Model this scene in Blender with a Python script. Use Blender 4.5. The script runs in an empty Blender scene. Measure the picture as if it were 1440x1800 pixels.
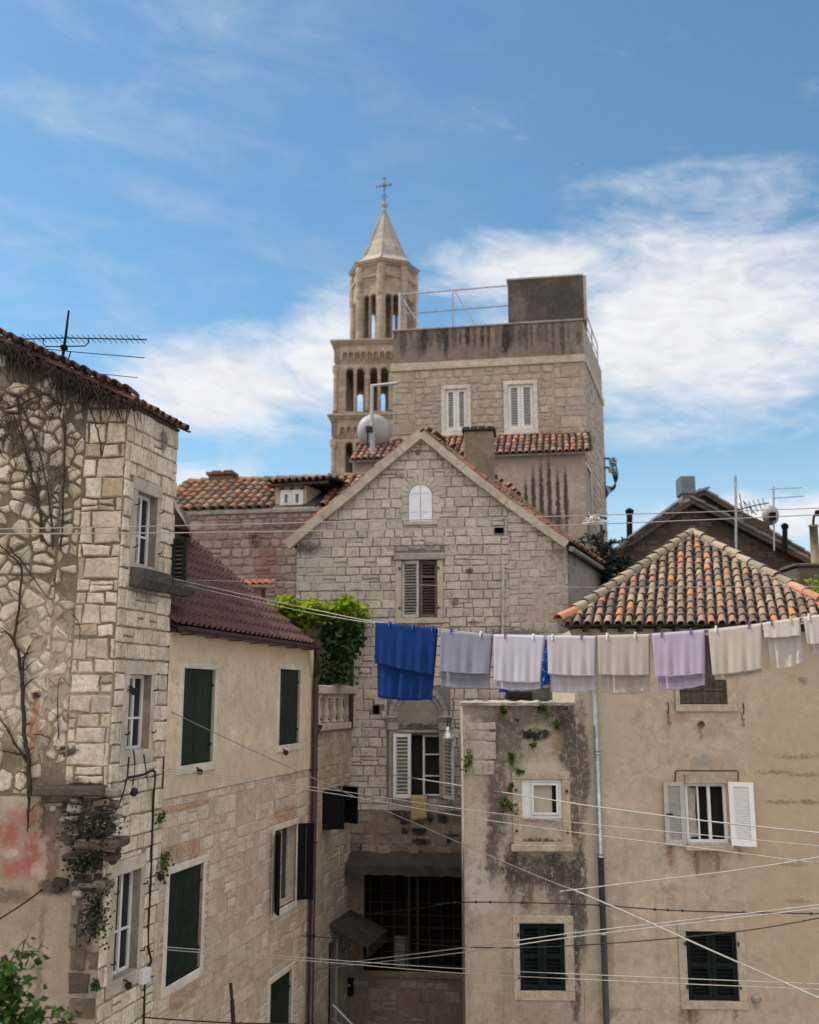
import bpy, math, random
from mathutils import Matrix, Vector
R = math.radians
sc = bpy.context.scene
COL = sc.collection
# ------------------------------------------------------------------ camera
H = 7.3                       # eye height above the alley
FPX = 1750.0                  # focal length in pixels of the 1440 x 1800 photograph
PITCH = math.atan(322 / FPX)
cd = bpy.data.cameras.new("camera")
cam = bpy.data.objects.new("camera", cd)
COL.objects.link(cam)
cd.sensor_fit = 'VERTICAL'; cd.sensor_height = 36; cd.lens = 36 * FPX / 1800
cd.clip_start = 0.1; cd.clip_end = 3000
cam.location = (0, 0, H); cam.rotation_euler = (R(90) + PITCH, 0, 0)
sc.camera = cam
cd.dof.use_dof = True; cd.dof.focus_distance = 13.0; cd.dof.aperture_fstop = 1.0
# ------------------------------------------------------------------ light
SUN = Vector((-0.62, 0.13, 0.775)).normalized()
sl = bpy.data.lights.new("sun", 'SUN'); sl.energy = 5.0; sl.angle = R(0.55); sl.color = (1.0, 0.93, 0.83)
so = bpy.data.objects.new("sun", sl); COL.objects.link(so)
so.rotation_euler = SUN.to_track_quat('Z', 'Y').to_euler(); so.location = (-20, 10, 40)
sc.view_settings.view_transform = 'Standard'; sc.view_settings.look = 'None'
sc.view_settings.gamma = 1; sc.view_settings.exposure = 0.08


class NT:
    """small helper that writes node trees"""
    def __init__(s, tree):
        s.t = tree; s.n = tree.nodes; s.l = tree.links
    def new(s, typ, **kw):
        nd = s.n.new(typ)
        for k, v in kw.items(): setattr(nd, k, v)
        return nd
    def put(s, sock, v):
        if isinstance(v, bpy.types.NodeSocket): s.l.new(v, sock)
        elif isinstance(v, (tuple, list)) and len(v) == 3 and sock.type == 'RGBA': sock.default_value = (*v, 1)
        else: sock.default_value = v
    def math(s, op, a, b=0.0, c=None, clamp=False):
        nd = s.new('ShaderNodeMath', operation=op, use_clamp=clamp)
        s.put(nd.inputs[0], a); s.put(nd.inputs[1], b)
        if c is not None: s.put(nd.inputs[2], c)
        return nd.outputs[0]
    def mix(s, fac, a, b, mode='MIX'):
        nd = s.new('ShaderNodeMix', data_type='RGBA', blend_type=mode)
        nd.clamp_factor = True
        s.put(nd.inputs[0], fac); s.put(nd.inputs[6], a); s.put(nd.inputs[7], b)
        return nd.outputs[2]
    def noise(s, vec, scale, detail=4, rough=0.55, dist=0.0):
        nd = s.new('ShaderNodeTexNoise')
        if vec is not None: s.l.new(vec, nd.inputs['Vector'])
        nd.inputs['Scale'].default_value = scale; nd.inputs['Detail'].default_value = detail
        nd.inputs['Roughness'].default_value = rough; nd.inputs['Distortion'].default_value = dist
        return nd.outputs['Fac']
    def ramp(s, fac, stops, interp='LINEAR'):
        nd = s.new('ShaderNodeValToRGB'); cr = nd.color_ramp; cr.interpolation = interp
        while len(cr.elements) < len(stops): cr.elements.new(0.5)
        for e, (p, c) in zip(cr.elements, stops):
            e.position = p; e.color = (*c, 1) if isinstance(c, (tuple, list)) else (c, c, c, 1)
        s.put(nd.inputs[0], fac)
        return nd.outputs[0]
    def smooth(s, v, lo, hi):
        nd = s.new('ShaderNodeMapRange', interpolation_type='SMOOTHSTEP')
        s.put(nd.inputs[0], v); nd.inputs[1].default_value = lo; nd.inputs[2].default_value = hi
        return nd.outputs[0]
    def xyz(s, vec):
        nd = s.new('ShaderNodeSeparateXYZ'); s.l.new(vec, nd.inputs[0]); return nd.outputs
    def comb(s, x=0.0, y=0.0, z=0.0):
        nd = s.new('ShaderNodeCombineXYZ')
        for i, v in enumerate((x, y, z)): s.put(nd.inputs[i], v)
        return nd.outputs[0]
    def scalev(s, vec, sx, sy, sz):
        nd = s.new('ShaderNodeVectorMath', operation='MULTIPLY'); s.l.new(vec, nd.inputs[0]); nd.inputs[1].default_value = (sx, sy, sz)
        return nd.outputs[0]
    def bump(s, h, strength=0.4, dist=0.02):
        nd = s.new('ShaderNodeBump'); s.l.new(h, nd.inputs['Height'])
        nd.inputs['Strength'].default_value = strength; nd.inputs['Distance'].default_value = dist
        return nd.outputs[0]


# ------------------------------------------------------------------ sky with clouds (a function of direction only)
w = bpy.data.worlds.new("World"); sc.world = w; w.use_nodes = True
t = NT(w.node_tree); t.n.clear()
sky = t.new('ShaderNodeTexSky', sky_type='NISHITA'); sky.sun_disc = False
sky.sun_elevation = math.asin(SUN.z); sky.sun_rotation = math.atan2(SUN.x, SUN.y)
sky.air_density = 1.0; sky.dust_density = 0.35; sky.ozone_density = 1.6
gen = t.new('ShaderNodeTexCoord').outputs['Generated']
X, Y, Z = t.xyz(gen)
az = t.math('ARCTAN2', X, Y); el = t.math('ARCSINE', Z)
def ell(px, py, rx, ry, tilt=0.0):
    a0 = math.atan((px - 720) / FPX); e0 = math.atan((900 - py) / FPX) + PITCH
    da = t.math('SUBTRACT', az, a0); de = t.math('SUBTRACT', el, e0)
    c, s_ = math.cos(tilt), math.sin(tilt)
    p = t.math('ADD', t.math('MULTIPLY', da, c / R(rx)), t.math('MULTIPLY', de, s_ / R(rx)))
    q = t.math('ADD', t.math('MULTIPLY', da, -s_ / R(ry)), t.math('MULTIPLY', de, c / R(ry)))
    d = t.math('SQRT', t.math('ADD', t.math('MULTIPLY', p, p), t.math('MULTIPLY', q, q)))
    return t.math('SUBTRACT', 1.0, d, clamp=True)
cv = t.comb(t.math('ADD', t.math('MULTIPLY', az, 5.0), t.math('MULTIPLY', el, 3.0)), t.math('MULTIPLY', el, 13.0), 3.3)
n1 = t.noise(cv, 1.5, 9, 0.6, 0.5)
n2 = t.noise(cv, 5.0, 8, 0.62, 0.6)
nz = t.math('ADD', t.math('MULTIPLY', n1, 0.78), t.math('MULTIPLY', n2, 0.22))
bias = ell(1240, 590, 17, 9.5, 0.03)
bias = t.math('MAXIMUM', bias, t.math('MULTIPLY', ell(1000, 480, 11, 3.2, 0.05), 0.8))
bias = t.math('MAXIMUM', bias, t.math('MULTIPLY', ell(390, 690, 12, 4.6, 0.18), 0.95))
bias = t.math('MAXIMUM', bias, t.math('MULTIPLY', ell(560, 640, 7, 5.6, 0.3), 0.9))
bias = t.math('MAXIMUM', bias, t.math('MULTIPLY', ell(330, 850, 6, 2.2, 0.0), 0.8))
bias = t.math('MAXIMUM', bias, t.math('MULTIPLY', ell(1400, 930, 14, 2.4, 0.0), 0.9))
bias = t.math('MAXIMUM', bias, t.math('MULTIPLY', ell(100, 150, 20, 11, 0.6), 0.12))
back = t.smooth(Y, 0.10, -0.35)                       # unseen bright cloud added behind the viewer to fill the facades
over = t.smooth(el, R(50), R(68))
cover = t.math('MAXIMUM', t.math('MULTIPLY', back, 0.95), t.math('MULTIPLY', over, 0.55))
dens = t.smooth(t.math('ADD', nz, t.math('MULTIPLY', t.math('MAXIMUM', bias, cover), 0.66)), 0.56, 1.04)
veil = t.math('MULTIPLY', t.math('MULTIPLY', t.smooth(n1, .38, .75), t.smooth(az, R(14), R(-22))), 0.24)
dens = t.math('MAXIMUM', dens, veil)
haze = t.math('MULTIPLY', t.smooth(el, R(17), R(2)), 0.55)
dens = t.math('MAXIMUM', dens, haze, clamp=True)
shade = t.math('ADD', 0.80, t.math('MULTIPLY', n2, 0.42))
CLOUD = 5.6
gain = t.math('ADD', CLOUD, t.math('ADD', t.math('MULTIPLY', t.math('MULTIPLY', back, t.smooth(el, R(24), R(56))), t.math('ADD', 11.0, t.math('MULTIPLY', X, 7.0))), t.math('MULTIPLY', over, 1.5)))  # added cloud is brightest high on the right, to light the left walls
cl = t.new('ShaderNodeVectorMath', operation='SCALE'); t.put(cl.inputs[0], t.mix(back, (0.96, 0.965, 1.0), (1.0, 0.945, 0.905))); t.put(cl.inputs['Scale'], t.math('MULTIPLY', gain, shade))
tint = t.mix(1.0, sky.outputs[0], (0.74, 1.0, 1.0), 'MULTIPLY')
colr = t.mix(dens, tint, cl.outputs[0])
bg = t.new('ShaderNodeBackground'); t.put(bg.inputs[0], colr); bg.inputs[1].default_value = 0.15
ow = t.new('ShaderNodeOutputWorld'); t.l.new(bg.outputs[0], ow.inputs[0])

# ------------------------------------------------------------------ pixels of the photograph -> points on real planes
cP, sP = math.cos(PITCH), math.sin(PITCH)
def ray(px, py):
    dx = (px - 720) / FPX; dy = (900 - py) / FPX
    return Vector((dx, cP - dy * sP, sP + dy * cP))
def at(px, py, depth):
    r = ray(px, py); return Vector((0, 0, H)) + r * (depth / r.y)
class Frame:
    """a vertical plane: x runs along the facade, y into the building, z up from the alley floor"""
    def __init__(s, ox, oy, deg):
        s.o = Vector((ox, oy)); s.a = R(deg)
        s.U = Vector((math.cos(s.a), math.sin(s.a))); s.V = Vector((-s.U.y, s.U.x))
        s.M = Matrix.Translation((ox, oy, 0)) @ Matrix.Rotation(s.a, 4, 'Z')
    def p(s, px, py, off=0.0):
        r = ray(px, py); o = s.o + s.V * off
        den = r.x * s.V.x + r.y * s.V.y
        k = (o.x * s.V.x + o.y * s.V.y) / den
        q = Vector((r.x * k, r.y * k))
        return ((q - s.o).dot(s.U), H + r.z * k)
    def rect(s, x0, y0, x1, y1, off=0.0):
        xm, ym = (x0 + x1) / 2, (y0 + y1) / 2
        return (s.p(x0, ym, off)[0], s.p(xm, y1, off)[1], s.p(x1, ym, off)[0], s.p(xm, y0, off)[1])
    def w(s, u, y, z):
        q = s.o + s.U * u + s.V * y
        return Vector((q.x, q.y, z))
    def back(s, u, y=0.0):
        return s.w(u, y, 0).to_2d()

# ------------------------------------------------------------------ meshes
class MB:
    def __init__(s): s.v = []; s.f = []; s.m = []
    def face(s, pts, mi=0):
        b = len(s.v); s.v.extend([tuple(p) for p in pts]); s.f.append(tuple(range(b, b + len(pts)))); s.m.append(mi)
    def grid(s, rows, mi=0, close=False):
        b = len(s.v); n = len(rows[0])
        for r in rows: s.v.extend([tuple(p) for p in r])
        for i in range(len(rows) - 1):
            for j in range(n if close else n - 1):
                k = (j + 1) % n
                s.f.append((b + i * n + j, b + i * n + k, b + (i + 1) * n + k, b + (i + 1) * n + j)); s.m.append(mi)
        return b
    def box(s, x0, y0, z0, x1, y1, z1, mi=0, M=None, bev=0.0):
        if x1 < x0: x0, x1 = x1, x0
        if y1 < y0: y0, y1 = y1, y0
        if z1 < z0: z0, z1 = z1, z0
        bev = min(bev, (x1 - x0) * .3, (y1 - y0) * .3, (z1 - z0) * .3)
        if bev <= 0:
            vs = [(x, y, z) for z in (z0, z1) for y in (y0, y1) for x in (x0, x1)]
            fs = [(0, 2, 3, 1), (4, 5, 7, 6), (0, 1, 5, 4), (2, 6, 7, 3), (0, 4, 6, 2), (1, 3, 7, 5)]
        else:
            vs = []; fs = []; idx = {}
            lo = (x0, y0, z0); hi = (x1, y1, z1)
            for cx in (0, 1):
                for cy in (0, 1):
                    for cz in (0, 1):
                        c = (cx, cy, cz)
                        for ax in range(3):
                            p = []
                            for k in range(3):
                                e = hi[k] if c[k] else lo[k]
                                p.append(e if k == ax else (e - bev if c[k] else e + bev))
                            idx[(c, ax)] = len(vs); vs.append(tuple(p))
            for ax in range(3):
                o1, o2 = (ax + 1) % 3, (ax + 2) % 3
                for sgn in (0, 1):
                    q = []
                    for a, b in ((0, 0), (1, 0), (1, 1), (0, 1)):
                        c = [0, 0, 0]; c[ax] = sgn; c[o1] = a; c[o2] = b
                        q.append(idx[(tuple(c), ax)])
                    fs.append(tuple(q) if sgn else tuple(q[::-1]))
                for a in (0, 1):
                    for b in (0, 1):
                        c0 = [0, 0, 0]; c0[o1] = a; c0[o2] = b; c1 = list(c0); c1[ax] = 1
                        q = [idx[(tuple(c0), o1)], idx[(tuple(c1), o1)], idx[(tuple(c1), o2)], idx[(tuple(c0), o2)]]
                        fs.append(tuple(q if a != b else q[::-1]))
            for cx in (0, 1):
                for cy in (0, 1):
                    for cz in (0, 1):
                        q = [idx[((cx, cy, cz), k)] for k in range(3)]
                        fs.append(tuple(q if (cx + cy + cz) % 2 else q[::-1]))
        b = len(s.v)
        for p in vs: s.v.append(tuple(M @ Vector(p)) if M is not None else p)
        for f in fs: s.f.append(tuple(b + i for i in f)); s.m.append(mi)
    def tube(s, pts, r, seg=6, mi=0, cap=True):
        pts = [Vector(p) for p in pts]; n = len(pts)
        rad = r if isinstance(r, (list, tuple)) else [r] * n
        rows = []; up = None
        for i, p in enumerate(pts):
            d = (pts[min(i + 1, n - 1)] - pts[max(i - 1, 0)]).normalized()
            if up is None:
                up = Vector((0, 0, 1)) if abs(d.z) < .9 else Vector((1, 0, 0))
            a = d.cross(up)
            if a.length < 1e-5: a = d.cross(Vector((0, 1, 0)))
            a.normalize(); b = a.cross(d).normalized(); up = b
            rows.append([p + a * (math.cos(q) * rad[i]) + b * (math.sin(q) * rad[i]) for q in [2 * math.pi * k / seg for k in range(seg)]])
        b0 = s.grid(rows, mi, True)
        if cap:
            s.f.append(tuple(b0 + k for k in range(seg))); s.m.append(mi)
            s.f.append(tuple(b0 + (n - 1) * seg + k for k in range(seg - 1, -1, -1))); s.m.append(mi)
    def lathe(s, prof, c, seg=12, mi=0, M=None, rot=0.0):
        rows = []
        for r, z in prof:
            row = [Vector((c[0] + r * math.sin(rot + 2 * math.pi * k / seg), c[1] - r * math.cos(rot + 2 * math.pi * k / seg), c[2] + z)) for k in range(seg)]
            rows.append([M @ p for p in row] if M is not None else row)
        b0 = s.grid(rows, mi, True); n = len(prof)
        s.f.append(tuple(b0 + k for k in range(seg - 1, -1, -1))); s.m.append(mi)
        s.f.append(tuple(b0 + (n - 1) * seg + k for k in range(seg))); s.m.append(mi)
    def prism(s, poly, y0, y1, mi=0, caps=True):
        """polygon in (x, z) swept along y"""
        n = len(poly)
        if caps:
            s.face([(x, y0, z) for x, z in poly], mi); s.face([(x, y1, z) for x, z in poly][::-1], mi)
        for i in range(n):
            a, b = poly[i], poly[(i + 1) % n]
            s.face([(a[0], y0, a[1]), (a[0], y1, a[1]), (b[0], y1, b[1]), (b[0], y0, b[1])], mi)
    def build(s, name, mats, parent=None, M=None, smooth=False):
        me = bpy.data.meshes.new(name); me.from_pydata(s.v, [], s.f)
        for m in (mats if isinstance(mats, (list, tuple)) else [mats]): me.materials.append(m)
        me.polygons.foreach_set('material_index', s.m)
        if smooth: me.polygons.foreach_set('use_smooth', [True] * len(s.f))
        me.update()
        o = bpy.data.objects.new(name, me); COL.objects.link(o)
        M = M if M is not None else Matrix.Identity(4)
        if parent is not None:
            o.parent = parent; o.matrix_basis = wm(parent).inverted() @ M
        else: o.matrix_basis = M
        return o
def wm(o):
    return (wm(o.parent) @ o.matrix_basis) if o.parent is not None else o.matrix_basis.copy()
def tag(o, label=None, cat=None, group=None, kind=None):
    for k, v in (('label', label), ('category', cat), ('group', group), ('kind', kind)):
        if v: o[k] = v
    return o
def empty(name, M, label, cat, group=None):
    o = bpy.data.objects.new(name, None); COL.objects.link(o); o.matrix_basis = M; o.empty_display_size = .3
    return tag(o, label, cat, group)

# ------------------------------------------------------------------ polygons
def area(p): return 0.5 * sum(p[i][0] * p[(i + 1) % len(p)][1] - p[(i + 1) % len(p)][0] * p[i][1] for i in range(len(p)))
def clip(p, a, b, c):
    """keep a*x + b*y <= c"""
    out = []
    for i in range(len(p)):
        q, r = p[i], p[(i + 1) % len(p)]
        dq = a * q[0] + b * q[1] - c; dr = a * r[0] + b * r[1] - c
        if dq <= 0: out.append(q)
        if (dq < 0 < dr) or (dr < 0 < dq):
            k = dq / (dq - dr); out.append((q[0] + (r[0] - q[0]) * k, q[1] + (r[1] - q[1]) * k))
    return out
def clip_convex(p, poly):
    for i in range(len(poly)):
        a, b = poly[i], poly[(i + 1) % len(poly)]
        nx, ny = b[1] - a[1], a[0] - b[0]
        p = clip(p, nx, ny, nx * a[0] + ny * a[1])
        if len(p) < 3: return []
    return p
def minus_rect(p, r):
    u0, z0, u1, z1 = r
    xs = [q[0] for q in p]; zs = [q[1] for q in p]
    if max(xs) <= u0 or min(xs) >= u1 or max(zs) <= z0 or min(zs) >= z1: return p
    best = []
    for a, b, c in ((1, 0, u0), (-1, 0, -u1), (0, 1, z0), (0, -1, -z1)):
        q = clip(p, a, b, c)
        if len(q) >= 3 and (not best or area(q) > area(best)): best = q
    return best
def inset(p, d):
    n = len(p); out = []
    for i in range(n):
        a, b, c = Vector(p[i - 1]), Vector(p[i]), Vector(p[(i + 1) % n])
        e1 = b - a; e2 = c - b
        if e1.length < 1e-6 or e2.length < 1e-6: return None
        e1.normalize(); e2.normalize()
        m = Vector((-e1.y - e2.y, e1.x + e2.x))
        k = m.dot(Vector((-e1.y, e1.x)))
        if k < 0.25: k = 0.25
        q = b + m * min(d / k, 2.0 * d)
        out.append((q.x, q.y))
    return out
def tidy(p, eps=0.012):
    out = []
    for q in p:
        if not out or math.hypot(q[0] - out[-1][0], q[1] - out[-1][1]) > eps: out.append(q)
    if len(out) > 2 and math.hypot(out[0][0] - out[-1][0], out[0][1] - out[-1][1]) <= eps: out.pop()
    return out
def chaikin(p, k=.24):
    out = []
    for i in range(len(p)):
        a, b = p[i], p[(i + 1) % len(p)]
        out.append((a[0] + (b[0] - a[0]) * k, a[1] + (b[1] - a[1]) * k)); out.append((b[0] + (a[0] - b[0]) * k, b[1] + (a[1] - b[1]) * k))
    return out
def roughen(p, amp, rng, seg=.075):
    out = []
    for i in range(len(p)):
        a, b = Vector(p[i]), Vector(p[(i + 1) % len(p)]); L = (b - a).length
        out.append(tuple(a)); n = int(L / seg)
        if n < 1 or L < 1e-6: continue
        nn = Vector((a.y - b.y, b.x - a.x)) / L
        for k in range(1, n + 1):
            q = a + (b - a) * (k / (n + 1)) + nn * rng.uniform(-amp * .4, amp); out.append((q.x, q.y))
    return out
def put_stone(mb, p, h, cham, rng, mi, y=0.0, amp=.008):
    p = roughen(p, amp, rng)
    xs = [q[0] for q in p]; zs = [q[1] for q in p]
    wd = min(max(xs) - min(xs), max(zs) - min(zs))
    if wd < .035 or area(p) < .0022: return
    c = min(cham, wd * .22)
    p1 = inset(p, c * .35); p2 = inset(p, c)
    if not p1 or not p2 or area(p2) < .2 * area(p): return
    tx, tz = rng.uniform(-.05, .05), rng.uniform(-.05, .05)
    cx, cz = sum(xs) / len(xs), sum(zs) / len(zs)
    hh = h * rng.uniform(.55, 1.25)
    f = lambda q, k: (q[0], y - max(.002, hh * k + (q[0] - cx) * tx * k + (q[1] - cz) * tz * k), q[1])
    rows = [[(q[0], y + .004, q[1]) for q in p], [f(q, .72) for q in p1], [f(q, 1.) for q in p2]]
    b = mb.grid(rows, mi, True); n = len(p)
    mb.f.append(tuple(b + 2 * n + k for k in range(n))); mb.m.append(mi)
def courses(mb, poly, holes, hr, wr, gap, h, cham, seed, mi=1, jit=.012, split=.12, y=0.0, keep=1.0, keepf=None, rnd=False):
    rng = random.Random(seed)
    us = [q[0] for q in poly]; zs = [q[1] for q in poly]
    z = min(zs) - rng.random() * hr[0]
    while z < max(zs):
        ch = rng.uniform(*hr); u = min(us) - rng.random() * wr[1]; sl_ = rng.uniform(-.004, .004)
        while u < max(us):
            cw = rng.uniform(*wr) * (ch / sum(hr) * 2) ** .5
            cells = [(u, z, u + cw, z + ch)]
            if rng.random() < split:
                k = z + ch * rng.uniform(.4, .6); cells = [(u, z, u + cw, k), (u, k, u + cw, z + ch)]
            for c in cells:
                J = lambda: rng.uniform(-jit, jit)
                p = [(c[0] + gap / 2 + J(), c[1] + gap / 2 + J()), (c[2] - gap / 2 + J(), c[1] + gap / 2 + J()),
                     (c[2] - gap / 2 + J(), c[3] - gap / 2 + J()), (c[0] + gap / 2 + J(), c[3] - gap / 2 + J())]
                k = keep if keepf is None else keepf((c[0] + c[2]) / 2, (c[1] + c[3]) / 2)
                if rng.random() > k: continue
                for r in holes:
                    p = minus_rect(p, r)
                    if len(p) < 3: break
                if len(p) < 3: continue
                p = tidy(clip_convex(p, poly))
                if len(p) < 3: continue
                if rnd: p = tidy(chaikin(p, .18), .006)
                put_stone(mb, p, h, cham, rng, mi, y)
            u += cw
        z += ch
def rubble(mb, poly, holes, cell, gap, h, seed, mi=1, keepf=None, asp=1.15):
    rng = random.Random(seed); us = [q[0] for q in poly]; zs = [q[1] for q in poly]
    nu = int((max(us) - min(us)) / cell) + 3; nz_ = int((max(zs) - min(zs)) / (cell * asp)) + 3
    S = {}; Sx = {}
    for i in range(-2, nu + 2):
        for j in range(-2, nz_ + 2):
            S[i, j] = (min(us) + (i + (j % 2) * .5 + rng.uniform(-.46, .46)) * cell, min(zs) + (j + rng.uniform(-.46, .46)) * cell * asp)
    for k in list(S):
        Sx[k] = [] if rng.random() < .16 else [S[k]]
        if rng.random() < .30: Sx[k].append((S[k][0] + rng.uniform(-.6, .6) * cell, S[k][1] + rng.uniform(-.6, .6) * cell))
    for (i, j), c in [(k, c) for k, cs in Sx.items() for c in cs]:
        if not (0 <= i < nu and 0 <= j < nz_): continue
        p = [(c[0] - cell * 1.3, c[1] - cell * 1.3), (c[0] + cell * 1.3, c[1] - cell * 1.3), (c[0] + cell * 1.3, c[1] + cell * 1.3), (c[0] - cell * 1.3, c[1] + cell * 1.3)]
        for di in range(-2, 3):
            for dj in range(-2, 3):
                for q in Sx.get((i + di, j + dj), ()):
                    if q == c or len(p) < 3: continue
                    a, b = q[0] - c[0], q[1] - c[1]
                    p = clip(p, a, b, (q[0] ** 2 + q[1] ** 2 - c[0] ** 2 - c[1] ** 2) / 2)
                if len(p) < 3: break
            if len(p) < 3: break
        if len(p) < 3: continue
        if keepf and rng.random() > keepf(*c): continue
        for r in holes:
            p = minus_rect(p, r)
            if len(p) < 3: break
        if len(p) < 3: continue
        p = tidy(clip_convex(p, poly), .03)
        if len(p) < 3: continue
        g = gap * rng.uniform(.6, 1.5)
        p = inset(p, g / 2)
        if not p or area(p) < .002: continue
        p = tidy(chaikin(p, rng.uniform(.10, .20)), .004)
        put_stone(mb, p, h * rng.uniform(.5, 1.3), .035, rng, mi, 0.0, .014)
def wall_face(mb, poly, holes, mi=0, y=0.0, depth=.28, rmi=None, back=None):
    """front sheet of a wall with real openings and reveals; holes are (u0, z0, u1, z1)"""
    us = sorted({min(q[0] for q in poly), max(q[0] for q in poly)} | {h[k] for h in holes for k in (0, 2)})
    zs = sorted({min(q[1] for q in poly), max(q[1] for q in poly)} | {h[k] for h in holes for k in (1, 3)})
    for i in range(len(us) - 1):
        for j in range(len(zs) - 1):
            cu, cz = (us[i] + us[i + 1]) / 2, (zs[j] + zs[j + 1]) / 2
            if any(h[0] < cu < h[2] and h[1] < cz < h[3] for h in holes): continue
            p = clip_convex([(us[i], zs[j]), (us[i + 1], zs[j]), (us[i + 1], zs[j + 1]), (us[i], zs[j + 1])], poly)
            if len(p) >= 3 and abs(area(p)) > 1e-6: mb.face([(q[0], y, q[1]) for q in p], mi)
    rmi = mi if rmi is None else rmi
    for h in holes:
        a, b, c, d = h[:4]; dp = h[4] if len(h) > 4 else depth; Q = [(a, b), (c, b), (c, d), (a, d)]
        for k in range(4):
            p, q = Q[k], Q[(k + 1) % 4]
            mb.face([(p[0], y, p[1]), (p[0], y + dp, p[1]), (q[0], y + dp, q[1]), (q[0], y, q[1])], rmi)
        if back is not None: mb.face([(x, y + dp, z) for x, z in Q], back)
def shell(mb, plan, z0, z1, mi=0, top=None):
    """plain walls along an open plan polyline (x, y)"""
    for a, b in zip(plan[:-1], plan[1:]):
        mb.face([(a[0], a[1], z0), (b[0], b[1], z0), (b[0], b[1], z1), (a[0], a[1], z1)], mi)
def barrel(mb, P, L, r0, r1, seg, mi, lip=.014, flip=1):
    """half round clay tile, P(u, v, n) maps tile space to the part's space, wide end at v = 0"""
    A = [math.pi * k / seg for k in range(seg + 1)]
    o0 = [P(-math.cos(a) * r0, 0, flip * math.sin(a) * r0) for a in A]
    o1 = [P(-math.cos(a) * r1, L, flip * math.sin(a) * r1) for a in A]
    i0 = [P(-math.cos(a) * (r0 - lip), 0, flip * math.sin(a) * (r0 - lip)) for a in A]
    i1 = [P(-math.cos(a) * (r0 - lip), L * .6, flip * math.sin(a) * (r0 - lip)) for a in A]
    mb.grid([i1, i0, o0, o1], mi)
def tile_roof(mb, O, U, V, N, inside, ur, vr, sp, L, seed, mi=0, cmi=1, r=None, chan=True, seg=7):
    """barrel tiles in columns up the slope; V points up the slope, N is the outward normal"""
    rng = random.Random(seed); r = r or sp * .40
    O, U, V, N = Vector(O), Vector(U), Vector(V), Vector(N)
    n = int((ur[1] - ur[0]) / sp) + 1
    for i in range(n):
        u = ur[0] + (i + .5) * sp; v = vr[0] - rng.uniform(0, .03)
        while v < vr[1]:
            l = L * rng.uniform(.92, 1.08)
            if inside(u, v + l * .35):
                du, dn, sk = rng.uniform(-.008, .008), rng.uniform(-.004, .006), rng.uniform(-.035, .035)
                rr = r * rng.uniform(.94, 1.06)
                P = lambda a, b, c: O + U * (u + du + a + b * sk) + V * (v + b) + N * (c + .022 - b * .05 + dn + .02)
                barrel(mb, P, l * 1.12, rr, rr * .84, seg, mi)
            if chan and inside(u + sp / 2, v + l * .35):
                P = lambda a, b, c: O + U * (u + sp / 2 + a) + V * (v + b) + N * (c * .6 + .05 - b * .04)
                barrel(mb, P, l * 1.12, r * .9, r * .8, 5, cmi, flip=-1)
            v += l
def cap_tiles(mb, A, B, up, r, L, seed, mi=0):
    A, B = Vector(A), Vector(B); d = B - A; n = max(1, int(d.length / L)); l = d.length / n
    rng = random.Random(seed); V = d.normalized(); U = V.cross(Vector(up)).normalized(); N = U.cross(V).normalized()
    for i in range(n):
        o = A + V * (l * i); j = rng.uniform(-.012, .012); k = rng.uniform(-.006, .012)
        P = lambda a, b, c: o + U * (a + j) + V * b + N * (c + .03 - b * .06 + k)
        barrel(mb, P, l * 1.12, r, r * .85, 8, mi)
def leaf(mb, p, size, rng, mi=0, droop=.3, asp=.42):
    d = Vector((rng.gauss(0, 1), rng.gauss(0, 1), rng.gauss(0, .6) - droop))
    if d.length < .01: d = Vector((1, 0, 0))
    d.normalize(); s_ = d.cross(Vector((rng.gauss(0, 1), rng.gauss(0, 1), rng.gauss(0, 1))))
    if s_.length < .01: return
    s_.normalize(); nn = d.cross(s_); sz = size * rng.uniform(.6, 1.25)
    p = Vector(p); m = p + d * sz * .45
    b = len(mb.v)
    mb.v += [tuple(p), tuple(m + s_ * sz * asp + nn * sz * .12), tuple(p + d * sz), tuple(m - s_ * sz * asp + nn * sz * .12)]
    mb.f += [(b, b + 1, b + 2), (b, b + 2, b + 3)]; mb.m += [mi, mi]
def spline(pts, n=6):
    P = [Vector(p) for p in pts]; out = []
    for i in range(len(P) - 1):
        a, b, c, d = P[max(i - 1, 0)], P[i], P[i + 1], P[min(i + 2, len(P) - 1)]
        for k in range(n):
            q = k / n
            out.append(.5 * ((2 * b) + (c - a) * q + (2 * a - 5 * b + 4 * c - d) * q * q + (3 * b - a - 3 * c + d) * q ** 3))
    out.append(P[-1]); return out

# ------------------------------------------------------------------ materials
def material(name):
    m = bpy.data.materials.new(name); m.use_nodes = True; tt = NT(m.node_tree)
    bs = m.node_tree.nodes['Principled BSDF']; bs.inputs['Roughness'].default_value = .85
    bs.inputs['Specular IOR Level'].default_value = .25
    ob = tt.new('ShaderNodeTexCoord').outputs['Object']
    return m, tt, bs, ob
def plain(name, c, rough=.6, metal=0.0, var=.25, scale=6.0, spec=.3, bump=.0):
    m, tt, bs, ob = material(name)
    n = tt.noise(ob, scale, 6, .65)
    col = tt.mix(tt.smooth(n, .35, .7), c, tuple(x * (1 - var) for x in c))
    tt.put(bs.inputs['Base Color'], col); bs.inputs['Roughness'].default_value = rough; bs.inputs['Metallic'].default_value = metal
    bs.inputs['Specular IOR Level'].default_value = spec
    if bump: tt.l.new(tt.bump(tt.noise(ob, scale * 6, 5), bump, .01), bs.inputs['Normal'])
    return m
def isl(tt): return tt.new('ShaderNodeNewGeometry').outputs['Random Per Island']
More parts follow.
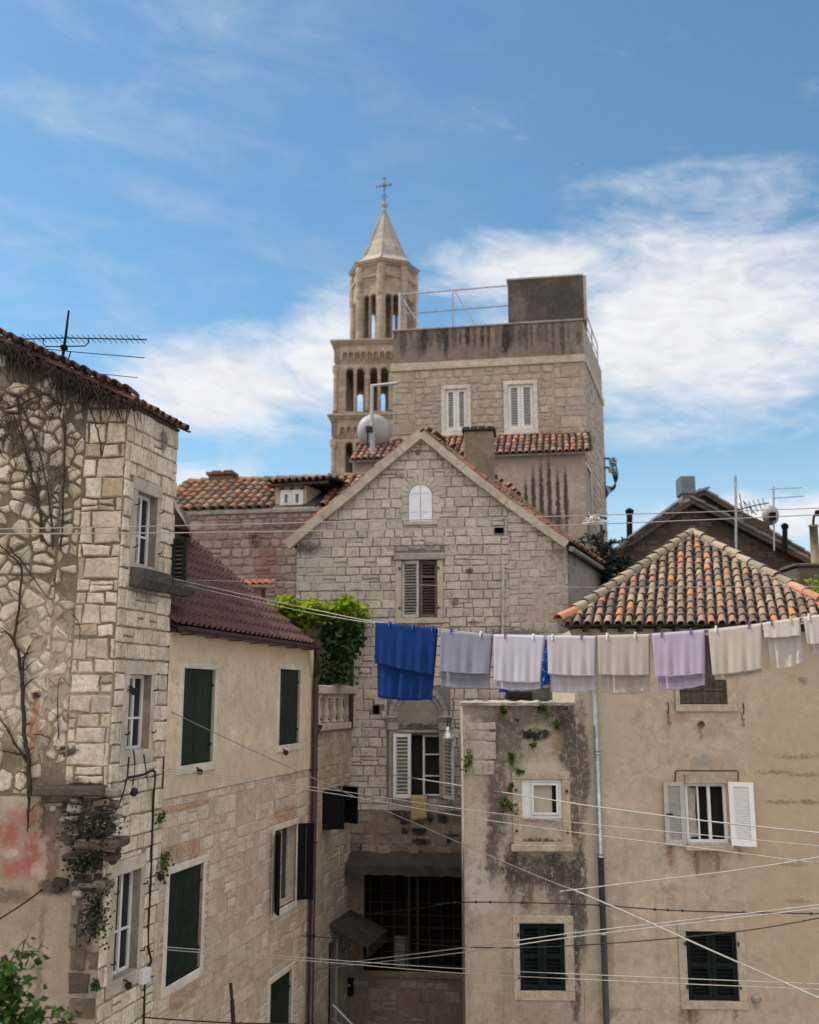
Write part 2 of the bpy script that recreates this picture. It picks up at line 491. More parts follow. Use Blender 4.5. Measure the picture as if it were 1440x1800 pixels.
def blobs(tt, ob, col, bl):
    """stains and patches with a shape of their own: (x, z, rx, rz, colour, strength[, rough edge])"""
    x, _, z = tt.xyz(ob)
    if not bl: return col
    nf = tt.noise(ob, 2.6, 8, .68); nf2 = tt.noise(ob, 11, 6, .7); nf3 = tt.noise(tt.scalev(ob, 1.3, 1.3, .9), 9, 7, .72, .5)
    wob = tt.math('ADD', tt.math('MULTIPLY', tt.math('SUBTRACT', nf, .5), 1.7), tt.math('MULTIPLY', tt.math('SUBTRACT', nf2, .5), 1.6))
    x = tt.math('ADD', x, tt.math('MULTIPLY', tt.math('SUBTRACT', nf3, .5), .22)); z = tt.math('ADD', z, tt.math('MULTIPLY', tt.math('SUBTRACT', nf2, .5), .20))
    brk = tt.smooth(nf3, .30, .52)
    for b in bl:
        cx, cz, rx, rz, c, st = b[:6]; rg = b[6] if len(b) > 6 else 1.0
        p = tt.math('DIVIDE', tt.math('SUBTRACT', x, cx), rx); q = tt.math('DIVIDE', tt.math('SUBTRACT', z, cz), rz)
        d = tt.math('SQRT', tt.math('ADD', tt.math('MULTIPLY', p, p), tt.math('MULTIPLY', q, q)))
        d = tt.math('ADD', d, tt.math('MULTIPLY', wob, rg))
        f_ = tt.math('MULTIPLY', tt.smooth(d, 1.15, .55), st)
        col = tt.mix(tt.math('MULTIPLY', f_, brk) if rg > .4 else f_, col, c)
    return col
def stone_mat(name, cols, grime=.35, gcol=(.10, .095, .085), bump=.55, bl=(), smear=None):
    m, tt, bs, ob = material(name)
    k = len(cols)
    col = tt.ramp(isl(tt), [(i / k, c) for i, c in enumerate(cols)], 'CONSTANT')
    n1 = tt.noise(ob, 4.5, 7, .7); n2 = tt.noise(ob, 22, 6, .7); n3 = tt.noise(ob, .9, 5, .6)
    n4 = tt.noise(ob, 9, 8, .78, .8)
    col = tt.mix(.85, col, tt.ramp(n1, [(.25, .5), (.5, .95), (.8, 1.2)]), 'MULTIPLY')
    col = tt.mix(.8, col, tt.ramp(n2, [(.3, .5), (.5, .98), (.8, 1.2)]), 'MULTIPLY')
    col = tt.mix(tt.math('MULTIPLY', tt.smooth(n4, .54, .70), .55), col, gcol)
    g = tt.math('MULTIPLY', tt.smooth(n3, .50, .72), grime)
    g2 = tt.math('MULTIPLY', tt.smooth(tt.noise(tt.scalev(ob, 7, 7, .7), 1, 6, .7), .56, .74), grime)
    col = tt.mix(tt.math('MAXIMUM', g, g2), col, gcol)
    if smear: col = tt.mix(tt.math('MULTIPLY', tt.smooth(tt.noise(ob, 2.3, 9, .75, .6), .47, .62), smear[1]), col, smear[0])
    col = blobs(tt, ob, col, bl)
    tt.put(bs.inputs['Base Color'], col); bs.inputs['Roughness'].default_value = .92
    hh = tt.math('ADD', tt.math('MULTIPLY', n2, .6), tt.math('MULTIPLY', tt.noise(ob, 60, 4, .7), .4))
    tt.l.new(tt.bump(hh, bump, .02), bs.inputs['Normal'])
    return m
def plaster_mat(name, c1, c2, c3=None, streak=.35, scol=(.12, .10, .085), bl=(), bump=.3, pit=.15, scale=1.0, joints=None):
    m, tt, bs, ob = material(name)
    n1 = tt.noise(ob, .9 * scale, 8, .65, .4); n2 = tt.noise(ob, 7 * scale, 7, .7); n3 = tt.noise(ob, 45, 5, .7)
    col = tt.mix(tt.smooth(n1, .34, .66), c1, c2)
    if c3: col = tt.mix(tt.math('MULTIPLY', tt.smooth(n2, .55, .75), .7), col, c3)
    n5 = tt.noise(ob, 2.4 * scale, 9, .72, .7)
    col = tt.mix(.8, col, tt.ramp(n5, [(.3, .72), (.5, 1.0), (.72, 1.16)]), 'MULTIPLY')
    col = tt.mix(.75, col, tt.ramp(n2, [(.28, .66), (.5, 1.0), (.75, 1.14)]), 'MULTIPLY')
    col = tt.mix(.7, col, tt.ramp(n3, [(.3, .70), (.52, 1.0), (.8, 1.1)]), 'MULTIPLY')
    fl = tt.smooth(tt.noise(ob, 1.7 * scale, 11, .70, .9), .555, .58)
    col = tt.mix(tt.math('MULTIPLY', fl, .30), col, tt.mix(1.0, col, (1.35, 1.36, 1.38), 'MULTIPLY'))
    fd = tt.smooth(tt.noise(tt.scalev(ob, 1.2, 1.2, .8), 2.9 * scale, 11, .72, .6), .60, .63)
    col = tt.mix(tt.math('MULTIPLY', fd, .45), col, tt.mix(1.0, col, (.62, .60, .57), 'MULTIPLY'))
    sv = tt.noise(tt.scalev(ob, 6, 6, .45), 1, 7, .7)
    col = tt.mix(tt.math('MULTIPLY', tt.smooth(sv, .54, .76), streak), col, scol)
    pt = tt.noise(ob, 3.1, 9, .75, 1.2)
    col = tt.mix(tt.math('MULTIPLY', tt.smooth(pt, .62, .70), pit), col, scol)
    if joints:
        x_, y_, z_ = tt.xyz(ob); bk = tt.new('ShaderNodeTexBrick'); tt.put(bk.inputs['Vector'], tt.comb(tt.math('ADD', x_, tt.math('MULTIPLY', y_, 1.0)), z_, 0.0))
        bk.inputs['Scale'].default_value = 1.0; bk.inputs['Brick Width'].default_value = joints[0]; bk.inputs['Row Height'].default_value = joints[1]; bk.inputs['Mortar Size'].default_value = .018; bk.inputs['Mortar Smooth'].default_value = .4
        for k_, c_ in (('Color1', (1.0, 1.0, 1.0, 1)), ('Color2', (.78, .76, .74, 1)), ('Mortar', (.5, .47, .45, 1))): bk.inputs[k_].default_value = c_
        col = tt.mix(1.0, col, bk.outputs['Color'], 'MULTIPLY')
    col = blobs(tt, ob, col, bl)
    tt.put(bs.inputs['Base Color'], col); bs.inputs['Roughness'].default_value = .93
    hh = tt.math('ADD', tt.math('MULTIPLY', n2, .5), tt.math('MULTIPLY', n3, .3))
    tt.l.new(tt.bump(hh, bump, .02), bs.inputs['Normal'])
    return m
def tile_mat(name, stops, lichen=.4, lcol=(.20, .18, .13)):
    m, tt, bs, ob = material(name)
    col = tt.ramp(isl(tt), stops, 'CONSTANT')
    n2 = tt.noise(ob, 26, 6, .7); n1 = tt.noise(ob, 6, 7, .7)
    col = tt.mix(.7, col, tt.ramp(n2, [(.28, .5), (.5, 1.0), (.8, 1.2)]), 'MULTIPLY')
    col = tt.mix(tt.math('MULTIPLY', tt.smooth(n1, .50, .66), lichen), col, lcol)
    tt.put(bs.inputs['Base Color'], col); bs.inputs['Roughness'].default_value = .9
    tt.l.new(tt.bump(n2, .5, .01), bs.inputs['Normal'])
    return m
def leaf_mat(name, cols, trans=.35):
    m, tt, bs, ob = material(name)
    k = len(cols); col = tt.ramp(isl(tt), [(i / k, c) for i, c in enumerate(cols)], 'CONSTANT')
    tt.put(bs.inputs['Base Color'], col); bs.inputs['Roughness'].default_value = .55
    tr = tt.new('ShaderNodeBsdfTranslucent'); tt.put(tr.inputs[0], tt.mix(1.0, col, (1.3, 1.35, .55), 'MULTIPLY'))
    mx = tt.new('ShaderNodeMixShader'); mx.inputs[0].default_value = trans
    tt.l.new(bs.outputs[0], mx.inputs[1]); tt.l.new(tr.outputs[0], mx.inputs[2])
    tt.l.new(mx.outputs[0], m.node_tree.nodes['Material Output'].inputs[0])
    return m
def cloth_mat(name, c, c2, trans=.25, scale=1.0):
    m, tt, bs, ob = material(name)
    n1 = tt.noise(ob, 5 * scale, 5, .6); n2 = tt.noise(ob, 140, 3, .6)
    col = tt.mix(tt.smooth(n1, .3, .7), c, c2)
    tt.put(bs.inputs['Base Color'], col); bs.inputs['Roughness'].default_value = .95
    bs.inputs['Specular IOR Level'].default_value = .05
    tt.l.new(tt.bump(n2, .5, .004), bs.inputs['Normal'])
    tr = tt.new('ShaderNodeBsdfTranslucent'); tt.put(tr.inputs[0], col)
    mx = tt.new('ShaderNodeMixShader'); mx.inputs[0].default_value = trans
    tt.l.new(bs.outputs[0], mx.inputs[1]); tt.l.new(tr.outputs[0], mx.inputs[2])
    tt.l.new(mx.outputs[0], m.node_tree.nodes['Material Output'].inputs[0])
    return m
def glass_mat(name, c=(.012, .013, .015), rough=.06):
    m, tt, bs, ob = material(name)
    n = tt.noise(ob, 3, 3, .5)
    tt.put(bs.inputs['Base Color'], tt.mix(n, c, tuple(x * 2.2 for x in c))); bs.inputs['Roughness'].default_value = rough
    bs.inputs['Specular IOR Level'].default_value = .22
    tt.l.new(tt.bump(n, .03, .05), bs.inputs['Normal'])
    return m

CREAM = [(.50, .44, .35), (.43, .385, .315), (.56, .50, .41), (.40, .345, .27), (.52, .475, .40), (.46, .395, .30)]
GREYST_ = [(.40, .37, .325), (.345, .315, .27), (.44, .405, .355), (.37, .35, .32), (.42, .375, .31), (.33, .30, .265)]
M_green = plain('green_paint', (.010, .024, .015), .5, 0, .4, 9, .2, .15)
M_black = plain('black_paint', (.006, .006, .007), .6, 0, .3, 9, .08)
M_iron = plain('dark_iron', (.03, .027, .025), .6, .3, .4, 20)
M_steel = plain('galvanised_steel', (.36, .38, .40), .45, .6, .35, 9)
M_white = plain('white_paint', (.62, .62, .63), .5, 0, .14, 5)
M_whiteold = plain('weathered_white_paint', (.46, .44, .41), .65, 0, .4, 14, .2, .2)
M_brownp = plain('faded_brown_paint', (.16, .115, .10), .7, 0, .4, 14, .2, .2)
M_wood = plain('old_wood', (.085, .062, .045), .8, 0, .5, 12, .2, .4)
M_glass = glass_mat('window_glass')
M_glass2 = glass_mat('pale_window_glass', (.10, .11, .115), .12)
M_dark = plain('dark_interior', (.012, .011, .010), .9)
M_curtain = plain('curtain', (.42, .40, .36), .9, 0, .3, 8)
M_trim = plaster_mat('pale_stone_trim', (.46, .405, .335), (.37, .325, .265), None, .22, (.16, .13, .11), bump=.25)
M_trimw = plaster_mat('white_window_trim', (.60, .55, .48), (.52, .46, .39), None, .12, (.25, .2, .16), bump=.15)
M_trimg = plaster_mat('grey_stone_trim', (.33, .30, .26), (.25, .23, .20), None, .45, (.07, .065, .06), bump=.4)
M_gutter = plain('brown_gutter', (.055, .032, .032), .4, .2, .3, 6)
M_terra = [(0, (.24, .10, .06)), (.18, (.17, .10, .075)), (.36, (.12, .085, .07)), (.5, (.30, .14, .085)), (.62, (.19, .13, .095)), (.76, (.10, .075, .06)), (.88, (.27, .17, .12))]
M_tile_old = tile_mat('weathered_clay_tile', [(0, (.22, .165, .115)), (.16, (.16, .12, .085)), (.32, (.27, .205, .145)), (.46, (.19, .135, .10)), (.57, (.25, .16, .115)), (.67, (.20, .15, .11)), (.78, (.29, .145, .09)), (.86, (.11, .085, .066)), (.94, (.38, .16, .075)), (.975, (.23, .17, .12))], .4, (.17, .15, .11))
M_tile_hip = tile_mat('lichen_clay_tile', [(0, (.27, .23, .16)), (.3, (.20, .17, .125)), (.55, (.31, .25, .18)), (.8, (.24, .19, .14))], .5, (.20, .185, .13))
M_tile_red = tile_mat('clay_tile', M_terra, .3, (.10, .075, .06))
M_tile_shade = tile_mat('shade_dark_clay_tile', [(0, (.04, .032, .028)), (.4, (.06, .046, .036)), (.7, (.028, .024, .022))], .3, (.035, .03, .025))  # near-black clay putting gap shade into channel tiles and undersheets; also chimney cap
M_tile_fresh = tile_mat('fresh_clay_tile', [(0, (.42, .18, .11)), (.4, (.36, .15, .10)), (.7, (.46, .22, .13))], .15)
M_cable = plain('black_cable', (.012, .012, .012), .6)
M_line = plain('pale_cord', (.34, .32, .30), .7, 0, .2, 30)
M_bark = plain('vine_bark', (.06, .045, .035), .9, 0, .5, 18, .1, .5)
M_leaf = leaf_mat('vine_leaf', [(.17, .25, .02), (.11, .18, .015), (.24, .31, .025), (.06, .12, .012), (.29, .35, .03), (.15, .23, .018)], .5)
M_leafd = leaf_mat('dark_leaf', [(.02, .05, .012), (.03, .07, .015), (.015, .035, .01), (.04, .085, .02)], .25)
M_moss = leaf_mat('dark_moss', [(.016, .022, .010), (.024, .034, .012), (.012, .015, .008), (.04, .05, .016)], .1)
M_fern = leaf_mat('fern_leaf', [(.05, .10, .018), (.08, .13, .02), (.035, .07, .015), (.13, .16, .02)], .3)
M_fir = leaf_mat('fir_leaf', [(.008, .016, .012), (.013, .026, .018), (.006, .011, .009)], .1)
# ------------------------------------------------------------------ window and shutter builders
def surround(mb, op, l, b, r, t_, proud=.035, y=0.0, mi=0, bev=.008, inn=.0):
    u0, z0, u1, z1 = op[:4]; q = y - proud
    if b: mb.box(u0 - l, q, z0 - b, u1 + r, y + inn, z0, mi, bev=bev)
    if t_: mb.box(u0 - l, q, z1, u1 + r, y + inn, z1 + t_, mi, bev=bev)
    if l: mb.box(u0 - l, q + .002, z0, u0, y + inn, z1, mi, bev=bev)
    if r: mb.box(u1, q + .002, z0, u1 + r, y + inn, z1, mi, bev=bev)
def shutter_leaf(mb, w_, h, M, lou='full', th=.035, mi=0, st=.055, rails=(), pitch=.05, ang=-38):
    mb.box(0, 0, 0, st, th, h, mi, M, .004); mb.box(w_ - st, 0, 0, w_, th, h, mi, M, .004)
    zs = [0] + list(rails) + [h]
    mb.box(st, .001, 0, w_ - st, th - .001, st * 1.2, mi, M); mb.box(st, .001, h - st, w_ - st, th - .001, h, mi, M)
    for q in rails: mb.box(st, .001, q - st * .5, w_ - st, th - .001, q + st * .5, mi, M)
    if lou == 'planks':
        n = max(2, int((w_ - 2 * st) / .09)); d = (w_ - 2 * st) / n
        for i in range(n): mb.box(st + i * d + .002, .008, st * 1.2, st + (i + 1) * d - .002, th - .008, h - st, mi, M)
        return
    z = st * 1.2 + pitch * .5
    while z < h - st - pitch * .3:
        if not any(abs(z - q) < st * .5 + pitch * .3 for q in rails):
            T = M @ Matrix.Translation((0, th * .5, z)) @ Matrix.Rotation(R(ang), 4, 'X')
            mb.box(st, -.022, -.004, w_ - st, .022, .004, mi, T)
        z += pitch
def casement(mb, op, y, fr=.045, mull=(), bars=(), th=.05, mi=0):
    u0, z0, u1, z1 = op[:4]
    mb.box(u0, y, z0, u1, y + th, z0 + fr, mi, bev=.004); mb.box(u0, y, z1 - fr, u1, y + th, z1, mi, bev=.004)
    mb.box(u0, y + .001, z0 + fr, u0 + fr, y + th, z1 - fr, mi); mb.box(u1 - fr, y + .001, z0 + fr, u1, y + th, z1 - fr, mi)
    for m in mull: mb.box(m - fr * .5, y - .004, z0 + fr, m + fr * .5, y + th, z1 - fr, mi)
    for q in bars: mb.box(u0 + fr, y + .004, q - fr * .3, u1 - fr, y + th - .004, q + fr * .3, mi)
def pane(root, F, op, y, mat=None, curtain=None):
    mb = MB(); u0, z0, u1, z1 = op[:4]
    mb.box(u0 + .01, y, z0 + .01, u1 - .01, y + .008, z1 - .01)
    return mb.build('pane', mat or M_glass, root, F.M)
def MT(F_u, y, z, ang=0.0, flip=False):
    return Matrix.Translation((F_u, y, z)) @ Matrix.Rotation(R(ang), 4, 'Z')
def one(name, fn, mat, root, F, smooth=False):
    mb = MB(); fn(mb); return mb.build(name, mat, root, F.M, smooth)
def grow(op, d): return (op[0] - d, op[1] - d, op[2] + d, op[3] + d)
def BL(F, px, py, rx, ry, c, st, rg=1.0):
    """a stain whose middle and half size are read off the photograph, in metres on the wall itself"""
    u, z = F.p(px, py); u2, _ = F.p(px + rx, py); _, z2 = F.p(px, py - ry)
    return (u, z, abs(u2 - u), abs(z2 - z), c, st, rg)

# ------------------------------------------------------------------ ground
mb = MB(); mb.face([(-150, -40, 0), (150, -40, 0), (150, 400, 0), (-150, 400, 0)])
M_ground = plaster_mat('paved_ground', (.30, .27, .23), (.24, .215, .185), (.2, .18, .16), .1)
tag(mb.build('ground', M_ground), kind='structure')

# ------------------------------------------------------------------ the wall line on the left: rubble house, yellow house, terrace house
AL = 90 - 14.2
nL = Vector((-math.cos(R(14.2)), math.sin(R(14.2))))
def on_left(px, py):
    r = ray(px, py); k = 6.5 / (r.x * nL.x + r.y * nL.y); return Vector((r.x * k, r.y * k))
C = on_left(222, 760); S = on_left(305, 930)
FR = Frame(C.x, C.y, AL)                 # right hand (shaded) face of the rubble house and the yellow house
FL = Frame(C.x, C.y, -4)                 # face of the rubble house that looks at us
uS = (S - C).length
zC = FL.p(222, 690)[1]; zE = FR.p(305, 733)[1]
zTop = (zC + zE) / 2 - .12
uW = FL.p(-75, 900)[0]
CREAM = [(.62, .54, .43), (.54, .47, .375), (.66, .585, .48), (.48, .41, .315), (.63, .56, .46), (.57, .49, .38)]
k_up = (FL.p(10, 606)[1] - zTop) / -FL.p(10, 588)[0]
zW = zTop - k_up * uW
LS = empty('stone_house', FL.M, 'rubble stone house hung with bare vines at the left edge, antenna on its roof', 'house', None)
# face with rubble masonry
M_soot = stone_mat('sooty_rubble', [(.20, .165, .125), (.10, .08, .06), (.30, .26, .21), (.06, .05, .04), (.15, .12, .09), (.38, .34, .29)], .6, (.04, .033, .027), .8)
M_brack = plaster_mat('blackened_stone', (.10, .09, .075), (.06, .053, .045), (.30, .27, .22), .5, (.03, .027, .024), bump=.7, scale=2)
uA = FL.p(106, 900)[0]
zPl = FL.p(60, 1400)[1]
op_pl = []
M_mort = plaster_mat('rubble_mortar', (.20, .17, .125), (.13, .11, .082), (.09, .075, .058), .35, (.05, .042, .034), bump=.6, scale=1.6,
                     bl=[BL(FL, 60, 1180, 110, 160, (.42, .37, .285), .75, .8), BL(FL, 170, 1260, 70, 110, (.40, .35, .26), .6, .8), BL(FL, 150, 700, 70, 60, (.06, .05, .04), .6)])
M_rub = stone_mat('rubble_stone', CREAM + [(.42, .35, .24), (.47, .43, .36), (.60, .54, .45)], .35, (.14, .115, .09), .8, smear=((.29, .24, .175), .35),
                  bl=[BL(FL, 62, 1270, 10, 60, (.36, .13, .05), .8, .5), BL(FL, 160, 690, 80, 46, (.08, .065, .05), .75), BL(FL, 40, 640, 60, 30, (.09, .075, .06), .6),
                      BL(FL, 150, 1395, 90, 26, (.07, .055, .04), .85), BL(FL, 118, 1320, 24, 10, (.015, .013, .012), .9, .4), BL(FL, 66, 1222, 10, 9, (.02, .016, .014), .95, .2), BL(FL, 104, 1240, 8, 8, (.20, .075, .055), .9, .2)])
M_stuc = plaster_mat('old_pink_plaster', (.35, .285, .225), (.27, .22, .175), (.34, .25, .2), .4, (.10, .08, .065), bump=.5,
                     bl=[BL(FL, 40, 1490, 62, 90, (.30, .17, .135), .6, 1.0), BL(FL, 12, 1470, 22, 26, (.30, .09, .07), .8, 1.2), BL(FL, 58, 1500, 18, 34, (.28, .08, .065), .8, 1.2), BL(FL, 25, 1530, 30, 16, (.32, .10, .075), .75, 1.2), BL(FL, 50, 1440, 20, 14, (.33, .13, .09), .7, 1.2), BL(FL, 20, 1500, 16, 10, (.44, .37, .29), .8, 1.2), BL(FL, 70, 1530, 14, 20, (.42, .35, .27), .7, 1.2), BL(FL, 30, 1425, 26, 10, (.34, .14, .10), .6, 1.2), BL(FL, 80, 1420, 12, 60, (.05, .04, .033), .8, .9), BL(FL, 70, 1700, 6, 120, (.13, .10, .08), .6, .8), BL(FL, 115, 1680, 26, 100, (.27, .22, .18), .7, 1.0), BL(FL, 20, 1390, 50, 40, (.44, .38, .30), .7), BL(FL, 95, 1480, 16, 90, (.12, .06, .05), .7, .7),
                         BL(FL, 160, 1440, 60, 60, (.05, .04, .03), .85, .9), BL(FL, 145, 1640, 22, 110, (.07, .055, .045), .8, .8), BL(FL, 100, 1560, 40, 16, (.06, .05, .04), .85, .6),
                         BL(FL, 20, 1575, 40, 16, (.11, .075, .06), .7, .8), BL(FL, 190, 1560, 30, 160, (.36, .30, .215), .6, .9)])
mb = MB()
polyL = [(uW, 0), (0, 0), (0, zTop), (uW, zW)]
wall_face(mb, [(uW, zPl), (0, zPl), (0, zTop), (uW, zW)], [], 0)
pA = [(uW, zPl + .12), (uA, zPl), (uA, zTop - k_up * uA - .06), (uW, zW - .06)]
zMid = FL.p(60, 1010)[1]
rubble(mb, clip(pA, 0, -1, -zMid), [], .185, .02, .065, 3, 1, asp=1.0)
rubble(mb, clip(pA, 0, 1, zMid), [], .19, .016, .028, 4, 1, keepf=lambda u, z: .95)
uQ = -.52
rubble(mb, [(uA, zPl), (uQ, zPl + .1), (uQ, zTop - k_up * uQ - .05), (uA, zTop - k_up * uA - .05)], [], .24, .022, .04, 8, 1, asp=.5, keepf=lambda u, z: .96)
courses(mb, [(uQ, zPl), (-.004, zPl), (-.004, zTop - .04), (uQ, zTop - k_up * uQ - .05)], [], (.15, .28), (.18, .46), .016, .03, .02, 9, 1, jit=.018)
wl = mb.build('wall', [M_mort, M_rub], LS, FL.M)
mb = MB()
wall_face(mb, [(uW, 0), (0, 0), (0, zPl), (uW, zPl)], [], 0)
courses(mb, [(-.50, .6), (-.004, .6), (-.004, zPl), (-.30, zPl)], [], (.2, .3), (.22, .4), .04, .03, .02, 19, 1, jit=.02, keep=.8)
rng = random.Random(5)
u0_, z0_ = FL.p(150, 1420)
for i in range(46):                        # broken masonry under the overhanging corner
    u = rng.uniform(FL.p(95, 1450)[0], FL.p(205, 1450)[0]); z = FL.p(150, rng.choice((1395, 1410, 1440, 1480, 1500, 1560)) + rng.uniform(-14, 14))[1]
    wd, hh = rng.uniform(.07, .22), rng.uniform(.04, .10)
    T = Matrix.Translation((u, -.02, z)) @ Matrix.Rotation(rng.uniform(-.15, .15), 4, 'Y')
    mb.box(-wd / 2, -rng.uniform(.03, .15), -hh / 2, wd / 2, .05, hh / 2, 1, T, .02)
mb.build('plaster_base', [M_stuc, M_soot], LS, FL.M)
for px0, px1, py0, py1, dp in ((150, 240, 1470, 1486, .34), (150, 215, 1448, 1466, .22), (70, 205, 1380, 1398, .20)):
    r_ = FL.rect(px0, py0, px1, py1)
    mb = MB(); mb.box(r_[0], -dp, r_[1], r_[2] - .1, .1, r_[3], 0, None, .025); mb.build('projecting_stone', M_soot, LS, FL.M)

# shaded right face: squared stones
LW = [FR.rect(238, 868, 274, 996), FR.rect(224, 1186, 263, 1318), FR.rect(201, 1534, 243, 1712)]
M_mort2 = plaster_mat('ashlar_mortar', (.30, .255, .195), (.21, .18, .14), None, .2, (.08, .065, .05), bump=.5, scale=1.5)
M_ash = stone_mat('squared_stone', [(.62, .535, .42), (.55, .475, .37), (.66, .575, .46), (.51, .44, .345), (.60, .53, .43)], .22, (.18, .15, .12), .4,
                  bl=[BL(FR, 285, 775, 8, 22, (.09, .08, .07), .8), BL(FR, 250, 1035, 30, 22, (.06, .05, .04), .6), BL(FR, 290, 1340, 12, 60, (.42, .26, .15), .35)])
SR = [(w_[0] - .14, w_[1] - .17, w_[2] + .10, w_[3] + .17) for w_ in LW]
mb = MB(); polyR = [(0, 0), (uS, 0), (uS, zTop), (0, zTop)]
wall_face(mb, polyR, LW, 0, depth=.22)
courses(mb, [(.003, 0), (uS, 0), (uS, zTop - .02), (.003, zTop - .02)], SR, (.17, .27), (.13, .30), .014, .026, .014, 21, 1, jit=.008, split=.1)
mb.build('wall', [M_mort2, M_ash], LS, FR.M)
# unseen back of the house, shaped and raised to shade the brown roof
bk = [(S.x, S.y), (S.x - 2.6, S.y + 7.0), (S.x - 9.0, S.y + 7.0)] + [tuple(FL.back(uW))]
mb = MB(); shell(mb, bk, 0, zTop - .1); mb.face([(*bk[0], zTop - .1), (*bk[1], zTop - .1), (*bk[1], zTop + .5)]); mb.face([(*bk[1], zTop - .1), (*bk[2], zTop - .1), (*bk[2], zTop + 1.8), (*bk[1], zTop + .5)]); shell(mb, [bk[-1], tuple(FL.back(uW - .001))], 0, zTop + .2)
mb.build('wall', M_mort2, LS)
for (w_, sr, nb) in zip(LW, SR, ((1,), (1,), (1,))):
    mb = MB(); surround(mb, w_, w_[0] - sr[0], w_[1] - sr[1], sr[2] - w_[2], sr[3] - w_[3], .022)
    wn = mb.build('window', M_trim, LS, FR.M)
    mb = MB(); zc = (w_[1] + w_[3]) / 2; um = (w_[0] + w_[2]) / 2
    casement(mb, w_, .10, .045, (um + .02,), (w_[1] + (w_[3] - w_[1]) * .42,)); mb.build('frame', M_white, wn, FR.M)
    pane(wn, FR, w_, .125, M_glass)
    mb = MB(); mb.box(w_[0] - .0, .0, w_[1] - .02, w_[2] + .0, .098, w_[1] + .012, 0, None, .004); mb.build('sill', M_trimg, wn, FR.M)
    for sx in (w_[0] - .06, w_[2] + .05):
        for sz in (w_[1] + .2, w_[3] - .2): mb = MB(); mb.tube([(sx, -.02, sz), (sx, -.075, sz + .01), (sx, -.08, sz + .04)], .009, 5); mb.build('shutter_hook', M_iron, wn, FR.M)
# stone brackets below the top window
for px0, px1, py0, py1 in ((225, 279, 1002, 1037), (281, 322, 1020, 1046)):
    r_ = FR.rect(px0, py0, px1, py1)
    mb = MB(); pr = [(0, r_[3]), (-.20, r_[3] - .02), (-.20, r_[1] + .10), (-.13, r_[1]), (0, r_[1])]
    for sgn in (0,):
        n = len(pr)
        A = [(r_[0], y, z) for y, z in pr]; B = [(r_[2], y, z) for y, z in pr]
        mb.face(A[::-1]); mb.face(B)
        for i in range(n): mb.face([A[i], A[(i + 1) % n], B[(i + 1) % n], B[i]])
    mb.build('stone_bracket', M_brack, LS, FR.M)
FS = Frame(S.x, S.y, -14)
r_ = FS.rect(304, 946, 326, 1022, -.05)
mb = MB(); shutter_leaf(mb, r_[2] - r_[0] + .04, r_[3] - r_[1], MT(r_[0] - .03, -.05, r_[1]), 'full', .04, pitch=.06); mb.build('shutter', M_green, LS, FS.M)
# roof of the rubble house
M_tile_dark = tile_mat('dark_clay_tile', [(0, (.13, .065, .05)), (.3, (.09, .055, .045)), (.55, (.16, .085, .06)), (.75, (.07, .05, .042)), (.9, (.20, .105, .07))], .4, (.06, .05, .042))
eO = FR.w(-.06, -.05, zTop - .03); eU = Vector((FR.U.x, FR.U.y, 0)); up = Vector((-FL.U.x, -FL.U.y, k_up)).normalized()
nrm = eU.cross(up).normalized(); nrm = nrm if nrm.z > 0 else -nrm
mb = MB(); Lr = 4.6; wU = uS + .04
q = [eO, eO + eU * wU, eO + eU * wU + up * Lr, eO + up * Lr]
mb.face(q, 1); mb.face([p - nrm * .04 for p in q][::-1], 1)
for i in range(4): mb.face([q[i], q[(i + 1) % 4], q[(i + 1) % 4] - nrm * .04, q[i] - nrm * .04], 1)
tile_roof(mb, eO - eU * .03, eU, up, nrm, lambda u, v: v < Lr - .3, (0, wU + .03), (-.05, Lr), .17, .27, 31, 0, 0)
tile_roof(mb, eO - eU * .06 + nrm * .07, up, eU, nrm, lambda u, v: u < Lr - .3 and v < .3, (0, Lr), (-.02, .3), .155, .26, 32, 0, 0, r=.072, chan=False)
mb.build('roof', [M_tile_dark, M_tile_shade], LS)
